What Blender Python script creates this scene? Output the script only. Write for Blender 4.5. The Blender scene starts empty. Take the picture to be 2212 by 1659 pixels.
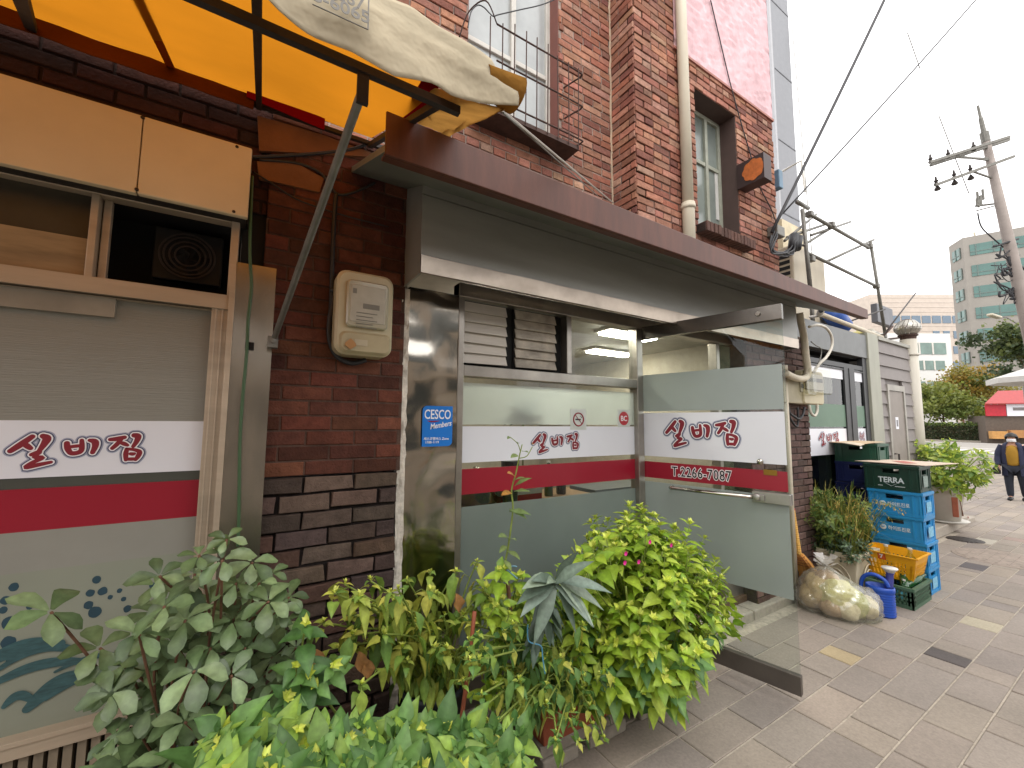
import bpy, bmesh, math, random
from mathutils import Vector, Matrix, noise as mnoise
random.seed(7)
R_ = math.radians
sc = bpy.context.scene
COL = sc.collection

# ------------------------------------------------------------------ camera
FPX, CX, CY = 905.0, 1106.0, 829.5            # focal length in pixels of a 2212 x 1659 picture
CAM = Vector((0, 0, 1.68))
_y, _p, _r = R_(32.0), R_(5.2), R_(0.4)
FW = Vector((math.sin(_y)*math.cos(_p), math.cos(_y)*math.cos(_p), math.sin(_p)))
_rt = Vector((math.cos(_y), -math.sin(_y), 0)); _up = _rt.cross(FW)
RT = _rt*math.cos(_r) + _up*math.sin(_r); UP = _up*math.cos(_r) - _rt*math.sin(_r)
cd = bpy.data.cameras.new('camera'); cam = bpy.data.objects.new('camera', cd); COL.objects.link(cam)
cd.sensor_width = 36; cd.lens = 36*FPX/2212; cd.clip_start = 0.02; cd.clip_end = 2000
cam.matrix_world = Matrix(((RT.x, UP.x, -FW.x, CAM.x), (RT.y, UP.y, -FW.y, CAM.y), (RT.z, UP.z, -FW.z, CAM.z), (0, 0, 0, 1)))
sc.camera = cam

# ------------------------------------------------------------------ sky, sun, exposure
SUN_EL, SUN_ROT = 58, 200
w = bpy.data.worlds.new('World'); sc.world = w; w.use_nodes = True
nt = w.node_tree; bg = nt.nodes['Background']
sky = nt.nodes.new('ShaderNodeTexSky'); sky.sky_type = 'NISHITA'; sky.sun_disc = False
sky.sun_elevation = R_(SUN_EL); sky.sun_rotation = R_(SUN_ROT); sky.dust_density = 4; sky.ozone_density = 1
mx = nt.nodes.new('ShaderNodeMixRGB'); mx.inputs[0].default_value = 0.95
mx.inputs[2].default_value = (14.2, 14.0, 13.9, 1)          # cloud deck: even, near white
nt.links.new(sky.outputs[0], mx.inputs[1]); nt.links.new(mx.outputs[0], bg.inputs[0])
bg.inputs[1].default_value = 0.12
sl = bpy.data.lights.new('sun', 'SUN'); sl.energy = 0.7; sl.angle = R_(25); sl.color = (1, .95, .88)
so = bpy.data.objects.new('sun', sl); COL.objects.link(so)
so.rotation_euler = (R_(90-SUN_EL), 0, R_(180-SUN_ROT)); so.location = (0, -6, 12)
sc.view_settings.view_transform = 'Standard'; sc.view_settings.look = 'None'
sc.view_settings.exposure = 0.55; sc.view_settings.gamma = 1
sc.render.engine = 'CYCLES'
sc.cycles.max_bounces = 8; sc.cycles.transparent_max_bounces = 16; sc.cycles.caustics_reflective = False; sc.cycles.caustics_refractive = False

# ------------------------------------------------------------------ picture rays -> places
def ray(px, py): return RT*((px-CX)/FPX) - UP*((py-CY)/FPX) + FW
def at(px, py, Y):
    d = ray(px, py); return CAM + d*((Y-CAM.y)/d.y)
def atx(px, py, X):
    d = ray(px, py); return CAM + d*((X-CAM.x)/d.x)
def atz(px, py, Z):
    d = ray(px, py); return CAM + d*((Z-CAM.z)/d.z)
def dep(px, py, D): return CAM + ray(px, py)*D

# ------------------------------------------------------------------ materials
def hx(s):
    s = s.lstrip('#'); v = [int(s[i:i+2], 16)/255 for i in (0, 2, 4)]
    return tuple(c/12.92 if c <= .04045 else ((c+.055)/1.055)**2.4 for c in v)
def M(name, col, rough=.6, metal=0., var=.2, scale=6, bump=0., bscale=60, attr=False, spec=.5, alpha=None, coat=0, stretch=(1, 1, 1), var2=0., scale2=1.5):
    m = bpy.data.materials.new(name); m.use_nodes = True; n = m.node_tree.nodes; l = m.node_tree.links
    b = n['Principled BSDF']
    if isinstance(col, str): col = hx(col)
    b.inputs['Roughness'].default_value = rough; b.inputs['Metallic'].default_value = metal
    b.inputs['Specular IOR Level'].default_value = spec
    if coat: b.inputs['Coat Weight'].default_value = coat
    tc = n.new('ShaderNodeTexCoord'); mp = n.new('ShaderNodeMapping'); mp.inputs['Scale'].default_value = stretch
    l.new(tc.outputs['Object'], mp.inputs[0])
    if attr:
        a = n.new('ShaderNodeAttribute'); a.attribute_name = 'Col'; src = a.outputs['Color']
    else:
        a = n.new('ShaderNodeRGB'); a.outputs[0].default_value = (*col, 1); src = a.outputs[0]
    for (vv, ss) in ((var, scale), (var2, scale2)):
        if not vv: continue
        nz = n.new('ShaderNodeTexNoise'); nz.inputs['Scale'].default_value = ss; nz.inputs['Detail'].default_value = 6
        nz.inputs['Roughness'].default_value = .6
        l.new(mp.outputs[0], nz.inputs['Vector'])
        mr = n.new('ShaderNodeMapRange'); mr.inputs['From Min'].default_value = .3; mr.inputs['From Max'].default_value = .7
        mr.inputs['To Min'].default_value = 1-vv; mr.inputs['To Max'].default_value = 1+vv*.6
        l.new(nz.outputs['Fac'], mr.inputs['Value'])
        mul = n.new('ShaderNodeMixRGB'); mul.blend_type = 'MULTIPLY'; mul.inputs[0].default_value = 1
        l.new(src, mul.inputs[1]); l.new(mr.outputs[0], mul.inputs[2]); src = mul.outputs[0]
    l.new(src, b.inputs['Base Color'])
    if bump:
        nb = n.new('ShaderNodeTexNoise'); nb.inputs['Scale'].default_value = bscale; nb.inputs['Detail'].default_value = 5
        l.new(mp.outputs[0], nb.inputs['Vector'])
        bp = n.new('ShaderNodeBump'); bp.inputs['Strength'].default_value = bump; bp.inputs['Distance'].default_value = .01
        l.new(nb.outputs['Fac'], bp.inputs['Height']); l.new(bp.outputs[0], b.inputs['Normal'])
    m['src'] = 0
    return m
def glass(name, tint=(.9, .94, .92), ior=1.5, rough=.0):
    m = bpy.data.materials.new(name); m.use_nodes = True; n = m.node_tree.nodes; l = m.node_tree.links
    n.remove(n['Principled BSDF']); o = n['Material Output']
    t = n.new('ShaderNodeBsdfTransparent'); t.inputs[0].default_value = (*tint, 1)
    g = n.new('ShaderNodeBsdfGlossy'); g.inputs['Roughness'].default_value = rough
    f = n.new('ShaderNodeFresnel'); f.inputs[0].default_value = ior
    nz = n.new('ShaderNodeTexNoise'); nz.inputs['Scale'].default_value = 2.5
    tc = n.new('ShaderNodeTexCoord'); l.new(tc.outputs['Object'], nz.inputs['Vector'])
    bp = n.new('ShaderNodeBump'); bp.inputs['Strength'].default_value = .02; bp.inputs['Distance'].default_value = .05
    l.new(nz.outputs['Fac'], bp.inputs['Height']); l.new(bp.outputs[0], g.inputs['Normal'])
    ge = n.new('ShaderNodeNewGeometry'); inv = n.new('ShaderNodeMath'); inv.operation = 'SUBTRACT'; inv.inputs[0].default_value = 1; l.new(ge.outputs['Backfacing'], inv.inputs[1])
    ff = n.new('ShaderNodeMath'); ff.operation = 'MULTIPLY'; l.new(f.outputs[0], ff.inputs[0]); l.new(inv.outputs[0], ff.inputs[1])   # the far face of a pane adds no second mirror
    x = n.new('ShaderNodeMixShader'); l.new(ff.outputs[0], x.inputs[0]); l.new(t.outputs[0], x.inputs[1]); l.new(g.outputs[0], x.inputs[2])
    l.new(x.outputs[0], o.inputs[0]); return m
def film(name, col, thru=.35, trans=.25, rough=.3, gloss=.06):
    """frosted or printed film on glass: part diffuse, part translucent, a little see-through"""
    m = bpy.data.materials.new(name); m.use_nodes = True; n = m.node_tree.nodes; l = m.node_tree.links
    n.remove(n['Principled BSDF']); o = n['Material Output']
    col = hx(col) if isinstance(col, str) else col
    tc = n.new('ShaderNodeTexCoord'); nz = n.new('ShaderNodeTexNoise'); nz.inputs['Scale'].default_value = 3; nz.inputs['Detail'].default_value = 5
    l.new(tc.outputs['Object'], nz.inputs['Vector'])
    mr = n.new('ShaderNodeMapRange'); mr.inputs['To Min'].default_value = .85; mr.inputs['To Max'].default_value = 1.12
    l.new(nz.outputs['Fac'], mr.inputs['Value'])
    mul = n.new('ShaderNodeMixRGB'); mul.blend_type = 'MULTIPLY'; mul.inputs[0].default_value = 1; mul.inputs[1].default_value = (*col, 1)
    l.new(mr.outputs[0], mul.inputs[2])
    d = n.new('ShaderNodeBsdfDiffuse'); l.new(mul.outputs[0], d.inputs[0])
    t = n.new('ShaderNodeBsdfTranslucent'); l.new(mul.outputs[0], t.inputs[0])
    c = n.new('ShaderNodeBsdfTransparent'); c.inputs[0].default_value = (.9, .95, .93, 1)
    a = n.new('ShaderNodeMixShader'); a.inputs[0].default_value = trans; l.new(d.outputs[0], a.inputs[1]); l.new(t.outputs[0], a.inputs[2])
    b = n.new('ShaderNodeMixShader'); b.inputs[0].default_value = thru; l.new(a.outputs[0], b.inputs[1]); l.new(c.outputs[0], b.inputs[2])
    g = n.new('ShaderNodeBsdfGlossy'); g.inputs['Roughness'].default_value = rough
    e = n.new('ShaderNodeMixShader'); e.inputs[0].default_value = gloss; l.new(b.outputs[0], e.inputs[1]); l.new(g.outputs[0], e.inputs[2])
    l.new(e.outputs[0], o.inputs[0]); return m
def cloth(name, col, trans=.5, var=.15, scale=3, bump=.15, col2=None):
    m = bpy.data.materials.new(name); m.use_nodes = True; n = m.node_tree.nodes; l = m.node_tree.links
    n.remove(n['Principled BSDF']); o = n['Material Output']
    col = hx(col) if isinstance(col, str) else col
    tc = n.new('ShaderNodeTexCoord'); nz = n.new('ShaderNodeTexNoise'); nz.inputs['Scale'].default_value = scale; nz.inputs['Detail'].default_value = 8
    l.new(tc.outputs['Object'], nz.inputs['Vector'])
    mr = n.new('ShaderNodeMapRange'); mr.inputs['From Min'].default_value = .3; mr.inputs['From Max'].default_value = .7
    mr.inputs['To Min'].default_value = 1-var; mr.inputs['To Max'].default_value = 1+var*.5
    l.new(nz.outputs['Fac'], mr.inputs['Value'])
    mul = n.new('ShaderNodeMixRGB'); mul.blend_type = 'MULTIPLY'; mul.inputs[0].default_value = 1; mul.inputs[1].default_value = (*col, 1)
    l.new(mr.outputs[0], mul.inputs[2])
    nb = n.new('ShaderNodeTexNoise'); nb.inputs['Scale'].default_value = scale*4; l.new(tc.outputs['Object'], nb.inputs['Vector'])
    bp = n.new('ShaderNodeBump'); bp.inputs['Strength'].default_value = bump; bp.inputs['Distance'].default_value = .02; l.new(nb.outputs['Fac'], bp.inputs['Height'])
    d = n.new('ShaderNodeBsdfDiffuse'); l.new(mul.outputs[0], d.inputs[0]); l.new(bp.outputs[0], d.inputs['Normal'])
    t = n.new('ShaderNodeBsdfTranslucent'); l.new(mul.outputs[0], t.inputs[0]); l.new(bp.outputs[0], t.inputs['Normal'])
    if col2: t.inputs[0].default_value = (*hx(col2), 1); l.remove(t.inputs[0].links[0])
    a = n.new('ShaderNodeMixShader'); a.inputs[0].default_value = trans; l.new(d.outputs[0], a.inputs[1]); l.new(t.outputs[0], a.inputs[2])
    l.new(a.outputs[0], o.inputs[0]); return m
def leafmat(name, trans=.35, rough=.45, spec=.4):
    m = bpy.data.materials.new(name); m.use_nodes = True; n = m.node_tree.nodes; l = m.node_tree.links
    b = n['Principled BSDF']; o = n['Material Output']
    a = n.new('ShaderNodeAttribute'); a.attribute_name = 'Col'
    tc = n.new('ShaderNodeTexCoord'); nz = n.new('ShaderNodeTexNoise'); nz.inputs['Scale'].default_value = 45; nz.inputs['Detail'].default_value = 4
    l.new(tc.outputs['Object'], nz.inputs['Vector'])
    mr = n.new('ShaderNodeMapRange'); mr.inputs['From Min'].default_value = .3; mr.inputs['From Max'].default_value = .7; mr.inputs['To Min'].default_value = .75; mr.inputs['To Max'].default_value = 1.15
    l.new(nz.outputs['Fac'], mr.inputs['Value'])
    mul = n.new('ShaderNodeMixRGB'); mul.blend_type = 'MULTIPLY'; mul.inputs[0].default_value = 1
    l.new(a.outputs['Color'], mul.inputs[1]); l.new(mr.outputs[0], mul.inputs[2])
    l.new(mul.outputs[0], b.inputs['Base Color']); b.inputs['Roughness'].default_value = rough; b.inputs['Specular IOR Level'].default_value = spec
    bp = n.new('ShaderNodeBump'); bp.inputs['Strength'].default_value = .35; bp.inputs['Distance'].default_value = .004
    l.new(nz.outputs['Fac'], bp.inputs['Height']); l.new(bp.outputs[0], b.inputs['Normal'])
    t = n.new('ShaderNodeBsdfTranslucent'); l.new(mul.outputs[0], t.inputs[0])
    x = n.new('ShaderNodeMixShader'); x.inputs[0].default_value = trans; l.new(b.outputs[0], x.inputs[1]); l.new(t.outputs[0], x.inputs[2])
    l.new(x.outputs[0], o.inputs[0]); return m
def emit(name, col, s):
    m = bpy.data.materials.new(name); m.use_nodes = True; b = m.node_tree.nodes['Principled BSDF']
    b.inputs['Base Color'].default_value = (*hx(col), 1); b.inputs['Emission Color'].default_value = (*hx(col), 1); b.inputs['Emission Strength'].default_value = s
    return m

m_brick = M('brick', 'ffffff', .85, var=.3, scale=22, bump=.5, bscale=90, attr=True, spec=.25, var2=.25, scale2=2.2)
m_paver = M('paver', 'ffffff', .8, var=.16, scale=70, bump=.25, bscale=220, attr=True, spec=.3, var2=.16, scale2=1.6)
m_vcol = M('painted', 'ffffff', .6, var=.12, scale=10, attr=True)
m_pink = M('pink_plaster', 'd9b3b8', .75, var=.16, scale=9, bump=1.0, bscale=13, stretch=(1, 1, .55), var2=.12)
m_steel = M('stainless_steel', 'bdb8ae', .13, 1., var=.12, scale=4, bump=.25, bscale=3, stretch=(1, 1, .6))
m_steel2 = M('dull_steel', 'a39d95', .34, .85, var=.25, scale=5, bump=.06, bscale=8)
m_alu = M('aluminium_frame', 'b8a894', .45, .35, var=.15, scale=4, stretch=(.4, 1, 4))
m_dkalu = M('dark_frame', '3a3b3d', .5, .2, var=.15)
m_fascia = M('brown_sheet', '5a3325', .5, .1, var=.25, scale=5, bump=.05, stretch=(4, 1, .6), var2=.2)
m_soffit = M('grey_sheet', '7d807a', .5, .1, var=.2, scale=4)
m_box = M('grey_panel', '95958f', .38, .25, var=.15, scale=3, stretch=(.4, 1, 2))
m_black = M('black_void', '0b0a0a', .8, var=.1)
m_iron = M('dark_iron', '37302d', .6, .3, var=.3, scale=18, bump=.1)
m_rust = M('rusty_iron', '4a342d', .75, .2, var=.4, scale=14, bump=.2)
m_pipe = M('old_white_pipe', 'c2b8a4', .55, var=.16, scale=4, stretch=(1, 1, .35))
m_galv = M('galvanised_pipe', '77756f', .5, .5, var=.25, scale=14)
m_sign = M('cream_board', 'd3c3a4', .6, var=.1, scale=2.2, var2=.1, scale2=.9)
m_orange = cloth('orange_cloth', 'c47c1c', .58, var=.16, scale=2.2, col2=None)
m_cream = cloth('cream_cloth', 'c9bda4', .25, var=.22, scale=5, bump=.5)
m_tan = cloth('tan_cloth', 'a87a3c', .45, var=.3, scale=6, bump=.4)
m_red = cloth('red_cloth', '8c1420', .3)
m_white = M('white_film', 'dadbe2', .35, var=.03, scale=2)
m_redfilm = M('red_film', '8f1228', .32, var=.05, scale=2)
m_ink = M('dark_red_ink', '7c1122', .5, var=.08)
m_inkw = M('white_outline', 'e9e7ea', .5, var=.02)
m_inkn = M('navy_outline', '3b4260', .5, var=.1)
m_glow = M('pale_navy_halo', '9b9fb2', .5, var=.1)
m_inkb = M('black_ink', '151316', .5, var=.05)
m_frost = film('frosted_film', 'c2cbc4', .15, .6)
m_frostt = film('bright_frosted_film', 'e8ece9', .42, .75)  # film whitened to carry the backlight from the room
m_frostw = film('lower_frosted_film', '8f9a95', .3, .3)  # same film greyed to stand for the dark cabinet behind it
m_frostd = film('frosted_door_film', 'aab2af', .2, .35, gloss=.08)
m_frostl = film('frosted_side_film', '6a6a60', .12, .25)
m_frostg = film('green_frost', '7f9a88', .1, .3)
m_glass = glass('clear_glass')
m_glassd = glass('dim_glass', (.55, .6, .58))
m_winglass = M('sky_pale_window', 'a9adad', .16, .0, var=.2, scale=2.2, spec=.7)  # pale base colour paints the sky reflected in the upper panes
m_wood = M('old_wood', '5b4636', .7, var=.35, scale=6, bump=.2, stretch=(1, 6, 6))
m_cream_p = M('cream_plastic', 'b9ae8f', .45, var=.1, scale=5)
m_clearp = glass('clear_plastic', (.9, .9, .86), 1.35, .12)
m_plast = M('white_plaster', 'd6cec2', .9, var=.35, scale=16, bump=.8, bscale=40)
m_conc = M('concrete', '8f877c', .9, var=.2, scale=14, bump=.3, bscale=90, var2=.2)
m_kerb = M('kerb_stone', '9a9185', .85, var=.2, scale=30, bump=.2, bscale=140)
m_terra = M('terracotta', '9c5236', .8, var=.25, scale=10, bump=.15)
m_bpot = M('dark_pot', '2b2f35', .55, var=.2)
m_soil = M('soil', '4b382c', .95, var=.5, scale=70, bump=1, bscale=110)
m_leaf = leafmat('leaf'); m_leafd = leafmat('dull_leaf', .2, .38, .45)
m_stem = M('green_stem', '7f8f3f', .6, var=.25, scale=20); m_bark = M('bark', '6b4a36', .8, var=.35, scale=30, bump=.3)
m_cable = M('cable', '26262a', .55, var=.1); m_gcable = M('green_cable', '3c5a38', .5, var=.1); m_wcable = M('white_cable', 'cfc9bb', .5, var=.1)
m_lamp = emit('lit_diffuser', 'fff6e6', 30)
print('materials done')

# ------------------------------------------------------------------ mesh builder
WLOC = {}
class MB:
    def __init__(s): s.v = []; s.f = []; s.c = []; s.mi = []
    def add(s, vs, fs, col=(1, 1, 1), mi=0):
        o = len(s.v); s.v += [tuple(p) for p in vs]; s.f += [tuple(i+o for i in f) for f in fs]
        s.c += [col]*len(vs) if not isinstance(col, list) else col; s.mi += [mi]*len(fs); return s
    def box(s, x0, x1, y0, y1, z0, z1, col=(1, 1, 1), mi=0):
        return s.add([(x0, y0, z0), (x1, y0, z0), (x1, y1, z0), (x0, y1, z0), (x0, y0, z1), (x1, y0, z1), (x1, y1, z1), (x0, y1, z1)],
                     [(0, 3, 2, 1), (4, 5, 6, 7), (0, 1, 5, 4), (1, 2, 6, 5), (2, 3, 7, 6), (3, 0, 4, 7)], col, mi)
    def hexa(s, p, col=(1, 1, 1), mi=0):          # 8 corners, bottom ring then top ring
        return s.add(p, [(0, 3, 2, 1), (4, 5, 6, 7), (0, 1, 5, 4), (1, 2, 6, 5), (2, 3, 7, 6), (3, 0, 4, 7)], col, mi)
    def obox(s, c, u, v, n, hu, hv, hn, col=(1, 1, 1), mi=0):
        c, u, v, n = map(Vector, (c, u, v, n))
        P = [c+u*(a*hu)+v*(b*hv)+n*(d*hn) for d in (-1, 1) for (a, b) in ((-1, -1), (1, -1), (1, 1), (-1, 1))]
        return s.hexa(P, col, mi)
    def bar(s, a, b, wd, ht=None, col=(1, 1, 1), mi=0):  # square bar between two points
        a, b = Vector(a), Vector(b); d = (b-a); L = d.length; d.normalize()
        q = Vector((0, 0, 1)) if abs(d.z) < .95 else Vector((0, 1, 0)); u = d.cross(q).normalized(); v = u.cross(d)
        return s.obox((a+b)/2, d, u, v, L/2, wd/2, (ht or wd)/2, col, mi)
    def tube(s, pts, r, n=8, col=(1, 1, 1), cap=True, mi=0):
        pts = [Vector(p) for p in pts]; rr = r if isinstance(r, (list, tuple)) else [r]*len(pts)
        o = len(s.v); prev = None
        for i, p in enumerate(pts):
            d = (pts[min(i+1, len(pts)-1)] - pts[max(i-1, 0)])
            if d.length < 1e-9: d = Vector((0, 0, 1))
            d.normalize()
            if prev is None:
                q = Vector((0, 0, 1)) if abs(d.z) < .9 else Vector((1, 0, 0)); u = d.cross(q).normalized()
            else:
                u = prev - d*prev.dot(d)
                if u.length < 1e-6: u = d.orthogonal()
                u.normalize()
            prev = u; v = d.cross(u)
            for k in range(n):
                t = 2*math.pi*k/n; s.v.append(tuple(p+(u*math.cos(t)+v*math.sin(t))*rr[i])); s.c.append(col)
        for i in range(len(pts)-1):
            for k in range(n):
                a = o+i*n+k; b = o+i*n+(k+1) % n; s.f.append((a, b, b+n, a+n)); s.mi.append(mi)
        if cap:
            s.f.append(tuple(o+k for k in reversed(range(n)))); s.mi.append(mi)
            e = o+(len(pts)-1)*n; s.f.append(tuple(e+k for k in range(n))); s.mi.append(mi)
        return s
    def lathe(s, prof, c=(0, 0, 0), n=24, col=(1, 1, 1), mi=0, axis='z', sx=1, sy=1):
        o = len(s.v)
        for (r, z) in prof:
            for k in range(n):
                t = 2*math.pi*k/n; a, b = r*math.cos(t)*sx, r*math.sin(t)*sy
                p = (a, b, z) if axis == 'z' else (z, a, b) if axis == 'x' else (a, z, b)
                s.v.append((c[0]+p[0], c[1]+p[1], c[2]+p[2])); s.c.append(col)
        for i in range(len(prof)-1):
            for k in range(n):
                a = o+i*n+k; b = o+i*n+(k+1) % n; s.f.append((a, b, b+n, a+n)); s.mi.append(mi)
        return s
    def grid(s, fn, nu, nv, col=(1, 1, 1), mi=0):
        vs = [fn(i/nu, j/nv) for j in range(nv+1) for i in range(nu+1)]
        fs = [(j*(nu+1)+i, j*(nu+1)+i+1, (j+1)*(nu+1)+i+1, (j+1)*(nu+1)+i) for j in range(nv) for i in range(nu)]
        return s.add(vs, fs, col, mi)
    def build(s, name, mat, parent=None, smooth=False, bevel=0., local=False, solid=0.):
        me = bpy.data.meshes.new(name)
        vs = [Vector(p) for p in s.v]
        if not local:
            if parent is not None: org = WLOC[parent.name]
            else:
                xs = [p.x for p in vs]; ys = [p.y for p in vs]; zs = [p.z for p in vs]
                org = Vector(((min(xs)+max(xs))/2, (min(ys)+max(ys))/2, min(zs)))
            vs = [p-org for p in vs]
        else: org = WLOC[parent.name] if parent is not None else Vector((0, 0, 0))
        me.from_pydata(vs, [], s.f); me.update()
        ca = me.color_attributes.new('Col', 'FLOAT_COLOR', 'POINT')
        flat = []
        for c in s.c: flat += [c[0], c[1], c[2], 1.0]
        ca.data.foreach_set('color', flat)
        for m in (mat if isinstance(mat, (list, tuple)) else [mat]): me.materials.append(m)
        if isinstance(mat, (list, tuple)): me.polygons.foreach_set('material_index', s.mi)
        if smooth: me.polygons.foreach_set('use_smooth', [True]*len(me.polygons))
        o = bpy.data.objects.new(name, me); COL.objects.link(o)
        if parent is not None:
            o.parent = parent
            WLOC[o.name] = org
        else: o.location = org; WLOC[o.name] = org
        if not local or True:
            bm = bmesh.new(); bm.from_mesh(me); bmesh.ops.recalc_face_normals(bm, faces=bm.faces); bm.to_mesh(me); bm.free()
        if solid:
            md = o.modifiers.new('thick', 'SOLIDIFY'); md.thickness = solid; md.offset = 0
        if bevel:
            md = o.modifiers.new('edge', 'BEVEL'); md.width = bevel; md.segments = 2; md.limit_method = 'ANGLE'; md.angle_limit = R_(40)
        return o
def tag(o, label=None, cat=None, group=None, kind=None):
    if label: o['label'] = label
    if cat: o['category'] = cat
    if group: o['group'] = group
    if kind: o['kind'] = kind
    return o
def thing(name, label, cat, loc, group=None, rotz=0):
    o = bpy.data.objects.new(name, None); COL.objects.link(o); o.location = loc; o.rotation_euler = (0, 0, rotz); o.empty_display_size = .1
    WLOC[o.name] = Vector(loc); return tag(o, label, cat, group)
def copy_tree(o, parent=None):
    c = o.copy(); COL.objects.link(c)
    if parent is not None: c.parent = parent
    for ch in list(o.children): copy_tree(ch, c)
    return c
def jit(c, a=.1):
    k = 1+random.uniform(-a, a); return tuple(min(1, max(0, x*k*(1+random.uniform(-a, a)*.15))) for x in c)
def smooth_pts(P, n=6):
    P = [tuple(p) for p in P]; out = []
    for i in range(len(P)-1):
        p0, p1, p2, p3 = P[max(i-1, 0)], P[i], P[i+1], P[min(i+2, len(P)-1)]
        for k in range(n):
            t = k/n
            out.append(tuple(.5*((2*b)+(-a+c)*t+(2*a-5*b+4*c-d)*t*t+(-a+3*b-3*c+d)*t**3) for a, b, c, d in zip(p0, p1, p2, p3)))
    out.append(P[-1]); return out

# ---- writing
def text_geo(s, size, offset=0., spacing=1.):
    cu = bpy.data.curves.new('lettering', 'FONT'); cu.body = s; cu.size = size; cu.offset = offset; cu.space_character = spacing
    cu.resolution_u = 3; cu.fill_mode = 'BOTH'; cu.extrude = .0006
    o = bpy.data.objects.new('lettering', cu); COL.objects.link(o)
    dg = bpy.context.evaluated_depsgraph_get(); me = bpy.data.meshes.new_from_object(o.evaluated_get(dg))
    vs = [tuple(v.co) for v in me.vertices]; fs = [tuple(p.vertices) for p in me.polygons]
    bpy.data.objects.remove(o); bpy.data.curves.remove(cu); bpy.data.meshes.remove(me)
    return vs, fs
def put_text(mb, s, o, u, v, n, size, offset=0., center=True, lift=.001, shear=0., sx=1., mi=0, spacing=1.):
    """letters of height ~size with baseline origin o, along u, upward v, facing n"""
    vs, fs = text_geo(s, size, offset, spacing); o, u, v, n = map(Vector, (o, u, v, n))
    if not vs: return
    xs = [p[0] for p in vs]; cx = (min(xs)+max(xs))/2 if center else 0
    mb.add([o+u*((p[0]-cx)*sx+p[1]*shear)+v*p[1]+n*(lift+p[2]) for p in vs], fs, mi=mi)
def ribbon(mb, pts, n, lift, grow=0.):
    """brush stroke: pts = (Vector place, width); widening ends round; each piece sits a hair above the last"""
    n = Vector(n); P = smooth_pts([(*p, wd) for p, wd in pts], 5)
    vs = []; fs = []
    L = [Vector(p[:3]) for p in P]; W = [p[3]/2+grow for p in P]
    def rowpts(i, k):
        a, b = L[max(i-1, 0)], L[min(i+1, len(L)-1)]; d = (b-a).normalized(); s_ = n.cross(d)
        c = L[i]+n*(lift+i*2.5e-5); return c+s_*W[i], c-s_*W[i]
    for i in range(len(L)):
        vs += rowpts(i, 0)
        if i: fs.append((2*i-2, 2*i-1, 2*i+1, 2*i))
    mb.add(vs, fs)
    for i, sg in ((0, -1), (len(L)-1, 1)):
        a, b = (L[0], L[1]) if i == 0 else (L[-2], L[-1]); d = (b-a).normalized()*sg; s_ = n.cross(d)
        c = L[i]+n*(lift+i*2.5e-5+1e-5); m = 8
        mb.add([c]+[c+(s_*math.cos(math.pi*k/m)+d*math.sin(math.pi*k/m))*W[i] for k in range(m+1)], [(0, k+1, k+2) for k in range(m)])
# brush strokes of the shop's name, in units of its own height (x right, z up), with widths
_S = [  # syllable 1
 [(215, 1168, 30), (180, 1195, 36), (140, 1225, 38), (97, 1255, 30)], [(165, 1205, 26), (190, 1225, 34), (212, 1240, 26)],
 [(280, 1165, 34), (305, 1180, 48), (292, 1215, 38), (268, 1255, 24)],
 [(222, 1280, 22), (272, 1262, 26), (240, 1295, 22), (292, 1300, 24), (232, 1330, 24), (196, 1358, 24), (265, 1345, 26), (345, 1330, 18)],
 # syllable 2
 [(432, 1212, 30), (440, 1245, 34), (462, 1275, 30), (500, 1276, 30), (528, 1262, 30), (530, 1225, 28), (526, 1195, 22)], [(450, 1236, 18), (490, 1232, 22), (520, 1230, 18)],
 [(578, 1195, 22), (612, 1205, 42), (618, 1235, 36), (604, 1275, 26)],
 # syllable 3
 [(715, 1192, 24), (760, 1188, 32), (812, 1178, 26)], [(792, 1188, 24), (766, 1222, 28), (735, 1250, 24)], [(785, 1212, 20), (815, 1222, 28), (838, 1232, 18)],
 [(880, 1165, 34), (908, 1172, 42), (902, 1205, 32), (880, 1240, 22)],
 [(836, 1258, 22), (832, 1290, 30), (836, 1330, 22)], [(840, 1258, 18), (885, 1262, 20), (928, 1278, 30), (922, 1306, 30), (905, 1330, 22)], [(838, 1326, 20), (875, 1326, 24), (908, 1326, 18)], [(866, 1290, 20), (880, 1292, 24), (892, 1290, 18)],
]
def brush_name(o, u, v, n, sx, sz, parent, local=False):
    """the three brushed syllables: halo, white outline, dark red face; o = middle; sx, sz = metres per unit"""
    o, u, v, n = map(Vector, (o, u, v, n))
    lay = ((m_glow, .0006, .026), (m_inkn, .0016, .0185), (m_inkw, .0026, .0115), (m_ink, .0038, .0035))
    k = sz/.00046
    for mt, lift, grow in lay:
        mb = MB()
        for st in _S:
            ribbon(mb, [(o+u*((p[0]-510)*sx)+v*(-(p[1]-1262)*sz), p[2]*min(sx, sz)) for p in st], n, lift, grow*k*.42)
        mb.build('lettering', mt, parent, local=local)
X3, Z3, NF = Vector((1, 0, 0)), Vector((0, 0, 1)), Vector((0, -1, 0))
print('helpers done')

# ================================================================== GROUND
g = MB()
g.box(-60, 320, -60, 300, -.5, -.03, (.25, .24, .22)); tag(g.build('ground', M('bedding', '7b746a', .95, bump=.3, bscale=30)), kind='structure')
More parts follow.
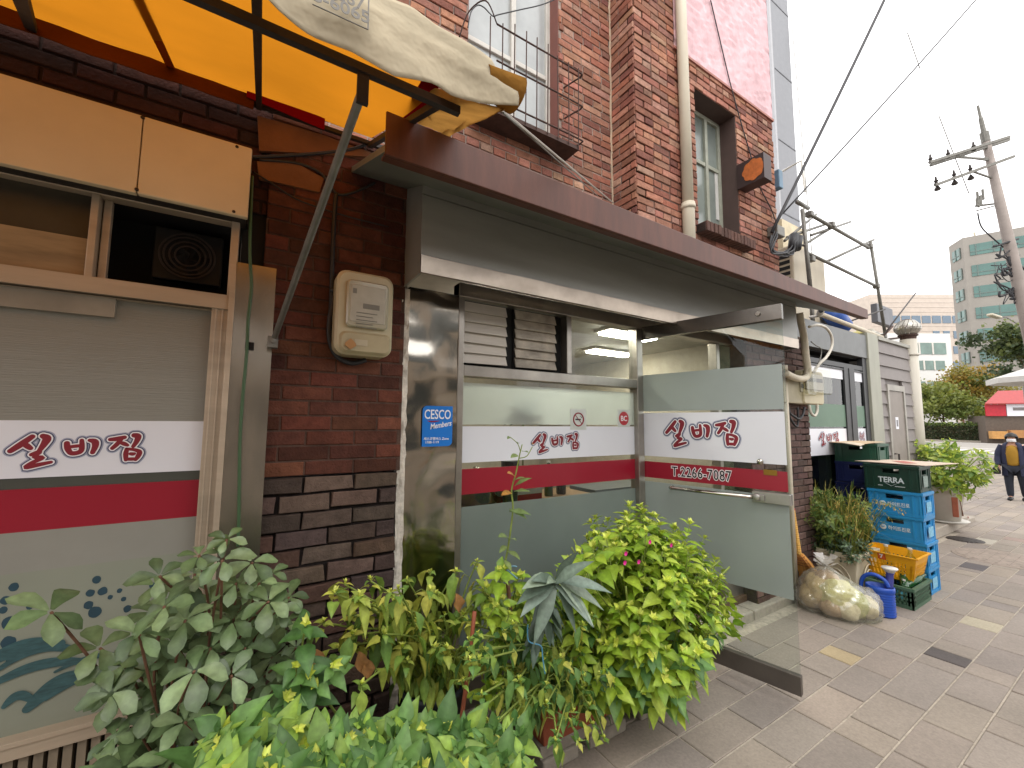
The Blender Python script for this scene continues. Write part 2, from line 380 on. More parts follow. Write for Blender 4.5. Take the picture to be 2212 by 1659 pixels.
# street paving: rows of mixed slabs, each its own slightly raised stone
pv = MB(); rnd = random.Random(3)
PAL = ['8b8177', '887e75', '8e8479', '867d75', '8c8278', '91867a', '847b74', '8d837a']
ROWS = [1.78, 1.57, 1.36, 1.155, .93, .715, .50, .28, .07, -.14, -.35, -.56, -.77, -.98, -1.2, -1.41, -1.62, -1.83, -2.04, -2.25, -2.46, -2.67, -2.88]
def slab(x0, x1, y0, y1, col, dz=0., jt=.005):
    a = jt; z = dz+rnd.uniform(-.0012, .0012); e = .004
    t = [rnd.uniform(-.0012, .0012) for _ in range(4)]
    P = [(x0+a, y0+a, -.02), (x1-a, y0+a, -.02), (x1-a, y1-a, -.02), (x0+a, y1-a, -.02),
         (x0+a, y0+a, z-.004+t[0]), (x1-a, y0+a, z-.004+t[1]), (x1-a, y1-a, z-.004+t[2]), (x0+a, y1-a, z-.004+t[3]),
         (x0+a+e, y0+a+e, z+t[0]), (x1-a-e, y0+a+e, z+t[1]), (x1-a-e, y1-a-e, z+t[2]), (x0+a+e, y1-a-e, z+t[3])]
    pv.add(P, [(8, 9, 10, 11), (0, 1, 5, 4), (1, 2, 6, 5), (2, 3, 7, 6), (3, 0, 4, 7), (4, 5, 9, 8), (5, 6, 10, 9), (6, 7, 11, 10), (7, 4, 8, 11)], col)
SPEC = [(3.67, 3.86, 1.36, 'a39375'), (4.32, 4.51, .93, '57514f'), (5.25, 5.5, .93, 'a39a86'), (7.3, 7.6, 1.36, '5c5758'), (9.0, 9.4, 1.57, 'aaa396'), (9.6, 9.85, 1.36, '8f7d74'), (8.6, 8.8, .93, '5e5959')]
ROWS = [1.99]+ROWS
for i in range(len(ROWS)-1):
    y1, y0 = ROWS[i], ROWS[i+1]; x = -1.2+rnd.uniform(-.3, 0); far = 34 if i < 20 else 34
    sp = sorted([s for s in SPEC if abs(s[2]-y0) < .02])
    while x < far:
        L = rnd.choice((.22, .44, .44, .44, .66, .44)); col = jit(hx(rnd.choice(PAL)), .05)
        nxt = [s for s in sp if s[0] >= x-.01]
        if nxt and x+L > nxt[0][0]-.1:
            s = nxt[0]
            if s[0]-x > .05: slab(x, s[0], y0, y1, col)
            slab(s[0], s[1], y0, y1, hx(s[3])); x = s[1]; continue
        slab(x, x+L, y0, y1, col); x += L
for i in range(1, 40):                                            # beyond the low building the paving spreads to the left
    y0 = 1.99+.21*(i-1); x = 9.4+rnd.uniform(0, .3)
    if i > 28: break
    while x < 34: L = rnd.choice((.44, .66)); slab(x, x+L, y0, y0+.21, jit(hx(rnd.choice(PAL)), .05)); x += L
tag(pv.build('pavement', m_paver), kind='structure')
jm = MB(); jm.box(-1.3, 34.5, -3.2, 7.9, -.028, -.0075); tag(jm.build('pavement_joint_sand', M('joint_sand', 'a59b8d', .95, var=.3, scale=30)), kind='structure')
# road far along the street
rd = MB(); rd.box(34.6, 66, -50, 120, -.028, .0); tag(rd.build('road', M('asphalt', '8d8882', .9, var=.12, scale=8)), kind='structure')
rm = MB()
for k in range(7):
    y = 6.2+k*1.1; rm.box(38, 42.5, y-.3, y+.25, .0, .006)
rm.box(45, 45.4, 2, 60, 0, .006); rm.box(58, 58.4, -20, 90, 0, .006)
tag(rm.build('road_marking', M('road_paint', 'd9d6d0', .8)), kind='structure')
fp = MB(); fp.box(66, 76, -50, 120, -.02, .14); tag(fp.build('far_pavement', m_conc), kind='structure')
# kerb step in front of the shops
kb = MB()
for k in range(14):
    x = .9+k*.72
    kb.box(x+.004, x+.716, 2.085, 2.24, -.02, .075+random.uniform(-.003, .003))
kb.box(.9, 11.0, 2.24, 2.6, -.02, .06)
kb.box(6.6, 10.4, 2.06, 2.5, .0, .15)
tag(kb.build('kerb_step', m_kerb, bevel=.012), kind='structure')
def manhole(name, c, r, label, mat):
    mb = MB(); mb.lathe([(0, .004), (r*.9, .004), (r*.92, .0), (r, .0), (r*1.02, -.02)], (c[0], c[1], .003), 28)
    for k in range(-3, 4):
        hw = math.sqrt(max(0, 1-(k/4)**2))*r*.8
        mb.box(c[0]-hw, c[0]+hw, c[1]+k*r*.22-.012, c[1]+k*r*.22+.012, .007, .011)
    tag(mb.build(name, mat, smooth=False), label, 'manhole cover')
manhole('manhole_cover', (9.05, 1.84), .2, 'small dark iron manhole cover in the paving near the white flower pot', m_iron)
manhole('manhole_cover', (8.2, 1.35), .45, 'large round brownish manhole cover set in the paving at right', M('stone_cover', '8d8075', .85, var=.3, scale=20, bump=.3))

# ================================================================== OPPOSITE SIDE OF THE ALLEY (seen only in reflections; put in to darken the shopfront)
OB = thing('facing_building', 'plain rendered building across the alley, out of view, added to darken the shopfront and mirrored in its glass and steel', 'building', (-2, -5, 0))
q = MB(); q.box(-16, 6.5, -8.5, -5.6, 0, 4.6); q.build('wall', M('facing_wall', 'a99c8e', .85, var=.2, scale=2), OB)
q = MB()
for k in range(7):
    for z in (.9, 3.1): q.box(-14+k*3.4, -12.2+k*3.4, -5.62, -5.585, z, z+1.2)
q.build('window', M('facing_glass', '3d4648', .15, spec=.7), OB)
q = MB()
for k in range(7): q.box(-14.3+k*3.4, -11.9+k*3.4, -5.7, -5.2, 2.4, 2.6)
q.build('sign_panel', M('facing_sign', 'a59a88', .6), OB)

# ================================================================== BRICK BUILDING
B = thing('brick_building', 'old red brick building with pink painted upper wall and a glass fronted restaurant below', 'building', (2.5, 2.5, 0))
def bricks(mb, o, u, v, n, u0, u1, v0, v1, holes=(), bw=.205, bh=.055, jt=.011, pal=('8f4a3a', '7c3f34', '9a5544', '86473b'), mort='8a7a70', proud=.009, rough=.004, seed=1, back=True, header=False):
    rg = random.Random(seed); o, u, v, n = map(Vector, (o, u, v, n)); row = 0; z = v0; pal = [hx(p) for p in pal]
    while z < v1-.01:
        h = min(bh, v1-z); iv = [(u0, u1)]
        for (a, b, c, d) in holes:
            if z+h > c+.012 and z < d-.012:
                nv = []
                for (p, q) in iv:
                    if b <= p or a >= q: nv.append((p, q)); continue
                    if a-p > .02: nv.append((p, a))
                    if q-b > .02: nv.append((b, q))
                iv = nv
        off = (row % 2)*(bw+jt)/2 + rg.uniform(-.01, .01); wd = bw
        if header and row % 4 == 3: wd = bw/2-.005
        x = u0-off
        while x < u1:
            a, b = x, x+wd
            for (p, q) in iv:
                s, e = max(a, p), min(b, q)
                if e-s > .018:
                    k = rg.random(); c = jitr(pal[rg.randrange(len(pal))], rg)
                    dp = proud+rg.uniform(-rough, rough); r_ = rough*.45
                    J = lambda: rg.uniform(-r_, r_)
                    pts = [o+u*(s+J())+v*(z+J())-n*.02, o+u*(e+J())+v*(z+J())-n*.02, o+u*(e+J())+v*(z+h+J())-n*.02, o+u*(s+J())+v*(z+h+J())-n*.02]
                    c4 = .0035
                    mid = [(s+J(), z+J()), (e+J(), z+J()), (e+J(), z+h+J()), (s+J(), z+h+J())]
                    ring = [o+u*a_+v*b_+n*(dp-c4) for a_, b_ in mid]
                    cu, cv = (s+e)/2, z+h/2
                    top = [o+u*(a_+(c4 if a_ < cu else -c4))+v*(b_+(c4 if b_ < cv else -c4))+n*(dp+J()*.5) for a_, b_ in mid]
                    mb.add(pts+ring+top, [(8, 9, 10, 11), (4, 5, 9, 8), (5, 6, 10, 9), (6, 7, 11, 10), (7, 4, 8, 11), (0, 1, 5, 4), (1, 2, 6, 5), (2, 3, 7, 6), (3, 0, 4, 7)], c)
            x += wd+jt
        z += bh+jt; row += 1
    if back:                                                        # mortar bed, cut round the holes
        xs = sorted({u0, u1, *[max(u0, min(u1, t)) for a in holes for t in a[:2]]}); zs = sorted({v0, v1, *[max(v0, min(v1, t)) for a in holes for t in a[2:]]})
        for i in range(len(xs)-1):
            for j in range(len(zs)-1):
                cx, cz = (xs[i]+xs[i+1])/2, (zs[j]+zs[j+1])/2
                if any(a < cx < b and c < cz < d for (a, b, c, d) in holes) or xs[i+1]-xs[i] < 1e-4 or zs[j+1]-zs[j] < 1e-4: continue
                P = [o+u*p+v*q+n*d for d in (-.16, 0) for (p, q) in ((xs[i], zs[j]), (xs[i+1], zs[j]), (xs[i+1], zs[j+1]), (xs[i], zs[j+1]))]
                mb.hexa(P, hx(mort))
def jitr(c, rg):
    k = 1+rg.uniform(-.16, .16); return tuple(min(1, x*k*(1+rg.uniform(-.06, .06))) for x in c)
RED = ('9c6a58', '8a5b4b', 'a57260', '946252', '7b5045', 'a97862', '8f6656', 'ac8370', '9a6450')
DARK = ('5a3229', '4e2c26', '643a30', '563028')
SOOT = ('5a4b44', '4c3f39', '645349', '473b36', '5c463d')
# ground floor pier between the two shopfronts
mb = MB()
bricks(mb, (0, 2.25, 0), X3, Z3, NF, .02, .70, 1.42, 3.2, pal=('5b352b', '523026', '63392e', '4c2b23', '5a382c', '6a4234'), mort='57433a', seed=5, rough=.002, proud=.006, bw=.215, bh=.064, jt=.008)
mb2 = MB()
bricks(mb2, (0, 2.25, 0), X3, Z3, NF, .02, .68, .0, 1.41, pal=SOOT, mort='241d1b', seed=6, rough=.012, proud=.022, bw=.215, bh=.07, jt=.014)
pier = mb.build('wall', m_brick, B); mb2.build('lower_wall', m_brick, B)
mb = MB(); bricks(mb, (0, 2.27, 0), X3, Z3, NF, -2.6, .02, 2.66, 3.2, pal=('41261f', '3a2722', '472a23'), mort='352824', seed=8, rough=.002); mb.build('wall', m_brick, B)  # brick colours darkened to carry the shade under the awning
# wall right of the entrance
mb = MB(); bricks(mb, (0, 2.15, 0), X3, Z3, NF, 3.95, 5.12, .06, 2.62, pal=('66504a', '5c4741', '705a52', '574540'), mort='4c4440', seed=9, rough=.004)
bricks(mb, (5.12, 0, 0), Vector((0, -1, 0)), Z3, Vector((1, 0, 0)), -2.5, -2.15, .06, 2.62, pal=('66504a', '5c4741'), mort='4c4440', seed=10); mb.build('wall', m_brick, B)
# upper storey: recessed bay with the tall window, side return, and the bay with the pipe
UL = 2.52                                                           # plane of the recessed bay
p0 = at(1010, 262, UL); p1 = at(1210, 60, UL); WX0, WX1 = at(1010, 100, UL).x, at(1207, 200, UL).x
WZ0 = at(737.33+1440/3, 1055/3, UL).z+.02; XI = 2.60
mb = MB(); bricks(mb, (0, UL, 0), X3, Z3, NF, -1.2, XI, 3.15, 6.6, holes=((WX0, WX1, WZ0, 7),), pal=RED, mort='9a8a80', seed=11, header=True); mb.build('upper_wall', m_brick, B)
mb = MB(); bricks(mb, (XI, 0, 0), Vector((0, -1, 0)), Z3, Vector((-1, 0, 0)), -UL, -2.25, 3.0, 6.6, pal=RED, mort='8d7d74', seed=12); mb.build('return_wall', m_brick, B)
P1, P2 = at(1453, 110, 2.25), at(1655, 250, 2.25); XC = 4.87
V1, V2 = at(1495, 185, 2.25), at(1615, 525, 2.25); VX0 = at(1503, 350, 2.25).x; VX1 = at(1590, 300, 2.25).x
VZ0, VZ1 = at(1517, 490, 2.25).z, at(1495, 185, 2.25).z
PZ = (P1.z+P2.z)/2
mb = MB(); bricks(mb, (0, 2.25, 0), X3, Z3, NF, XI, XC, 2.7, PZ, holes=((VX0, VX1, VZ0, VZ1),), pal=RED, mort='6c5a53', seed=13, rough=.005, header=True)
bricks(mb, (0, 2.25, 0), X3, Z3, NF, XI, at(1453, 60, 2.25).x, PZ, 7.4, pal=RED, mort='6c5a53', seed=14); mb.build('upper_wall', m_brick, B)
mb = MB()
for (ya, yb) in ((2.25, 3.5),): bricks(mb, (XC, 0, 0), Vector((0, 1, 0)), Z3, Vector((1, 0, 0)), ya+.02, yb, 2.7, PZ, pal=RED, mort='6c5a53', seed=15)
mb.build('return_wall', m_brick, B)
mb = MB(); pxl = at(1453, 60, 2.25).x                                # pink plastered storey above
mb.grid(lambda a, b: (pxl+(XC-pxl)*a, 2.238-.012*mnoise.noise(Vector((a*22, b*60, 2))), PZ+.004+(9.0-PZ)*b), 50, 90)
mb.box(pxl, XC-.002, 2.262, 2.4, PZ, 9.0)
mb.grid(lambda a, b: (XC+.006-.01*mnoise.noise(Vector((a*22, b*60, 5))), 2.238+1.2*a, PZ+.004+(9.0-PZ)*b), 14, 60); mb.build('pink_wall', m_pink, B)
mb = MB(); mb.box(pxl-.02, XC+.012, 2.225, 2.26, PZ-.012, PZ+.012, hx('a0685c')); mb.build('ledge', m_vcol, B)
# reveal linings and windows upstairs
def upwindow(name, x0, x1, z0, z1, y, frame, mull, sash, depth=.14, lining='7c4a40', tint=None):
    mb = MB(); c = hx(lining)
    mb.box(x0-.03, x0+.006, y+.004, y+depth+.1, z0, z1, c); mb.box(x1-.006, x1+.03, y+.004, y+depth+.1, z0, z1, c)
    mb.box(x0+.006, x1-.006, y+.004, y+depth+.1, z1-.006, z1+.03, c); mb.box(x0+.006, x1-.006, y+.004, y+depth+.1, z0-.03, z0+.006, c)
    o = mb.build('window', m_vcol, B)
    fr = MB(); t = .045; yf = y+depth
    fr.box(x0, x0+t, yf-.03, yf+.03, z0, z1); fr.box(x1-t, x1, yf-.03, yf+.03, z0, z1); fr.box(x0+t, x1-t, yf-.03, yf+.03, z1-t, z1); fr.box(x0+t, x1-t, yf-.03, yf+.03, z0, z0+t)
    for m_ in mull: fr.box(m_-.022, m_+.022, yf-.034, yf+.02, z0+t, z1-t)
    for q in sash: fr.box(x0+t, x1-t, yf-.026, yf+.018, q-.02, q+.02)
    fr.build('frame', frame, o, bevel=.004)
    gl = MB(); gl.box(x0+t, x1-t, yf-.006, yf+.006, z0+t, z1-t); gl.build('pane', m_winglass if tint is None else tint, o)
    return o
m_wframe = M('white_frame', 'c6c2ba', .5, var=.15, scale=8)
m_oframe = M('olive_frame', '9a9c8e', .6, var=.2, scale=10)
upwindow('window', WX0, WX1, WZ0, 6.55, UL, m_wframe, [at(1105, 100, UL+.14).x, at(1198, 200, UL+.14).x-.02], [at(1150, 160, UL+.14).z])
upwindow('window', VX0, VX1, VZ0, VZ1, 2.25, m_oframe, [at(1527, 350, 2.42).x], [at(1555, 372, 2.42).z], depth=.2, lining='4f3d38', tint=M('dull_window', '7d8580', .2, 0, var=.3, scale=1.6, spec=.7))
pn = MB(); q0, q1 = at(1543, 372, 2.44), at(1575, 490, 2.44); pn.box(q0.x, q1.x+.02, 2.436, 2.442, q1.z+.02, q0.z); pn.build('window_sheet', M('white_paper', 'c9c8c4', .8), B)
sb = MB(); nb_ = 15                                                  # brick-on-edge sill
for k in range(nb_):
    x = VX0-.04+(VX1-VX0+.1)*k/nb_; sb.box(x+.004, x+(VX1-VX0+.1)/nb_-.004, 2.13+random.uniform(-.006, .006), 2.30, VZ0-.1, VZ0-.01+random.uniform(-.004, .004), jit(hx('5b423a'), .2))
sb.box(VX0-.04, VX1+.06, 2.15, 2.29, VZ0-.095, VZ0-.015, hx('3c302c')); sb.build('window_sill', m_brick, B, bevel=.004)
cf = MB()                                                            # pale caulked crack in the inside corner
cf.tube([(XI-.012+random.uniform(-.006, .006), UL-.012, 3.2+k*.08) for k in range(45)], .009, 5); cf.build('mortar_seam', M('pale_mortar', 'b9a48c', .9), B)
# core behind everything so that no light leaks through
co = MB(); co.box(-3.2, 2.62, 3.2, 8.5, 2.85, 12); co.box(2.4, 4.86, 3.2, 8.5, 2.85, 12); co.build('inner_wall', M('core', '4a3f3a', .9), B)

# --- main shopfront (stainless)
YF = 2.30
sx0, sx1 = .73, 1.035; gx0, gx1 = 1.04, 2.60
zt = at(1379, 690, YF).z                                             # underside of header
ztr = at(1180, 822, YF).z; zlo = .22
mb = MB(); n_ = 8
def pil(a, b):
    z = .06+(2.44-.06)*b; return (sx0+(sx1-sx0)*a, YF-.03+.004*math.sin(z*9+a*2)+.010*mnoise.noise(Vector((a*1.2, z*4.2, 0)))+.005*mnoise.noise(Vector((a*3, z*11, 5))), z)
mb.grid(pil, 8, 60); mb.box(sx0, sx1, YF-.015, YF+.1, .06, 2.44)
pillar = mb.build('steel_pillar', m_steel, B, smooth=False)
for p in pillar.data.polygons: p.use_smooth = True
mb = MB(); mb.grid(lambda a, b: (.685+.045*a+.008*mnoise.noise(Vector((a*3, b*40, 1))), YF-.045+.012*mnoise.noise(Vector((a*4, b*50, 7))), .06+2.36*b), 3, 90); mb.box(.69, .728, YF-.03, YF+.05, .06, 2.42); mb.build('plaster_strip', m_plast, B)
fr = MB(); fy0, fy1 = YF-.035, YF+.05
fr.box(gx0-.004, gx0+.035, fy0, fy1, .06, zt); fr.box(gx1-.02, gx1+.045, fy0-.003, fy1, .06, 2.44)
fr.box(gx0-.004, gx1+.3, fy0-.006, fy1, zt, 2.435)
fr.box(gx0+.035, gx1-.02, fy0, fy1, ztr-.012, ztr+.055); fr.box(gx0+.035, gx1-.02, fy0, fy1, .06, zlo)
xm = at(1224, 760, YF).x; fr.box(xm-.022, xm+.022, fy0+.003, fy1, ztr+.055, zt)
fr.box(3.66, 3.71, fy0, fy1, .06, zt); fr.box(gx1+.3, 3.95, fy0-.006, fy1, zt, 2.435); fr.box(3.71, 3.95, fy0, fy1, .06, .3)
sf = fr.build('shopfront_frame', m_steel2, B, bevel=.004)
th = MB(); th.box(2.55, 3.95, 2.235, 2.42, .06, .125, hx('6a4c38')); th.build('threshold', m_wood, B, bevel=.006)
gl = MB(); gl.box(gx0+.035, gx1-.02, YF+.008, YF+.018, zlo, ztr-.012); pane = gl.build('shop_window', m_glass, B)
gl = MB(); gl.box(xm+.022, gx1-.02, YF+.008, YF+.018, ztr+.055, zt); gl.build('transom_pane', m_glass, B)
gl = MB(); gl.box(3.71, 3.95, YF+.008, YF+.018, .3, zt); gl.build('side_pane', m_glassd, B)
def fz(px, py): return at(px, py, YF).z
zf = [fz(1100, 832), fz(1100, 917), fz(1180, 921), fz(1180, 991), fz(1180, 1003), fz(1180, 1052), fz(1180, 1076)]
a0, a1 = gx0+.036, gx1-.021
def strip(mat, z0, z1, y=YF+.004, x0=a0, x1=a1, par=pane, nm='film'): MB().box(x0, x1, y, y+.003, z0, z1).build(nm, mat, par)
strip(m_frostt, zf[1], zf[0]); strip(m_white, zf[3], zf[2]); strip(m_redfilm, zf[5], zf[4]); strip(m_frostw, zlo+.002, zf[6])
c0 = at(1201, 957, YF+.004); brush_name(c0, X3, Z3, NF, (at(1250, 957, YF).x-at(1153, 957, YF).x)/840, (fz(1200, 937)-fz(1200, 976))/200, pane)

# --- glass door, swung open into the street
HX, HY = 2.655, 2.285; EX, EY = 2.852, 1.315
dd = Vector((EX-HX, EY-HY, 0)); DW = dd.length; du = dd.normalized(); dn = Vector((-du.y, du.x, 0))  # dn points away from the street end viewer
def door(px, py):
    d = ray(px, py); nn = dn; t = (Vector((HX, HY, 0))-CAM).dot(nn)/d.dot(nn); P = CAM+d*t
    return (P-Vector((HX, HY, 0))).dot(du), P.z
dz0 = .085; dz1 = door(1667, 660)[1]
D_ = MB(); D_.box(.012, DW, -.006, .006, dz0+.1, dz1-.095); dr = D_.build('glass_door', m_glass, B, local=True)
dr.location = Vector((HX, HY, 0))-WLOC[B.name]; dr.rotation_euler = (0, 0, math.atan2(du.y, du.x))
dt = MB(); dt.box(.0, DW+.004, -.021, .021, dz1-.1, dz1); dt.build('rail', M('dark_rail', '77726c', .25, .9, var=.2, bump=.15, bscale=4), dr, local=True, bevel=.003)
dt = MB(); dt.box(.0, DW+.004, -.021, .021, dz0, dz0+.11); dt.build('rail', M('worn_rail', '5f5852', .5, .5, var=.2), dr, local=True, bevel=.003)
bo = MB(); bo.lathe([(.0, -.034), (.014, -.034), (.017, -.028), (.017, -.02)], (DW-.13, 0, dz1-.045), 14, axis='y'); bo.build('bolt', m_steel, dr, local=True)
def dzp(py, px=1690): return door(px, py)[1]
def dfilm(mat, za, zb): MB().box(.014, DW-.012, -.0105, -.0075, za, zb).build('film', mat, dr, local=True)
zz = [dzp(787, 1681), dzp(884, 1686), dzp(889, 1690), dzp(1004, 1692), dzp(990+0, 1692), dzp(1062, 1694), dzp(1075, 1696), dzp(1296, 1716)]
zr1 = zz[3]-.012
dfilm(m_frostd, zz[1], zz[0]); dfilm(m_white, zz[3], zz[2]); dfilm(m_redfilm, zz[5], zr1-.03); dfilm(m_frostd, zz[7], zz[5]-.03)
xa, za = door(1440, 940); xb, zb = door(1593, 940)
zc = (dzp(905, 1520)+dzp(965, 1520))/2
brush_name((( xa+xb)/2, -.0108, (door(1515, 938)[1])), X3, Z3, NF, (xb-xa)/850, (door(1515, 908)[1]-door(1515, 967)[1])/205, dr, local=True)
xa, za = door(1452, 1030); xb, zb = door(1583, 1030); zt0 = door(1516, 1033)[1]; hh = door(1516, 1007)[1]-zt0
for mt, off, lf in ((m_inkw, .006, .0012), (m_inkb, .0008, .0024)):
    q = MB(); put_text(q, 'T.2266-7087', ((xa+xb)/2, -.0108, zt0), X3, Z3, NF, hh*1.15, off, lift=lf, sx=(xb-xa)/(hh*1.15*5.75), spacing=1.1); q.build('lettering', mt, dr, local=True)
q = MB(); put_text(q, 'T.2267-8952', ((xb+.08), .0108, door(1600, 996)[1]), Vector((1, 0, 0)), Z3, NF, hh*1.1, .001, lift=-.0205, sx=.8); 
q.build('lettering', m_glow, dr, local=True)  # pale letters paint the ghost of a reflected number
q = MB(); xh, zh = door(1672, 1021); q.box(xh-.055, xh+.02, -.0135, -.0108, zh-.017, zh+.017); q.build('plate', M('brass', '8a6a2c', .35, .8), dr, local=True)
# lock set and handle bar
q = MB(); xh, zh = door(1660, 1075)
q.box(xh-.085, DW+.003, -.034, -.0115, zh-.032, zh+.036); q.box(xh-.085, DW+.003, .0115, .034, zh-.032, zh+.036)
q.box(xh-.075, xh-.01, -.046, -.034, zh-.02, zh+.02); q.lathe([(0, -.058), (.02, -.056), (.024, -.046)], (xh-.055, 0, zh), 14, axis='y'); q.build('lock', M('lock_steel', 'a8a5a0', .35, .8), dr, local=True, bevel=.004, smooth=False)
q = MB(); xs_, zs_ = door(1455, 1052)
q.tube([(xs_, -.011, zs_), (xs_, -.05, zs_), (xs_+.02, -.062, zs_), (xh-.09, -.062, zh), (xh-.075, -.03, zh)], .013, 10); q.build('handle', m_steel, dr, local=True, smooth=True)
q = MB(); xk, zk = door(1645, 997); q.lathe([(0, -.042), (.016, -.04), (.02, -.03), (.012, -.02), (.012, -.011)], (xk, 0, zk), 14, axis='y'); q.build('knob', m_steel, dr, local=True, smooth=True)

# --- interior seen through the glass
ro = MB(); rx0, rx1, ry0, ry1, rz0, rz1 = .74, 4.6, YF+.12, 6.4, .1, 2.62
ro.box(rx0, rx1, ry0-.02, ry1, rz0-.04, rz0, hx('77787a')); ro.box(rx0, rx1, ry0-.05, ry1, rz1, rz1+.05, hx('c4c2ba')); ro.box(rx0-.05, rx0, ry0-.08, ry1, rz0, rz1, hx('a89f92'))
ro.box(rx1, rx1+.05, ry0-.08, ry1, rz0, rz1, hx('b1a898')); ro.box(rx0, rx1, ry1, ry1+.05, rz0, rz1, hx('b8ae9e')); ro.build('interior', m_vcol, B)
lp_ = at(1318, 775, 3.9)
for (lx, ly, lab) in ((1.75, 2.85, 'added ceiling lamp that backlights the lettered shop window'), (lp_.x, 3.9, 'lit ceiling lamp seen through the small upper pane beside the ventilators'), (2.6, 5.0, 'added ceiling lamp farthest back, brightening the restaurant'), (3.3, 3.0, 'added ceiling lamp just inside the open glass door')):  # only the upper pane lamp is real; others are added to brighten the room
    lt = thing('ceiling_lamp', lab, 'lamp', (lx, ly, rz1-.06), 'lamps inside the restaurant')
    MB().box(lx-.37, lx+.37, ly-.12, ly+.12, rz1-.03, rz1-.002).build('housing', m_wframe, lt)
    MB().box(lx-.34, lx+.34, ly-.09, ly+.09, rz1-.055, rz1-.031).build('diffuser', m_lamp, lt, bevel=.006)
m_table = M('table_top', '8a6c4c', .4, var=.2)
for k, (tx, ty) in enumerate(((1.7, 3.5), (3.5, 4.0), (2.4, 5.0))):
    t = thing('dining_table', ('wooden dining table just behind the shop window', 'wooden dining table seen through the open doorway', 'wooden dining table deep in the restaurant')[k], 'table', (tx, ty, rz0))
    MB().box(tx-.55, tx+.55, ty-.35, ty+.35, rz0+.7, rz0+.74).build('top', m_table, t, bevel=.006)
    for sx in (-1, 1):
        for sy in (-1, 1): MB().box(tx+sx*.48-.02, tx+sx*.48+.02, ty+sy*.28-.02, ty+sy*.28+.02, rz0, rz0+.7).build('leg', m_dkalu, t)
ct = thing('counter', 'dark sideboard standing behind the shop window', 'counter', (1.75, 2.75, rz0))
zsh = fz(1180, 1082)-.05
MB().box(1.1, 2.4, 2.55, 2.95, zsh-.04, zsh).build('top', m_table, ct); MB().box(1.12, 2.38, 2.57, 2.93, rz0, zsh-.04).build('cabinet', M('dark_cabinet', '4c4a48', .5), ct)
bx = thing('carton', 'red and white carton on the sideboard behind the window', 'box', (at(1122, 1075, 2.62).x, 2.66, zsh))
b0 = at(1078, 1075, 2.6).x; b1 = at(1168, 1075, 2.6).x
MB().box(b0, b1, 2.58, 2.75, zsh+.05, zsh+.15).build('body', M('white_card', 'cfcac4', .7), bx); MB().box(b0+.002, b1-.002, 2.582, 2.748, zsh, zsh+.05).build('band', M('red_card', 'a31f2b', .6), bx)
def bottle(loc, h, r, mat, label, group=None, lean=None, cap=True, cat='bottle'):
    t = thing('bottle', label, cat, loc, group)
    mb = MB(); mb.lathe([(0, 0), (r*.9, 0), (r, .01), (r, h*.55), (r*.8, h*.66), (r*.38, h*.8), (r*.36, h*.96), (r*.0, h*.96)], loc, 16); mb.build('body', mat, t, smooth=True)
    if cap: mb = MB(); mb.lathe([(r*.42, h*.94), (r*.42, h), (0, h)], loc, 12); mb.build('cap', m_wframe, t)
    if lean: t.rotation_euler = lean
    return t
m_gb = M('green_bottle', '1d4a25', .15, 0, var=.1, spec=.7); m_cl = glass('bottle_plastic', (.85, .92, .92), 1.4, .08)
bottle((at(1185, 1060, 2.68).x, 2.68, zsh), .27, .035, m_gb, 'green glass bottle beside the carton behind the window')
bottle((at(1212, 1060, 2.7).x, 2.7, zsh), .22, .04, M('dark_jar', '20241f', .2), 'dark jar beside the green bottle behind the window')
kt = thing('metal_pot', 'shiny metal cooking pot at the left end of the sideboard behind the window', 'pot', (at(1030, 1075, 2.7).x, 2.72, zsh))
MB().lathe([(0, 0), (.14, 0), (.16, .02), (.16, .16), (.17, .165), (.15, .2), (.02, .23), (.02, .25), (0, .25)], WLOC[kt.name], 24).build('body', m_steel, kt, smooth=True)
# stool and cabinet seen through the foot of the door
st = thing('steel_counter', 'grey steel cabinet with white sheet seen through the door glass', 'cabinet', (3.3, 3.2, rz0))
MB().box(3.0, 3.9, 3.2, 3.6, rz0, rz0+.9).build('body', M('grey_cab', '6a6e70', .4, .3), st); MB().box(3.02, 3.88, 3.19, 3.2, rz0+.3, rz0+.8).build('door', M('pale_cab', '8e928f', .5), st)

# ================================================================== LEFT SHOPFRONT
YL = 2.19
def L(px, py): return at(px, py, YL)
gxr = L(440, 900).x; jx0, jx1 = L(441, 900).x, L(477, 900).x       # glass edge, jamb
XL = -2.4
zs1, zs0 = L(0, 1603).z, L(0, 1640).z                               # sill top, bottom
zg = L(440, 668).z; zr1_ = L(470, 655).z
zA = L(240, 640).z; zB = L(240, 608).z; zC = L(240, 585).z
gm = MB(); gm.box(XL, gxr, YL+.03, YL+.042, zs1-.01, zg+.02); lp = gm.build('shop_window', M('dark_pane', '4a4c46', .2, 0, var=.05, spec=.5), B)
def lstrip(mat, z0, z1, y=YL+.026): MB().box(XL, gxr-.001, y, y+.003, z0, z1).build('film', mat, lp)
lz = [L(220, 909).z, (L(0, 1036).z+L(427, 1018).z)/2, (L(0, 1060).z+L(425, 1039).z)/2, (L(0, 1156).z+L(421, 1118.5).z)/2, (L(0, 1243).z+L(400, 1200).z)/2]
m_screen = M('ribbed_frost', '85837a', .3, 0, var=.05, scale=3, bump=.25, bscale=30, stretch=(.3, 1, 14), spec=.4)
lstrip(m_screen, lz[0], zg+.015); lstrip(m_white, lz[1], lz[0]); lstrip(m_redfilm, lz[3], lz[2]); lstrip(M('grey_frost', '8b8a82', .35, var=.05), lz[4], lz[3]); lstrip(M('sage_frost', '888c7e', .32, var=.06, scale=2), zs1, lz[4])
brush_name(at(170, 973.5, YL+.026), X3, Z3, NF, (L(319, 970).x-L(23, 970).x)/880, (L(170, 936).z-L(170, 1013).z)/228, lp)
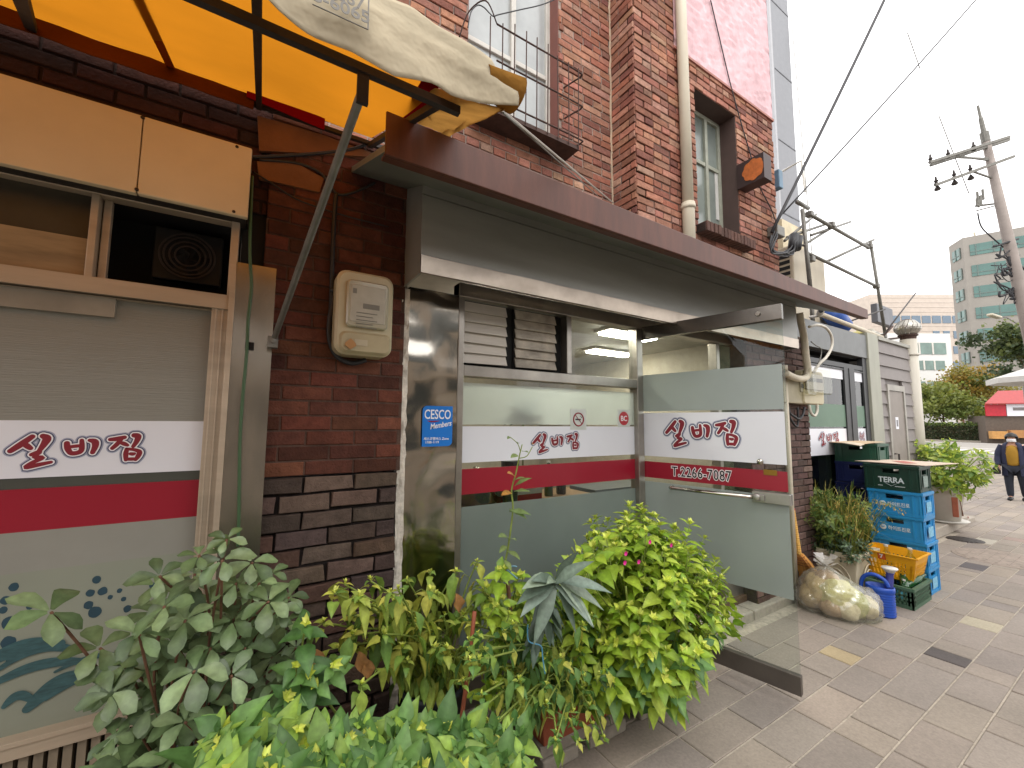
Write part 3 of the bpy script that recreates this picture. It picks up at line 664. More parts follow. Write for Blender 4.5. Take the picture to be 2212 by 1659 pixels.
# painted blue dots and brushed waves on the lower film
bl = MB(); n_ = 0
def blob(px, py, rx, ry, ang=0.):
    global n_
    c = at(px, py, YL+.0255-.00004*n_); n_ += 1; vs = [c]; s = (at(px+1, py, YL)-at(px, py, YL)).x
    for k in range(18):
        t = 2*math.pi*k/18; w_ = 1+.16*mnoise.noise(Vector((math.cos(t)*1.3+px, math.sin(t)*1.3, py)))
        a, b = rx*w_*math.cos(t), ry*w_*math.sin(t); vs.append(c+Vector(((a*math.cos(ang)-b*math.sin(ang))*s, 0, (a*math.sin(ang)+b*math.cos(ang))*s)))
    bl.add(vs, [(0, k+1, (k+1) % 18+1) for k in range(18)])
for (x, y, r) in ((30, 1268, 12), (12, 1297, 12), (40, 1293, 14), (7, 1318, 10), (64, 1311, 8), (20, 1345, 18), (18, 1388, 18), (100, 1358, 9), (87, 1295, 5), (209, 1252, 10), (195, 1281, 10), (222, 1277, 11), (238, 1290, 6), (258, 1276, 6), (267, 1294, 6), (191, 1307, 11), (205, 1322, 15), (203, 1365, 12), (275, 1315, 9), (330, 1265, 8), (-30, 1300, 14), (-60, 1350, 18)): blob(x, y, r, r*1.08)
bl.build('painted_dots', M('blue_print', '23414e', .4, var=.2), lp)
bl = MB()
def wave(pts, wd):
    global n_
    n_ += 2; ribbon(bl, [(at(p[0], p[1], YL+.026), wd*(.35+.65*math.sin(math.pi*(i+.4)/(len(pts)+.2)))) for i, p in enumerate(pts)], NF, .0006+.00012*n_)
random.seed(5)
for (x, y, ln, sl, wd) in ((-40, 1440, 170, -.28, .05), (20, 1425, 150, -.12, .03), (-20, 1480, 200, -.25, .035), (60, 1530, 130, -.55, .055), (100, 1510, 160, -.35, .02), (10, 1525, 60, -.2, .03), (120, 1450, 170, -.18, .018), (-30, 1465, 160, -.4, .02), (150, 1480, 130, -.22, .025)):
    wave([(x+ln*t, y+sl*ln*t-18*math.sin(t*3)) for t in (0, .2, .4, .6, .8, 1)], wd)
bl.build('painted_waves', M('teal_print', '36585c', .45, var=.35, scale=30, stretch=(1, 1, 4)), lp)
fr = MB()                                                            # aluminium surround
fr.box(jx0, jx1, YL-.01, YL+.06, zs0-.02, zr1_); fr.box(jx1, jx1+.022, YL-.03, YL+.06, .12, zC); 
fr.box(XL, jx0, YL-.004, YL+.06, zg, zA-.006); fr.box(XL, jx1+.0, YL-.022, YL+.06, zA, zB+.004); 
fr.box(XL, jx0, YL-.03, YL+.06, zs0, zs1); fr.box(XL, jx0, YL-.036, YL-.02, zs1-.012, zs1+.004)
fr.box(jx0+.012, jx0+.018, YL-.017, YL-.01, zs0, zr1_-.01); fr.box(jx0+.035, jx0+.041, YL-.017, YL-.01, zs0, zr1_-.01)
fr.build('shopfront_frame', m_alu, B, bevel=.003)
rb = MB(); x = XL                                                    # ribbed panel below the sill
while x < jx1+.05: rb.box(x, x+.024, YL-.012, YL+.03, .04, zs0-.004); x += .036
rb.box(XL, jx1+.05, YL+.03, YL+.06, .02, zs0-.003, mi=1); rb.build('ribbed_panel', [M('ribbed_beige', '8d7f6c', .6, .1, var=.35, scale=8, stretch=(1, 1, .3)), m_black], B)
sp = MB(); zpt, zpb = at(545, 575, YL).z, .1                         # flat steel post right of the window
spx0, spx1 = jx1+.022, at(590, 700, YL).x
sp.grid(lambda a, b: (spx0+(spx1-spx0)*a, YL-.022+.002*math.sin(b*23)+.0035*mnoise.noise(Vector((a*2, b*7, 3))), zpb+(zpt-zpb)*b), 6, 40)
sp.box(spx0, spx1, YL-.012, YL+.07, zpb, zpt-.002); o = sp.build('steel_post', M('scuffed_steel', 'aea69a', .24, .92, var=.25, scale=5, bump=.3, bscale=4, stretch=(1, 1, .5)), B)
for p in o.data.polygons[:240]: p.use_smooth = True
# light strip box at the top of the glass
MB().box(XL, L(246, 680).x, YL+.006, YL+.026, L(246, 685).z, zg+.004).build('blind_box', M('blind', '8d877b', .5), lp)
# transom opening above: wooden panel, posts, dark hole with the fan
zD = L(500, 490).z; zTop = L(120, 402).z
bk = MB(); bk.box(XL, jx1+.02, YL+.28, YL+.3, zB, zTop+.3); bk.box(XL, jx1+.05, YL+.02, YL+.28, zTop+.02, zTop+.3); bk.box(XL, jx1, YL+.06, YL+.28, zB-.06, zB+.004); bk.box(jx1+.03, .03, YL+.09, YL+.2, zB-.3, zTop+.4); bk.build('transom_box', m_black, B)
fr = MB(); x0, x1 = L(192, 500).x, L(210, 500).x
fr.box(x0, x1, YL-.01, YL+.05, zB+.004, zTop); fr.box(x1+.004, L(232, 500).x, YL+.03, YL+.06, zB+.004, zTop); fr.box(L(498, 530).x, jx1+.022, YL-.02, YL+.05, zB+.004, zD+.02)
fr.box(XL, jx1+.022, YL-.012, YL+.05, zTop, zTop+.035); fr.build('transom_frame', m_alu, B, bevel=.003)
zm = L(100, 497).z
tp = MB(); tp.box(XL, x0, YL+.02, YL+.04, zB+.004, zm); tp.build('transom_panel', M('dirty_cream', '9c8462', .7, var=.35, scale=6, stretch=(.5, 1, 3)), B)
MB().box(XL, x0, YL+.03, YL+.04, zm, zTop).build('transom_pane', M('grimy_glass', '3a352c', .35, var=.3), B)
ef = thing('exhaust_fan', 'black sooty exhaust fan set in the dark opening above the left shop window', 'fan', (L(405, 565).x, YL+.14, L(405, 640).z))
ec = at(405, 552, YL+.12); er = .085
mb = MB(); mb.box(ec.x-.125, ec.x+.125, YL+.16, YL+.2, ec.z-.11, ec.z+.125); mb.build('housing', M('sooty_metal', '1c1b19', .55, .3), ef, bevel=.006)
mb = MB()
for rr in (.10, .085, .065, .045): mb.tube([(ec.x+rr*math.cos(t*math.pi/14), YL+.13, ec.z+rr*math.sin(t*math.pi/14)) for t in range(29)], .004, 5)
mb.build('guard', m_iron, ef)
mb = MB()
for k in range(5):
    t = k*2*math.pi/5; mb.obox((ec.x+.045*math.cos(t), YL+.15, ec.z+.045*math.sin(t)), (math.cos(t), 0, math.sin(t)), (-math.sin(t)*.8, .6, math.cos(t)*.8), (math.sin(t)*.6, .8, -math.cos(t)*.6), .042, .022, .002)
mb.build('blade', m_black, ef)
# sign board
YS = 2.07
zt0, zt1 = at(545, 319, YS), at(535, 470, YS); sxr = (zt0.x+zt1.x)/2; sjx = at(305, 300, YS).x
ztop = (at(0, 159, YS).z+zt0.z)/2; zbot = (at(0, 352, YS).z+zt1.z)/2
sg = thing('sign_board', 'blank cream fascia board above the left shop window under the orange awning', 'sign board', (sxr-1, YS+.05, zbot))
MB().box(sjx+.0015, sxr, YS, YS+.03, zbot, ztop).build('panel', m_sign, sg, bevel=.006); MB().box(XL, sjx-.0015, YS, YS+.03, zbot, ztop).build('panel', m_sign, sg, bevel=.003)
MB().box(XL, sxr-.01, YS+.031, YS+.16, zbot+.012, ztop-.03).build('case', M('dark_case', '2a2522', .6), sg)
q = MB()
for (px, py) in ((308, 254), (512, 317), (295, 409), (505, 457)): c = at(px, py, YS); q.lathe([(0, -.004), (.006, -.003), (.007, .001)], (c.x, YS, c.z), 8, axis='y')
q.build('screw', m_iron, sg)
# green cable and strip of black tape down the steel post
q = MB(); q.tube(smooth_pts([at(x, y, YL-.034) for x, y in ((545, 380), (541, 480), (540, 553), (543, 620), (536, 690), (533, 760), (524, 860), (518, 960), (516, 1110), (514, 1180))]), .0065, 7)
tag(q.build('cable', m_gcable, smooth=True), 'green cable running down the flat steel post by the left shop window', 'cable')
q = MB(); c = at(537, 747, YL-.03); q.box(c.x-.013, c.x+.02, YL-.03, YL-.0245, c.z-.017, c.z+.017); tag(q.build('tape', m_black), 'patch of black tape holding the green cable on the steel post', 'tape')

# ================================================================== ELECTRIC METER on the pier
YM = 2.12
mt = thing('electric_meter', 'yellowed electricity meter box with clear window on the brick pier', 'meter', (at(785, 700, YM).x, 2.24, at(785, 775, YM).z))
mx0, mx1 = at(725, 680, YM).x, at(849, 680, YM).x; mz0, mz1 = at(785, 768, YM).z, at(785, 588, YM).z
mh = mz1-mz0
def rbox(mb, x0, x1, y0, y1, z0, z1, r, n=5):
    P = []
    for (cx, cz, a0_) in ((x1-r, z0+r, -90), (x1-r, z1-r, 0), (x0+r, z1-r, 90), (x0+r, z0+r, 180)):
        for k in range(n+1): t = R_(a0_+90*k/n); P.append((cx+r*math.cos(t), cz+r*math.sin(t)))
    m = len(P); e = min(r*.35, .012)
    cx, cz = (x0+x1)/2, (z0+z1)/2
    sh = lambda p: (cx+(p[0]-cx)*(1-e/(x1-x0)*2), cz+(p[1]-cz)*(1-e/(z1-z0)*2))
    vs = [(p[0], y1, p[1]) for p in P]+[(p[0], y0+e, p[1]) for p in P]+[(sh(p)[0], y0, sh(p)[1]) for p in P]
    fs = [(i+m*j, (i+1) % m+m*j, (i+1) % m+m*(j+1), i+m*(j+1)) for j in range(2) for i in range(m)]+[tuple(range(2*m, 3*m)), tuple(reversed(range(m)))]
    mb.add(vs, fs)
q = MB(); rbox(q, mx0, mx1, YM, 2.235, mz0, mz1, .05); q.build('case', m_cream_p, mt)
q = MB(); rbox(q, mx0+.045, mx1-.03, YM-.02, YM+.004, mz0+mh*.32, mz1-.05, .02); q.build('window', M('meter_cover', 'a9a48f', .18, var=.12, scale=9, spec=.6), mt)
q = MB(); rbox(q, mx0+.06, mx1-.045, YM-.023, YM-.0195, mz0+mh*.38, mz1-.075, .008); q.build('dial', M('meter_face', 'aaa596', .4, var=.12, scale=14), mt)
q = MB()
dx0, dx1, dzt = mx0+.07, mx1-.055, mz1-.09
q.box(dx0+.05, dx1-.02, YM-.0245, YM-.0232, dzt-.10, dzt-.075)
for k in range(5): q.box(dx0+.02, dx1-.03-.02*(k % 2), YM-.0245, YM-.0232, dzt-.125-.018*k, dzt-.121-.018*k)
q.box(dx0, dx0+.018, YM-.0245, YM-.0232, dzt-.03, dzt-.005); q.build('dial_marks', M('grey_print', '77756c', .6), mt)
q = MB(); rbox(q, mx0+.02, mx1-.008, YM-.012, YM+.004, mz0+.008, mz0+mh*.27, .03); q.build('terminal_cover', M('cream_cover', 'a89c7c', .5, var=.15), mt)
q = MB(); q.box(mx0+.09, mx0+.15, YM-.0145, YM-.0118, mz0+.045, mz0+.075); q.build('label', M('cream_label', 'b5aa90', .5), mt)
q = MB(); c = Vector((mx0+.07, YM-.016, mz0+.05)); s = .026
q.hexa([c+Vector((a*s, 0, b*s)) for a, b in ((0, -1.1), (1, -.35), (.9, .1), (0, 1))]+[c+Vector((a*s, -.006, b*s)) for a, b in ((0, -1.1), (1, -.35), (.9, .1), (0, 1))]); q.hexa([c+Vector((a*s, 0, b*s)) for a, b in ((0, -1.1), (0, 1), (-.9, .1), (-1, -.35))]+[c+Vector((a*s, -.006, b*s)) for a, b in ((0, -1.1), (0, 1), (-.9, .1), (-1, -.35))]); q.build('seal_tag', M('orange_seal', 'a97b48', .6), mt)
q = MB(); q.tube(smooth_pts([at(x, y, 2.215) for x, y in ((722, 640), (712, 690), (712, 735), (728, 770), (760, 785), (790, 778))]), .012, 8); q.build('conduit', m_cable, mt, smooth=True)
q = MB(); q.tube(smooth_pts([at(x, y, 2.225) for x, y in ((712, 730), (716, 640), (718, 560), (722, 470), (726, 420))]), .011, 8); q.tube([at(712, 626, 2.22), at(728, 628, 2.22)], .012, 6); q.build('conduit', m_cable, mt, smooth=True)
# wires drooping over the dark wall under the awning
for (lab, pts, r) in (('black wire running level across the dark wall beside the cream sign board', ((545, 340), (620, 336), (700, 330), (760, 322), (800, 308)), .008),
                      ('thin black wire sagging down the shaded brick above the meter box', ((548, 372), (590, 398), (640, 430), (700, 452), (760, 470), (840, 490)), .004),
                      ('black wire looping from the wall to the end of the grey canopy', ((560, 345), (640, 352), (690, 372), (712, 400), (732, 420), (765, 415), (810, 395)), .007)):
    q = MB(); q.tube(smooth_pts([at(x, y, 2.23) for x, y in pts]), r, 6); tag(q.build('wire', m_cable, smooth=True), lab, 'wire')
# stained boards under the awning, above the pier
q = MB()
for pts in (((556, 250), (560, 325), (830, 340), (700, 292), (600, 262)), ((555, 348), (560, 385), (690, 415), (700, 385), (640, 352))):
    vs = [at(x, y, 2.232) for x, y in pts]; m = len(vs); q.add(vs+[v+Vector((0, .02, 0)) for v in vs], [tuple(range(m)), tuple(reversed(range(m, 2*m)))]+[(i, (i+1) % m, (i+1) % m+m, i+m) for i in range(m)])
tag(q.build('wall_patch', M('stained_render', '7c5130', .85, var=.3, scale=5, bump=.2)), 'ochre patch of bare render on the shaded wall right of the cream sign board', 'wall patch')

# ================================================================== ENTRANCE CANOPY
Yf = 1.56; kx0 = at(832, 280, Yf).x; kx1 = at(1872, 683, Yf).x
zl0, zl1 = at(824, 323, Yf).z, at(840, 245, Yf).z; zr0, zr1c = at(1871, 693, Yf).z, at(1873, 670, Yf).z
zl0 = (zl0+zr0)/2; zr0 = zl0; SL = .40
kn = thing('entrance_canopy', 'grey sheet canopy with rusty brown front edge over the restaurant entrance', 'canopy', (2.5, 1.9, zl0))
q = MB(); q.hexa([(kx0, Yf-.012, zl0), (kx1, Yf-.012, zr0), (kx1, Yf, zr0), (kx0, Yf, zl0), (kx0, Yf-.012, zl1), (kx1, Yf-.012, zr1c), (kx1, Yf, zr1c), (kx0, Yf, zl1)])
q.hexa([(kx0, Yf, zl0-.0), (kx1, Yf, zr0), (kx1, Yf+.05, zr0+.004), (kx0, Yf+.05, zl0+.004), (kx0, Yf, zl0+.012), (kx1, Yf, zr0+.012), (kx1, Yf+.05, zr0+.016), (kx0, Yf+.05, zl0+.016)])
q.build('fascia', m_fascia, kn, bevel=.004)
q = MB(); q.hexa([(kx0+.003, Yf+.004, zl0+.02), (kx1-.003, Yf+.004, zr0+.02), (kx1-.003, 2.245, zr0+.02+SL*.685), (kx0+.003, 2.245, zl0+.02+SL*.685), (kx0+.003, Yf+.004, zl0+.05), (kx1-.003, Yf+.004, zr0+.05), (kx1-.003, 2.245, zr0+.05+SL*.685), (kx0+.003, 2.245, zl0+.05+SL*.685)])
q.build('roof_sheet', m_soffit, kn)
YB = 1.985; bx0 = at(911, 480, YB).x; bx1 = at(1722, 715, YB).x; zb0 = at(912, 578, YB).z; zb1 = zl0+.02+SL*(YB-Yf)
zm1, zm2 = at(912, 547, YB).z, at(912, 418, YB).z
zb0 = (zb0+at(1721, 758, YB).z)/2; zm1 = (zm1+at(1721, 735, YB).z)/2
q = MB(); q.box(bx0, bx1, YB, YB+.012, zm1+.004, zm2-.003); q.box(bx0, bx1, YB, YB+.012, zm2+.003, zb1); q.box(bx0, bx0+.012, YB+.012, 2.26, zb0, zb1+.1); q.box(bx1-.012, bx1, YB+.012, 2.24, zb0, zb1+.1)
q.box(bx0+.012, bx1-.012, YB+.014, YB+.02, zm1, zb1, mi=1); q.build('shutter_box', [m_box, m_black], kn)
q = MB(); q.grid(lambda a, b: (bx0+(bx1-bx0)*a, YB-.008+.0035*mnoise.noise(Vector((a*9, b, 4)))+.0015*math.sin(a*60), zb0+(zm1-zb0)*b), 120, 4); q.box(bx0, bx1, YB-.001, YB+.012, zb0, zm1)
o = q.build('steel_trim', M('beige_steel', 'a3978a', .3, .9, var=.2, scale=6, bump=.15, bscale=5), kn)
for p in o.data.polygons[:480]: p.use_smooth = True
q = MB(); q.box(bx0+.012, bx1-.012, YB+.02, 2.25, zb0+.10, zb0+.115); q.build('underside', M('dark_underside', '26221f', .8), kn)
q = MB(); x0 = at(1060, 628, 2.1).x; q.box(x0, 4.2, 2.075, 2.125, zb0+.045, zb0+.1); q.build('lamp_tray', m_alu, kn)

# ================================================================== AWNING
YV = .95; YBAR = 1.12; AX0 = -2.2; AXR = .60
zw = (at(293, 127, 2.22).z+at(0, 23, 2.22).z)/2+.0
zbar = (at(417, 0, YBAR).z+at(737, 133, YBAR).z+at(950, 215, YBAR).z)/3
zrd = 2.735
aw = thing('awning', 'orange awning with weathered cream valance on a rusty iron frame over the left shopfront', 'awning', (-.5, 1.6, zbar))
def roofz(a, y):                                                      # the cloth between wall and front ridge
    t = (2.22-y)/(2.22-YV); return zw+.02+(zrd-.035-zw-.02)*t
def top(a, b):
    x = AX0+(AXR-.12-AX0)*a; y = 2.22-(2.18-YV)*b
    sag = -.028*math.sin(math.pi*b)*abs(math.sin((x+.05)*2.6))-.006*mnoise.noise(Vector((x*3, y*4, 1)))
    return (x, y, roofz(0, y)+sag)
q = MB(); q.grid(top, 60, 24); o = q.build('cloth', m_orange, aw, smooth=True)
lowpts = [(at(px, py, YV).x, at(px, py, YV).z) for px, py in ((575, 0), (605, 28), (640, 55), (672, 76), (715, 92), (757, 110), (800, 140), (845, 172), (900, 181), (935, 186), (975, 207), (1025, 217), (1065, 224), (1117, 231))]
hipts = [(at(px, py, YV).x, at(px, py, YV).z) for px, py in ((890, 0), (950, 47), (1010, 78), (1040, 97), (1070, 120), (1085, 148))]
def interp(P, x):
    if x <= P[0][0]: return P[0][1]+.012*math.sin(x*21)
    for i in range(len(P)-1):
        if x <= P[i+1][0]: t = (x-P[i][0])/(P[i+1][0]-P[i][0]); return P[i][1]*(1-t)+P[i+1][1]*t
    return P[-1][1]
vx1 = lowpts[-1][0]
def val(a, b):
    x = AX0+(vx1-AX0)*a; lo = interp(lowpts, x); hi = interp(hipts, x)+.01; hi = min(hi, zrd+.04)
    z = lo+(hi-lo)*b
    return (x - (.035*b*b if a > .985 else 0), YV-.006+.03*b**3+.009*math.sin(x*17+b*3)*(1-b)+.010*mnoise.noise(Vector((x*2.2+z*2, (z+x*.12)*17, 2))), z)
q = MB(); q.grid(val, 150, 16); q.build('valance', m_cream, aw, smooth=True, solid=.002)
c0 = at(1117, 231, YV); c1 = at(1085, 148, YV)                         # tattered end flap hanging back to the wall
E0 = at(1135, 205, YV+.03)
q = MB()
flap = [at(1000, 195, 1.12), at(1083, 240, 1.0), at(1000, 272, 1.55), at(985, 300, 1.75), at(905, 268, 1.75)]
def flp(a, b):
    tp = Vector(at(940, 190, 1.1))*(1-a)+Vector(at(905, 262, 1.75))*a; lo = [Vector(at(1086, 238, .98)), Vector(at(1040, 262, 1.25)), Vector(at(1000, 285, 1.55)), Vector(at(965, 300, 1.75))]
    s = a*3; i = min(2, int(s)); l_ = lo[i]*(1-s+i)+lo[i+1]*(s-i)
    p = tp*(1-b)+l_*b; n_ = .03*mnoise.noise(Vector((a*5, b*5, 9)))+.02*math.sin(b*9+a*3); return (p.x+n_, p.y, p.z+n_*.4)
q.grid(flp, 18, 14); q.build('end_flap', m_tan, aw, smooth=True)
q = MB(); ce = at(1110, 218, YV+.03)                                   # rolled cloth round the end of the front bar
q.grid(lambda a, b: (ce.x-.10+.115*a+.03*(.5-b)*a, ce.y+.038*math.cos(b*5.2+.3)*(1+.25*a), ce.z+.02+.036*math.sin(b*5.2+.3)*(1+.4*a)), 6, 24); q.build('rolled_end', m_tan, aw, smooth=True, solid=.003)
fm = MB()
fm.bar((AX0, YBAR, zbar), (.50, YBAR, zbar), .02, .024)
rx = at(549, 80, YBAR).x
for x in (rx, -1.35): fm.bar((x, YV+.05, zbar+.018), (x, 2.21, zw-.035), .022, .022)
fm.bar((.5, YV+.08, zbar+.03), (.47, 2.2, zw-.04), .024)
fm.bar((AX0, 2.2, zw-.03), (.55, 2.2, zw-.03), .02); a_, b_ = at(785, 158, YBAR), at(590, 738, 2.15)
fm.bar(a_+Vector((-.0, 0, .0)), a_+Vector((0, .0, -.09)), .03, .012)
fm.bar(at(40, -20, 1.4), at(68, 62, 2.19), .03, .022)
fm.build('frame', m_iron, aw)
q = MB(); q.tube([a_+Vector((0, 0, -.05)), b_], .0125, 10); q.box(b_.x-.022, b_.x+.018, 2.12, 2.168, b_.z-.03, b_.z+.02); q.lathe([(0, -.01), (.012, -.008), (.012, .0)], (b_.x, 2.12, b_.z), 8, axis='y'); q.build('strut', m_galv, aw)
q = MB(); q.grid(lambda a, b: (at(575, 100, 1.6).x-.36+.03*a+.035*b, 2.2-1.25*b, roofz(0, 2.2-1.25*b)-.016), 1, 10); q.build('patch_strip', cloth('dark_orange_strip', 'a2500c', .4), aw, solid=.002)
q = MB(); fa_, fb_, fc2, fd2 = at(912, 172, 1.1), at(952, 182, 1.1), at(893, 266, 2.1), at(862, 258, 2.1)
q.grid(lambda a, b: tuple(fa_.lerp(fb_, a).lerp(fd2.lerp(fc2, a), b)), 4, 12); q.grid(lambda a, b: (rx-.05+.33*a, 2.165, zw-.005-.06*b+.03*(1-a)-.0*a), 8, 3); q.build('red_trim', m_red, aw, solid=.003)
q = MB(); q.grid(lambda a, b: (AX0+(rx-.02-AX0)*a, 2.19-.05*b, zw-.0-.10*b+.012*mnoise.noise(Vector((a*14, b*3, 0)))), 40, 4); q.build('back_hem', cloth('brown_hem', '6b3d1c', .3, var=.3), aw, solid=.003)
# printed numbers on the valance
pu = (at(785, 47, YV-.02)-at(691, 7, YV-.02)).normalized(); pv_ = Vector((-pu.z, 0, pu.x))
q = MB(); YT = YV-.032
put_text(q, '867', at(758, 11, YT), pu, pv_, NF, .040, .0006, lift=.001); put_text(q, '8-6065', at(738, 27, YT), pu, pv_, NF, .040, .0006, lift=.001, sx=1.08)
k0, k1, k2 = at(675, 9, YT), at(795, 64, YT), at(797, -20, YT)
q.bar(k0, k1, .003, .001); q.bar(k1, k2, .003, .001); q.build('lettering', M('grey_print_cloth', '8a8782', .8), aw)
# stay cables from the awning end down to the wall
for (lab, x0, y0, x1, y1, r) in (('pale steel stay rod running from the awning end down to the brick wall', 1083, 238, 1318, 433, .005), ('darker stay wire just below the pale rod from the awning end', 1087, 244, 1285, 418, .003)):
    q = MB(); q.tube([at(x0, y0, 1.02), at(x1+6, y1+5, 2.2)], r, 6); tag(q.build('stay_rod', m_galv if r < .004 else M('pale_rod', 'b5b0a6', .4, .5)), lab, 'rod')

# ================================================================== WINDOW FLOWER RACK of iron
T1 = lambda x, y: (737.33+x/3, y/3)
pi_ = at(*T1(1440, 1055), UL); rkx1 = pi_.x; rkz = pi_.z; rkx0 = at(*T1(820, 795), UL).x
d_ = ray(*T1(1540, 970)); tt = (rkx1-CAM.x)/d_.x; rky = (CAM+d_*tt).y
zt_ = lambda px, py: at(*T1(px, py), rky).z
rk = thing('window_rack', 'rusty iron flower rack with sheet metal tray under the upper window', 'rack', ((rkx0+rkx1)/2, (UL+rky)/2, rkz))
q = MB(); q.box(rkx0, rkx1, rky, UL-.004, rkz, rkz+.006); q.box(rkx0, rkx1, rky, rky+.006, rkz+.006, rkz+.03); q.build('tray', m_rust, rk)
z1_, z2_, z3_ = zt_(1520, 455)+.0, zt_(1530, 670), zt_(1530, 895)
q = MB()
for z in (z1_, z2_, z3_):
    q.tube(smooth_pts([(rkx0+.12, rky, z+.0), (rkx0+.3, rky, z), (rkx1-.02, rky, z), (rkx1+.045, rky+.02, z-.002), (rkx1+.03, (rky+UL)/2, z), (rkx1+.0, UL+.02, z)], 5), .0065, 6)
q.tube(smooth_pts([(rkx0+.12, rky, z1_), (rkx0+.02, rky-.02, z1_+.10), (rkx0-.06, rky+.08, z1_+.06), (rkx0-.1, UL-.05, z1_-.1)], 6), .005, 6); q.build('rail', m_rust, rk, smooth=True)
q = MB()
xs = [at(*T1(x, 300), rky).x for x in (960, 1040, 1118, 1193, 1263, 1333, 1400, 1468, 1528)]
for i, x in enumerate(xs): q.tube([(x, rky-.006, rkz+.01), (x, rky-.008, z3_), (x+random.uniform(-.006, .006), rky-.008, z1_+(.07 if 1 < i < 6 else .02))], .0045, 5)
q.build('bar', m_rust, rk)
q = MB(); c = at(*T1(1140, 760), (rky+UL)/2); q.lathe([(0, 0), (.05, 0), (.06, .05), (.045, .055), (.0, .055)], (c.x, c.y, rkz+.008), 12); tag(q.build('plastic_dish', M('cloudy_plastic', 'b9b5a4', .4)), 'cloudy plastic dish lying in the rusty window rack', 'dish')
q = MB(); q.tube(smooth_pts([at(*T1(x, y), rky-.02) for x, y in ((820, 180), (840, 80), (880, 35), (920, 45), (960, 85), (985, 105), (1020, 95), (1150, 65), (1300, 30), (1420, -20))]), .004, 6); tag(q.build('wire', m_cable, smooth=True), 'black wire tied to the top rail of the iron window rack', 'wire')
# downpipe, sign box with an orange flower, cables on the upper wall
q = MB(); a_, b_ = at(1440, 0, 2.19), at(1486, 470, 2.19); px_ = b_.x+.01
q.tube([(px_-.02, 2.19, 7.2), (px_-.01, 2.19, 5), (px_, 2.19, 3.55)], .048, 16); q.tube([(px_, 2.19, 3.62), (px_, 2.19, 3.58), (px_, 2.19, 3.0)], [.058, .054, .05], 16); q.tube([(px_, 2.19, 3.6), (px_, 2.19, 3.565)], .062, 16)
tag(q.build('downpipe', m_pipe, smooth=True), 'old white plastic downpipe with a rust stained joint on the upper brick wall', 'pipe')
lb = thing('sign_box', 'dark square wall box with an orange flower panel near the corner of the upper wall', 'lamp', (at(1635, 370, 2.1).x, 2.2, at(1635, 400, 2.1).z))
lc = at(1632, 370, 2.06); lx = lc.x
fa, fb, fc_, fd = [atx(x, y, lx) for x, y in ((1604, 348), (1648, 331), (1652, 378), (1612, 404))]
yo0, yo1, zo0, zo1 = 2.245, (fb.y+atx(1652, 378, lx).y)/2, (fc_.z+fd.z)/2, (fa.z+fb.z)/2
if yo1 > 2.1: yo1 = 1.95
q = MB(); q.box(lx, lx+.012, yo1, yo0, zo0, zo1); q.box(lx+.012, lx+.14, yo1, yo0, zo0, zo0+.012); q.box(lx+.012, lx+.14, yo1, yo0, zo1-.012, zo1); q.box(lx+.012, lx+.14, yo1, yo1+.012, zo0+.012, zo1-.012); q.box(lx+.128, lx+.14, yo1+.012, yo0, zo0+.012, zo1-.012); q.build('case', M('dark_box', '3c2b2a', .5, .2), lb)
q = MB(); cyy, czz = (yo1*.62+yo0*.38), (zo0+zo1)/2; pr = (yo0-yo1)*.36; vs = [Vector((lx-.004, cyy, czz))]
for k in range(40): t = 2*math.pi*k/40; r = pr*(1+.16*abs(math.cos(t*4))); vs.append(Vector((lx-.004, max(yo1+.004, cyy-r*math.cos(t)), czz+r*math.sin(t))))
q.add(vs, [(0, k+1, (k+1) % 40+1) for k in range(40)]); q.build('flower_panel', M('orange_panel', 'b8622a', .5, var=.3, scale=30), lb)
q = MB(); q.tube(smooth_pts([at(x, y, 2.225) for x, y in ((1535, 0), (1556, 90), (1580, 190), (1605, 280), (1620, 330), (1640, 400), (1665, 450), (1676, 480))]), .006, 6); tag(q.build('wire', m_cable, smooth=True), 'black wire hanging down the pink wall and brickwork past the orange flower box', 'wire')
bb = MB(); bb.box(at(1672, 390, 2.4).x, at(1686, 400, 2.4).x-.06, 2.34, 2.46, at(1680, 412, 2.4).z, at(1680, 375, 2.4).z); tag(bb.build('blue_box', M('blue_grey_box', '5f7e95', .5), bevel=.01), 'small blue grey box fixed round the corner beyond the brick wall', 'box')  # plain blue grey box, holds no lamp

# ================================================================== STICKERS, VENTILATORS
ck = thing('sticker', 'blue pest control sticker with white lettering on the steel pillar', 'sticker', at(944, 965, YF-.045))
YK = YF-.042
k0, k1 = at(911, 965, YK), at(978, 878, YK)
q = MB(); r = .028; P = []
for (cx, cz, a0_, rr) in ((k1.x-r, k0.z+r, -90, r), (k1.x-.002, k1.z-.002, 0, .002), (k0.x+r, k1.z-r, 90, r), (k0.x+.002, k0.z+.002, 180, .002)):
    for k in range(5): t = R_(a0_+90*k/4); P.append((cx+rr*math.cos(t), cz+rr*math.sin(t)))
m = len(P); q.add([(p[0], YK, p[1]) for p in P]+[(p[0], YK+.003, p[1]) for p in P], [tuple(range(m)), tuple(reversed(range(m, 2*m)))]+[(i, (i+1) % m, (i+1) % m+m, i+m) for i in range(m)]); q.build('backing', M('blue_print_film', '1c74cc', .3, var=.04), ck)
kw = k1.x-k0.x; kh = k1.z-k0.z; kc = (k0.x+k1.x)/2
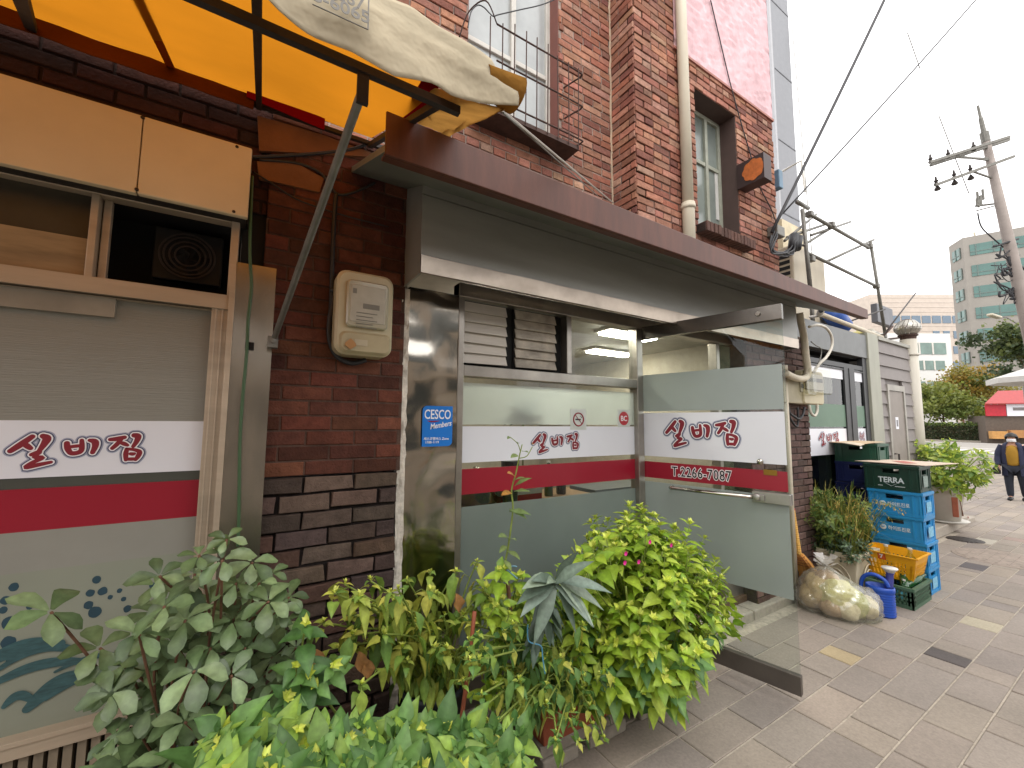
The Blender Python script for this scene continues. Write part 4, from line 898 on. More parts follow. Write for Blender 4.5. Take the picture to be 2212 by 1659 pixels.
q = MB(); put_text(q, 'CESCO', (kc, YK, k1.z-.32*kh), X3, Z3, NF, .075, .0008, lift=.0008, sx=kw*.8/.215); put_text(q, 'Members', (kc+.02, YK, k1.z-.53*kh), Vector((.985, 0, .17)), Vector((-.17, 0, .985)), NF, .042, .0006, lift=.0008, shear=.3, sx=.82); put_text(q, '세스코멤버스 Zone', (kc-.006, YK, k0.z+.16*kh), X3, Z3, NF, .019, .0002, lift=.0008); put_text(q, '1588-1119', (kc-.03, YK, k0.z+.075*kh), X3, Z3, NF, .019, .0002, lift=.0008); q.build('lettering', m_inkw, ck)
q = MB(); ribbon(q, [((kc-.06, YK, k1.z-.37*kh), .003), ((kc-.03, YK, k1.z-.39*kh), .008), ((kc+.01, YK, k1.z-.37*kh), .003)], NF, .001); q.build('swoosh', m_redfilm, ck)
for (lab, cx, cy, wd, nm) in (('no smoking sticker with red ring on the window film', 1250, 906, 34, 'smoke'), ('red round card payment sticker at the right edge of the shop window', 1348, 904, 26, 'bc')):
    c = at(cx, cy, YF-.0); s = (at(cx+wd/2, cy, YF).x-at(cx-wd/2, cy, YF).x)/2
    t = thing('sticker', lab, 'sticker', (c.x, YF, c.z-s)); y = YF+.002
    MB().box(c.x-s, c.x+s, y, y+.0015, c.z-s, c.z+s).build('backing', M('sticker_white', 'c9cdc8', .4), t)
    q = MB()
    if nm == 'smoke':
        q.tube([(c.x+s*.62*math.cos(k*math.pi/16), y-.001, c.z+s*.62*math.sin(k*math.pi/16)) for k in range(33)], .005, 5); q.bar((c.x-s*.42, y-.001, c.z+s*.42), (c.x+s*.42, y-.001, c.z-s*.42), .007, .002); q.build('ring', m_redfilm, t)
        q = MB(); q.box(c.x-s*.4, c.x+s*.3, y-.0006, y-.0001, c.z-s*.08, c.z+s*.06); q.tube(smooth_pts([(c.x+s*.3, y-.0008, c.z+.01), (c.x+s*.42, y-.0008, c.z+s*.2), (c.x+s*.2, y-.0008, c.z+s*.34)], 4), .002, 4); q.build('cigarette', m_inkb, t)
    else:
        q.lathe([(0, -.0008), (s*.8, -.0008), (s*.8, 0)], (c.x, y, c.z), 28, axis='y'); q.build('disc', M('red_sticker', 'b5303a', .4), t)
        q = MB(); put_text(q, 'BC', (c.x, y-.0012, c.z-s*.28), X3, Z3, NF, s*.85, .001, lift=.0006); q.build('lettering', m_inkw, t)
zv0, zv1 = at(1100, 806, YF).z, at(1050, 692, YF).z
m_louv = M('white_slat', 'cdc6bc', .55, var=.12, scale=7, stretch=(.4, 1, 3)); m_louvd = M('grimy_slat', 'b8ae9f', .65, var=.5, scale=7, stretch=(1, 1, 1.6), var2=.35)
for (lab, xa_, xb_, mat) in (('clean white shutter ventilator above the shop window, the left of the pair', 993, 1100, m_louv), ('white shutter ventilator stained with brown grease above the shop window', 1112, 1206, m_louvd)):
    x0, x1 = at(xa_, 750, YF).x+.004, at(xb_, 760, YF).x-.004
    if xa_ == 993: x0 = gx0+.038
    z0, z1 = ztr+.058, zt-.012
    t = thing('ventilator', lab, 'ventilator', ((x0+x1)/2, YF+.02, z0)); hh_ = z1-z0
    q = MB(); q.box(x0, x1, YF+.03, YF+.04, z0, z1); q.build('frame', m_black, t)
    MB().box(x0+.006, x1-.006, YF+.006, YF+.028, z1-.075, z1-.008).build('top_panel', M('grey_plastic', '8f918c', .5), t)
    q = MB(); q.box(x0+.04, x0+.10, YF+.0045, YF+.0058, z1-.05, z1-.03); q.build('label', M('violet_label', '4b4a8c', .5), t)
    q = MB(); zz_ = z1-.08; k = 0
    while zz_ > z0+.02:
        h_ = .066; q.hexa([(x0+.008, YF+.0, zz_-h_), (x1-.012, YF+.0+.004*math.sin(k*2.1), zz_-h_+.004*math.sin(k*1.7)), (x1-.012, YF+.012, zz_-h_), (x0+.008, YF+.012, zz_-h_), (x0+.008, YF+.022, zz_), (x1-.012, YF+.022, zz_), (x1-.012, YF+.028, zz_), (x0+.008, YF+.028, zz_)])
        zz_ -= h_*.98; k += 1
    q.build('slat', mat, t)
vb = MB(); vb.box(gx0+.036, xm-.02, YF+.041, YF+.046, ztr+.056, zt); vb.build('transom_panel', m_black, B)

# ================================================================== LOW SIDING BUILDING at right
YR = 2.35
def Rr(px, py): return at(px, py, YR)
LBX0 = 5.14; lwx0, lwx1 = Rr(1742, 900).x, Rr(1879, 900).x; lpx0, lpx1 = lwx1+.0, Rr(1898, 850).x; lsx1 = Rr(1962, 800).x
ltop = (Rr(1733, 683).z+Rr(1868, 730).z)/2; stop_ = Rr(1918, 742).z
LB = thing('siding_building', 'low grey building with lap siding and dark framed restaurant windows', 'building', (7, 3.5, 0))
q = MB(); q.box(LBX0, lsx1-.01, YR+.25, 7.5, 0, ltop-.25); q.box(LBX0, lpx0, YR+.04, YR+.6, ltop-.02, ltop); q.build('wall', M('low_wall', '6f6b67', .85), LB)
q = MB(); zpb = Rr(1810, 762).z; q.box(LBX0, lpx0, YR-.02, YR+.1, zpb, ltop); q.build('fascia', M('grey_fascia', '6a6c6c', .5, .2, var=.15), LB, bevel=.004)
zw1 = Rr(1810, 782).z; zw0 = 1.0
fr = MB(); xm0, xm1 = Rr(1829, 900).x, Rr(1851, 900).x
fr.box(lwx0, lwx1, YR-.0, YR+.05, zw1-.06, zw1); fr.box(lwx0, lwx1, YR, YR+.06, zpb-.22, zpb-.2); fr.box(lwx0-.02, lwx0+.04, YR-.003, YR+.06, .5, zpb); fr.box(lwx1-.14, lwx1, YR-.003, YR+.06, .5, zpb)
fr.box(xm0, xm1, YR-.004, YR+.05, .5, zw1-.06); fr.box(lwx0, lwx1, YR, YR+.05, .5, .62); fr.box((xm0+xm1)/2-.02, (xm0+xm1)/2+.02, YR-.012, YR-.004, .62, zw1-.06); fr.build('window_frame', m_dkalu, LB)
q = MB(); q.box(lwx0, lwx1, YR+.06, YR+.24, zpb-.02, zpb); q.box(lwx0, lwx1, YR+.2, YR+.24, zw1-.05, zpb-.02); q.build('soffit_box', m_black, LB)
q = MB(); q.box(LBX0, lwx0+.03, YR+.02, YR+.1, 0, zpb); q.build('side_panel', M('dark_panel', '4a4846', .7), LB)
for (x0, x1) in ((lwx0+.04, xm0), (xm1, lwx1-.14)):
    q = MB(); q.box(x0, x1, YR+.018, YR+.026, .62, zw1-.06); wo = q.build('window', glass('side_glass', (.5, .56, .55), 1.5), LB)
    zA_, zB_, zC_, zD_, zE_ = zw1-.08, Rr(1810, 815).z, Rr(1800, 873).z, Rr(1800, 922).z, Rr(1800, 926).z
    q = MB(); q.box(x0+.01, x1-.01, YR+.012, YR+.017, zA_-.14, zA_); q.build('film', m_white, wo)
    q = MB(); q.box(x0, x1, YR+.012, YR+.017, zD_, zC_); q.build('film', m_frostg, wo)
    q = MB(); q.box(x0, x1, YR+.012, YR+.017, zE_-.32, zE_); q.build('film', m_white, wo)
    brush_name(((x0+x1)/2, YR+.0115, zE_-.13), X3, Z3, NF, (x1-x0)*.5/840, .15/205, wo)
    q = MB(); q.box(x0+.05, x1, YR+.2, YR+.21, zw1-.85, zw1-.62, hx('4f86b4')); q.box(x0+.04, x1, YR+.12, YR+.125, zw1-.62, zw1-.58, hx('7f9db5')); q.build('blue_blind', m_vcol, wo)
    q = MB(); q.box(x1-.34, x1-.2, YR+.13, YR+.22, .6, zw1-.2); q.build('inner_post', M('cream_post', 'b3ad96', .6), wo)
q = MB(); q.box(lwx0, lwx1, YR+.23, YR+.248, .5, zw1); q.build('inner_wall', M('inside_dark', '45484a', .8), LB)
q = MB(); q.box(lwx0, lwx1+.0, YR+.0, YR+.2, 0, .5); q.build('lower_wall', M('low_brown', '5d5550', .85), LB)
q = MB(); q.box(lpx0, lpx1, YR-.038, YR+.05, .0, stop_+.06); q.build('corner_post', M('pale_green_post', '98988a', .55, var=.12, stretch=(1, 1, .3)), LB, bevel=.006)
dx0, dx1 = Rr(1917, 900).x, Rr(1948, 900).x; dzt = Rr(1925, 845).z
q = MB(); nb = 15; hs = (stop_-.1)/nb
for k in range(nb):
    z = .1+k*hs
    for (a, b) in (((lpx1, dx0-.06), (dx1+.06, lsx1)) if z < dzt+.02 else ((lpx1, lsx1),)):
        q.hexa([(a, YR-.035, z), (b, YR-.035, z), (b, YR+.02, z), (a, YR+.02, z), (a, YR-.012, z+hs), (b, YR-.012, z+hs), (b, YR+.02, z+hs), (a, YR+.02, z+hs)])
q.box(lsx1-.02, lsx1, YR+.02, 7.5, .0, stop_); q.box(lpx1, lsx1, YR+.02, YR+.25, 0, stop_-.01); q.build('siding', M('lap_siding', '7a7370', .6, var=.1, scale=5), LB)
q = MB(); q.box(lpx1, lsx1+.01, YR-.045, YR+.06, stop_, stop_+.05); q.build('coping', M('coping', '8c8a80', .5), LB)
q = MB(); q.box(dx0, dx1, YR-.03, YR+.02, .14, dzt); dd_ = q.build('door', M('grey_door', '857d76', .6, var=.1), LB)
q = MB(); q.box(dx0-.06, dx0, YR-.045, YR+.02, .14, dzt+.09); q.box(dx1, dx1+.06, YR-.045, YR+.02, .14, dzt+.09); q.box(dx0, dx1, YR-.045, YR+.02, dzt+.003, dzt+.09); q.build('frame', M('door_frame', '97938a', .5), dd_)
q = MB(); hc = Rr(1931, 960); q.tube([(dx0+.07, YR-.03, .98), (dx0+.07, YR-.08, .98), (dx0+.07, YR-.08, 1.25), (dx0+.07, YR-.03, 1.25)], .012, 6); q.tube([(dx0+.07, YR-.06, 1.0), (dx0+.22, YR-.06, 1.0)], .012, 6); q.build('handle', m_iron, dd_)
c = Rr(1932, 914); q = MB(); q.box(c.x-.06, c.x+.06, YR-.034, YR-.031, c.z-.09, c.z+.09); so_ = q.build('notice', m_white, dd_); q = MB(); q.box(c.x-.028, c.x+.03, YR-.0365, YR-.0345, c.z-.05, c.z+.05); q.build('print', M('grey_mark', '77777a', .6), dd_)
# round white flue with spinning ventilator
fxp = atx(1975, 900, lsx1+.14); FLX = fxp.x; FLY = fxp.y
fl = thing('flue_pipe', 'tall white ventilation pipe with round metal turbine at the end of the siding wall', 'pipe', (FLX, FLY, .1))
zt2 = at(1965, 735, FLY).z
q = MB(); q.tube([(FLX, FLY, .1), (FLX, FLY, zt2)], .11, 20); q.tube([(FLX, FLY, zt2-.28), (FLX, FLY, zt2-.24)], .118, 20); q.build('pipe', M('white_pipe', 'b9b3a6', .5, var=.12, stretch=(1, 1, .3)), fl, smooth=True)
q = MB(); q.lathe([(.1, 0), (.11, .06), (.1, .06)], (FLX, FLY, zt2), 18); q.lathe([(.13, .06), (.13, .08), (.0, .08)], (FLX, FLY, zt2), 18); q.lathe([(.09, .32), (.06, .34), (0, .345)], (FLX, FLY, zt2), 18); q.build('collar', m_rust, fl)
q = MB()
for k in range(16):
    t0 = 2*math.pi*k/16
    q.grid(lambda a, b: (FLX+(.10+.075*math.sin(math.pi*b))*math.cos(t0+.34*a+.5*b), FLY+(.10+.075*math.sin(math.pi*b))*math.sin(t0+.34*a+.5*b), zt2+.07+.25*b), 2, 8)
q.build('turbine', M('turbine_metal', 'a8a49c', .35, .8), fl, solid=.003)
# electricity meters and conduits on the brick corner
XMC = 5.12; ym = 2.07
for (lab, px0, px1, py0, py1, dy) in (('tall clear covered meter box, the right of the two on the dark brick corner', 1746, 1785, 800, 872, .0), ('smaller clear covered meter box, the left of the two on the dark brick corner', 1733, 1752, 811, 872, .02)):
    y = ym-.04+dy; a_, b_ = at(px0, py1, y), at(px1, py0, y)
    t = thing('electric_meter', lab, 'meter', ((a_.x+b_.x)/2, 2.15, a_.z)); hh_ = b_.z-a_.z
    q = MB(); rbox(q, a_.x, b_.x, y+.035, 2.142, a_.z, b_.z-.02, .03); q.build('case', m_cream_p, t)
    q = MB(); rbox(q, a_.x+.03, b_.x-.03, y+.02, y+.036, a_.z+hh_*.4, b_.z-.06, .015); q.build('dial', M('dial_face', '8f8878', .4), t)
    q = MB(); q.box(a_.x+.05, b_.x-.06, y+.017, y+.0195, b_.z-.14, b_.z-.10); q.build('display', m_dkalu, t)
    q = MB(); rbox(q, a_.x, b_.x+.004, y-.05, y+.034, a_.z+hh_*.28, b_.z, .04); q.build('cover', m_clearp, t)
bxm = MB(); a_, b_ = at(1690, 870, 2.1), at(1735, 812, 2.1); bxm.box(a_.x, b_.x+.02, 2.08, 2.145, a_.z, b_.z); tag(bxm.build('meter_board', M('beige_board', 'a0977f', .6), bevel=.008), 'beige backing box left of the two small meters on the dark brick', 'box')
for (lab, pts, r, mt, Yc) in (('thick taped cream conduit dropping from under the canopy to the small meters', ((1727, 676), (1731, 700), (1737, 730), (1741, 770), (1745, 800), (1740, 816), (1724, 818), (1708, 812), (1697, 806)), .034, M('taped_conduit', 'd2c8b2', .6, var=.2, scale=8), 2.03),
                              ('white cable looping out above the small meter boxes', ((1748, 706), (1766, 702), (1784, 708), (1796, 726), (1797, 748), (1786, 770), (1770, 786), (1758, 804)), .014, m_wcable, 2.0),
                              ('thin grey wire hanging beside the white looped cable', ((1752, 738), (1762, 746), (1772, 752), (1774, 765), (1768, 785), (1760, 800)), .006, m_galv, 2.03),
                              ('black cables looping below the small meter boxes', ((1702, 878), (1706, 892), (1716, 900), (1726, 905), (1734, 896), (1738, 880)), .012, m_cable, 2.1),
                              ('black cable tail hanging straight down below the small meter boxes', ((1700, 878), (1706, 900), (1714, 915), (1722, 921), (1724, 905), (1723, 880)), .01, m_cable, 2.11),
                              ('cream flexible hose curled under the taller small meter', ((1748, 876), (1752, 892), (1760, 898), (1765, 888), (1765, 874)), .014, m_wcable, 2.08)):
    q = MB(); q.tube(smooth_pts([at(x, y, Yc) for x, y in pts], 6), r, 9); tag(q.build('cable' if r < .02 else 'conduit', mt, smooth=True), lab, 'cable' if r < .02 else 'conduit')
q = MB(); a_ = at(1693, 800, 2.1); q.tube([(a_.x, 2.1, .1), (a_.x, 2.1, a_.z+.04)], .028, 10); q.tube([(a_.x, 2.1, a_.z), (a_.x, 2.1, a_.z+.05)], .036, 10); tag(q.build('pole', m_pipe, smooth=True), 'thin beige upright pipe in front of the dark brick behind the open glass door', 'pipe')
cv = thing('security_camera', 'small white security camera under the far end of the canopy', 'camera', at(1766, 683, 2.2)); c = WLOC[cv.name]
q = MB(); q.tube([c+Vector((-.16, -.1, .02)), c+Vector((.05, 0, .03))], .036, 12); q.build('body', m_wframe, cv, smooth=True); q = MB(); q.tube([c+Vector((-.165, -.1025, .02)), c+Vector((-.155, -.098, .02))], .026, 12); q.build('lens', m_black, cv); q = MB(); q.tube([c, c+Vector((.1, .12, .03))], .014, 8); q.build('bracket', m_wframe, cv)

# roof clutter and scaffold on the low building
def tubes(name, lab, cat, segs, r, mt, n=8):
    q = MB()
    for a, b in segs: q.tube([a, b], r, n)
    return tag(q.build(name, mt, smooth=True), lab, cat)
S = lambda px, py, Y=2.75: at(px, py, Y)
sc_t = thing('scaffold', 'scaffold of grey steel tubes standing on the roof of the low building', 'scaffold', (7.2, 2.75, ltop))
segs = [((1733, 452), (1752, 640), .03), ((1752, 640), (1756, 700), .03), ((1880, 520), (1913, 728), .026), ((1749, 463), (1876, 535), .026), ((1748, 548), (1893, 618), .024),
        ((1695, 520), (1763, 463), .02), ((1700, 513), (1793, 481), .02), ((1752, 508), (1837, 479), .02), ((1735, 530), (1800, 490), .02), ((1783, 566), (1887, 518), .022), ((1722, 436), (1746, 450), .03)]
for i, (a, b, r) in enumerate(segs):
    q = MB(); dy = .0 if i < 5 else .1; pa, pb = S(*a, 2.75+dy*(.2)), S(*b, 2.75+dy); 
    if i in (1, 2):
        pb.x = pa.x+(pb.x-pa.x); 
    q.tube([pa, pb], r, 8); q.build('tube', m_galv, sc_t, smooth=True)
for (x, y) in ((1749, 463), (1878, 532), (1893, 618), (1796, 486), (1752, 560), (1908, 726)):
    c = S(x, y); q = MB(); q.box(c.x-.045, c.x+.045, c.y-.045, c.y+.045, c.z-.04, c.z+.04); q.build('clamp', m_galv, sc_t, bevel=.01)
tubes('roof_pole', 'pale pole lying sloped along the front edge of the low roof', 'pole', [(S(1776, 680, 2.3), S(1905, 729, 2.4))], .03, m_pipe)
tubes('roof_bar', 'dark thin bar leaning out over the low roof at an angle', 'bar', [(S(1905, 728, 2.6), S(1978, 633, 2.6))], .012, m_iron)
tubes('roof_bar', 'second dark bar lying lower across the clutter on the low roof', 'bar', [(S(1818, 700, 2.7), S(1912, 668, 2.7))], .012, m_iron)
tubes('roof_bar', 'short dark rods sticking out at the end of the low roof', 'bar', [(S(1905, 728, 2.6), S(1928, 705, 2.6)), (S(1903, 735, 2.6), S(1955, 728, 2.6))], .016, m_rust)
c = S(1803, 687, 2.8); q = MB(); q.tube([c+Vector((-.12, 0, .08)), c+Vector((.28, .0, -.1))], .14, 16); tag(q.build('barrel', M('blue_barrel', '2f58a6', .45), smooth=True), 'blue plastic barrel lying on the roof of the low building', 'barrel')
c = S(1862, 720, 2.8); q = MB(); rbox(q, c.x-.2, c.x+.2, 2.7, 2.9, ltop, ltop+.3, .06); q.lathe([(.05, ltop+.29), (.045, ltop+.36), (0, ltop+.36)], (c.x-.08, 2.8, 0), 10); tag(q.build('jug', M('yellow_jug', 'c9bf7a', .5)), 'pale yellow plastic jug on the edge of the low roof', 'jug')
q = MB(); rbox(q, c.x+.25, c.x+.5, 2.7, 2.9, ltop, ltop+.34, .06); q.lathe([(.05, ltop+.33), (.045, ltop+.4), (0, ltop+.4)], (c.x+.4, 2.8, 0), 10); tag(q.build('jug', M('white_jug', 'bdbab0', .5)), 'whitish plastic jug beside the yellow one on the low roof', 'jug')
q = MB(); a_, b_ = S(1897, 695, 2.9), S(1928, 668, 2.9); q.box(a_.x, b_.x, 2.9, 3.0, a_.z, b_.z); tag(q.build('junction_box', M('grey_box', '63646a', .5), bevel=.01), 'dark grey box fixed to the scaffold upright above the low roof', 'box')
ac = thing('air_conditioner', 'beige outdoor air conditioner unit standing behind the brick corner', 'air conditioner', (6.0, 3.1, ltop))
a_, b_ = at(1742, 615, 2.95), at(1777, 552, 2.95)
q = MB(); ax0, ax1 = at(1716, 600, 2.95).x, at(1783, 600, 2.95).x; azt = at(1750, 545, 2.95).z; q.box(ax0, ax1, 2.95, 3.35, ltop, azt); q.build('case', M('beige_unit', 'b6ab95', .5, var=.12, stretch=(1, 1, .3)), ac, bevel=.02)
q = MB()
for k in range(14): q.box(ax0-.006, ax0-.001, 3.0+.0, 3.3, ltop+.1+k*(azt-ltop-.2)/14, ltop+.1+(k+.6)*(azt-ltop-.2)/14)
q.build('grille', m_black, ac)
q = MB(); a_ = at(1690, 500, 3.4); q.box(a_.x, at(1735, 500, 3.4).x, 3.4, 3.9, ltop, at(1700, 478, 3.4).z); tag(q.build('rooftop_cabin', M('pale_cabin', 'cdbf9f', .6)), 'pale cream cabin wall behind the brick corner and the scaffold', 'cabin')
# cable knot at the brick corner
bk_ = thing('cable_bracket', 'tangle of black cables and splice case on the brick corner', 'cable bracket', at(1675, 520, 2.18))
q = MB(); c = at(1672, 502, 2.2); q.box(c.x-.07, c.x+.09, 2.13, 2.24, c.z-.06, c.z+.05); q.build('plate', m_galv, bk_, bevel=.01)
q = MB(); 
for k in range(6):
    P = [(1672+random.uniform(-8, 8), 505+random.uniform(-6, 6)), (1668+random.uniform(-6, 6), 530+k*3), (1680+k*3, 548+random.uniform(-5, 5)), (1700+k*3, 545+random.uniform(-8, 6)), (1718, 528+random.uniform(-8, 8)), (1722+k*2, 512)]
    q.tube(smooth_pts([at(x, y, 2.16-.008*k) for x, y in P], 5), .008, 6)
q.build('loop', m_cable, bk_, smooth=True)
q = MB(); q.tube([at(1712, 540, 2.16), at(1716, 508, 2.16)], .05, 10); q.tube([at(1722, 538, 2.14), at(1726, 512, 2.14)], .04, 10); q.build('splice_case', m_cable, bk_, smooth=True)
def wire(lab, a, b, r, sag=.0, mt=None, nm='overhead_wire'):
    a, b = Vector(a), Vector(b); q = MB(); q.tube([a.lerp(b, t/14)+Vector((0, 0, -sag*4*(t/14)*(1-t/14))) for t in range(15)], r, 6); tag(q.build(nm, mt or m_cable, smooth=True), lab, 'wire')
wire('thick black overhead cable rising steeply from the brick corner into the sky', at(1667, 502, 2.15), dep(1955, -95, 5.2), .016, .02)
wire('thinner overhead wire rising to the right from the brick corner', at(1690, 462, 2.15), dep(2190, -95, 6.0), .009, .03)
wire('thin grey wire hanging down past the grey tower behind the scaffold', dep(1706, 0, 14), dep(1762, 640, 10), .012, 0, m_galv)

# ================================================================== FAR BUILDINGS
def facade_box(mb, x0, x1, y0, y1, z0, z1, col): mb.box(x0, x1, y0, y1, z0, z1, hx(col))
tb = atx(1673, 170, 13.0); tr_ = tb.y
gt = thing('grey_tower', 'tall plain grey tower block rising behind the brick corner', 'building', (15, tr_+3, 0))
q = MB(); X2 = at(1712, 200, tr_).x
q.box(13.0, X2, tr_, tr_+8, 0, 34); q.build('wall', M('grey_render', '8d8f94', .8, var=.06), gt)
q = MB(); q.box(12.9, 12.998, tr_+.0, tr_+7, 0, 34); q.build('lit_face', M('lit_face_render', 'b3b4b8', .8, var=.06), gt)  # paler slab paints the lit face of the same grey tower
q = MB()
for k in range(14): q.box(13.05, X2-.02, tr_-.012, tr_-.002, 1+k*2.3, 1.03+k*2.3)
q.build('joint', M('joint_line', '6f7176', .8), gt)
q = MB(); c = atx(1690, 370, 12.85); q.tube([c, c+Vector((0, -.5, .05)), c+Vector((0, -.55, -.9))], .03, 6); q.tube([c+Vector((0, .8, -.1)), c+Vector((0, .75, -1.0))], .03, 6); q.build('rail', m_wframe, gt)
# glass and concrete office tower
OT = dep(2083, 560, 78); ox, oy = OT.x, OT.y
ob = thing('office_building', 'tall concrete office building with bands of green tinted windows', 'building', (ox+8, oy+4, 0))
ztop_ = dep(2083, 512, 78).z; yl = None
# far left edge of the side wall: its picture column is 2050
d_ = ray(2050, 560); sx_ = ox+14; 
sidey = (CAM+d_*((ox+8-CAM.x)/d_.x)).y; side = sidey-oy
fh = (ztop_-2.5)/8.6
m_oc = M('office_concrete', '8d8881', .85, var=.1, scale=.5); m_tg = M('teal_glass', '3a625b', .1, .1, var=.25, scale=.5, spec=.9); m_tg2 = M('pale_teal_glass', '86b5ac', .12, .1, var=.25, scale=.8, spec=.9)
fd = Vector((.34, -.94, 0)); fdn = Vector((-.94, -.34, 0)); sd = Vector((.80, .60, 0))
C0 = Vector((ox, oy, 0)); FWd, SWd = 26.0, 4.2
q = MB(); P = [C0, C0+fd*FWd, C0+fd*FWd+sd*SWd, C0+sd*SWd]; q.hexa([p for p in P]+[p+Vector((0, 0, ztop_)) for p in P]); q.build('wall', m_oc, ob)
for k in range(9):
    z1_ = ztop_-1.6-k*fh; z0_ = z1_-fh*.52
    if z0_ < 2.6: break
    qq = MB(); n1 = fd.cross(Vector((0, 0, 1))).normalized(); n1 = n1 if n1.x < 0 else -n1; n2 = sd.cross(Vector((0, 0, 1))).normalized(); n2 = n2 if n2.y > 0 and False else n2
    if n2.dot(Vector((-1, .2, 0))) < 0: n2 = -n2
    for (u, W, n_, m0) in ((fd, FWd, n1, .8), (sd, SWd, n2, 1.0)):
        c = C0+u*(W/2)+n_*.02; qq.obox(c+Vector((0, 0, (z0_+z1_)/2)), u, Vector((0, 0, 1)), n_, W/2-m0, (z1_-z0_)/2, .08)
    wo = qq.build('window', m_tg, ob)
    qm = MB(); 
    for (u, W, n_, st_) in ((fd, FWd, n1, 2.2), (sd, SWd, n2, 1.3)):
        x = st_*.7
        while x < W-.8:
            qm.obox(C0+u*x+n_*.12+Vector((0, 0, (z0_+z1_)/2)), u, Vector((0, 0, 1)), n_, .06 if u is fd else .14, (z1_-z0_)/2, .06); x += st_
        qm.obox(C0+u*(W/2)+n_*.12+Vector((0, 0, z0_+(z1_-z0_)*.32)), u, Vector((0, 0, 1)), n_, W/2-.8, .07, .05)
    qm.build('mullion', M('office_frame', '5f6d68', .5), wo)
q = MB(); q.obox(C0+fd*(FWd/2)+n1*.3+Vector((0, 0, 5.0)), fd, Vector((0, 0, 1)), n1, FWd/2, .9, .2); so2 = q.build('shop_sign', M('white_sign', 'cfcfd2', .6), ob)
q = MB(); q.obox(C0+fd*6.5+n1*.52+Vector((0, 0, 5.0)), fd, Vector((0, 0, 1)), n1, 1.4, .45, .02); q.obox(C0+fd*10.5+n1*.52+Vector((0, 0, 5.0)), fd, Vector((0, 0, 1)), n1, .9, .3, .02); q.build('sign_panel', M('red_sign', 'b02030', .6), so2)
q = MB(); q.obox(C0+fd*3+n1*.52+Vector((0, 0, 5.1)), fd, Vector((0, 0, 1)), n1, 2.0, .12, .02); q.obox(C0+fd*3+n1*.52+Vector((0, 0, 4.75)), fd, Vector((0, 0, 1)), n1, 1.8, .08, .02); q.build('sign_line', M('grey_letters', '66686a', .6), so2)
q = MB(); q.obox(C0+fd*(FWd/2)+n1*.1+Vector((0, 0, 2.2)), fd, Vector((0, 0, 1)), n1, FWd/2-.5, 1.7, .1); q.build('shopfront', M('dark_shopfront', '4b504f', .3), ob)
q = MB(); p_ = C0+fd*3+sd*3; q.tube([p_+Vector((0, 0, ztop_)), p_+Vector((0, 0, ztop_+1.6))], .15, 6); q.tube([p_+Vector((-.8, 0, ztop_+1.2)), p_+Vector((1, 0, ztop_+1.5))], .08, 6); q.build('antenna', m_pipe, ob)
# beige tiled block
DB = 105
b0, b1 = dep(1880, 665, DB), dep(2066, 628, DB)
bt = thing('tiled_building', 'beige tiled office block with small square windows left of the office tower', 'building', ((b0.x+b1.x)/2, (b0.y+b1.y)/2, 0))
u = Vector((b1.x-b0.x, b1.y-b0.y, 0)); Wb = u.length; u.normalize(); n1 = Vector((u.y, -u.x, 0)); n1 = n1 if n1.dot(Vector((-1, 0, 0))) > 0 else -n1
base = Vector((b0.x, b0.y, 0)); zt_b = (b0.z+b1.z)/2+1.2
q = MB(); q.obox(base+u*(Wb/2)-n1*8+Vector((0, 0, zt_b/2)), u, Vector((0, 0, 1)), n1, Wb/2, zt_b/2, 8); q.build('wall', M('beige_tile', 'c3b6aa', .75, var=.1, scale=1.2), bt)
q = MB()
for k in range(9): q.obox(base+u*(Wb/2)+n1*.03+Vector((0, 0, zt_b-1.2*k-.8)), u, Vector((0, 0, 1)), n1, Wb/2, .05, .04)
q.build('tile_course', M('pale_tile', 'cec4ba', .75), bt)
m_bw = M('blue_window', '5c6f80', .15, .1, var=.2, spec=.8)
for r_ in range(6):
    for k in range(7):
        px = 1925+k*22; py = 690+r_*33
        if (r_ > 0 and k < 4): continue
        c = dep(px+10, py, DB)+n1*.1
        tt = ((base-CAM).dot(n1)+.05)/ray(px+10, py).dot(n1); c = CAM+ray(px+10, py)*tt
        q = MB(); q.obox(c, u, Vector((0, 0, 1)), n1, 1.05 if r_ == 0 else .8, .95, .04); q.build('window', m_bw, bt)
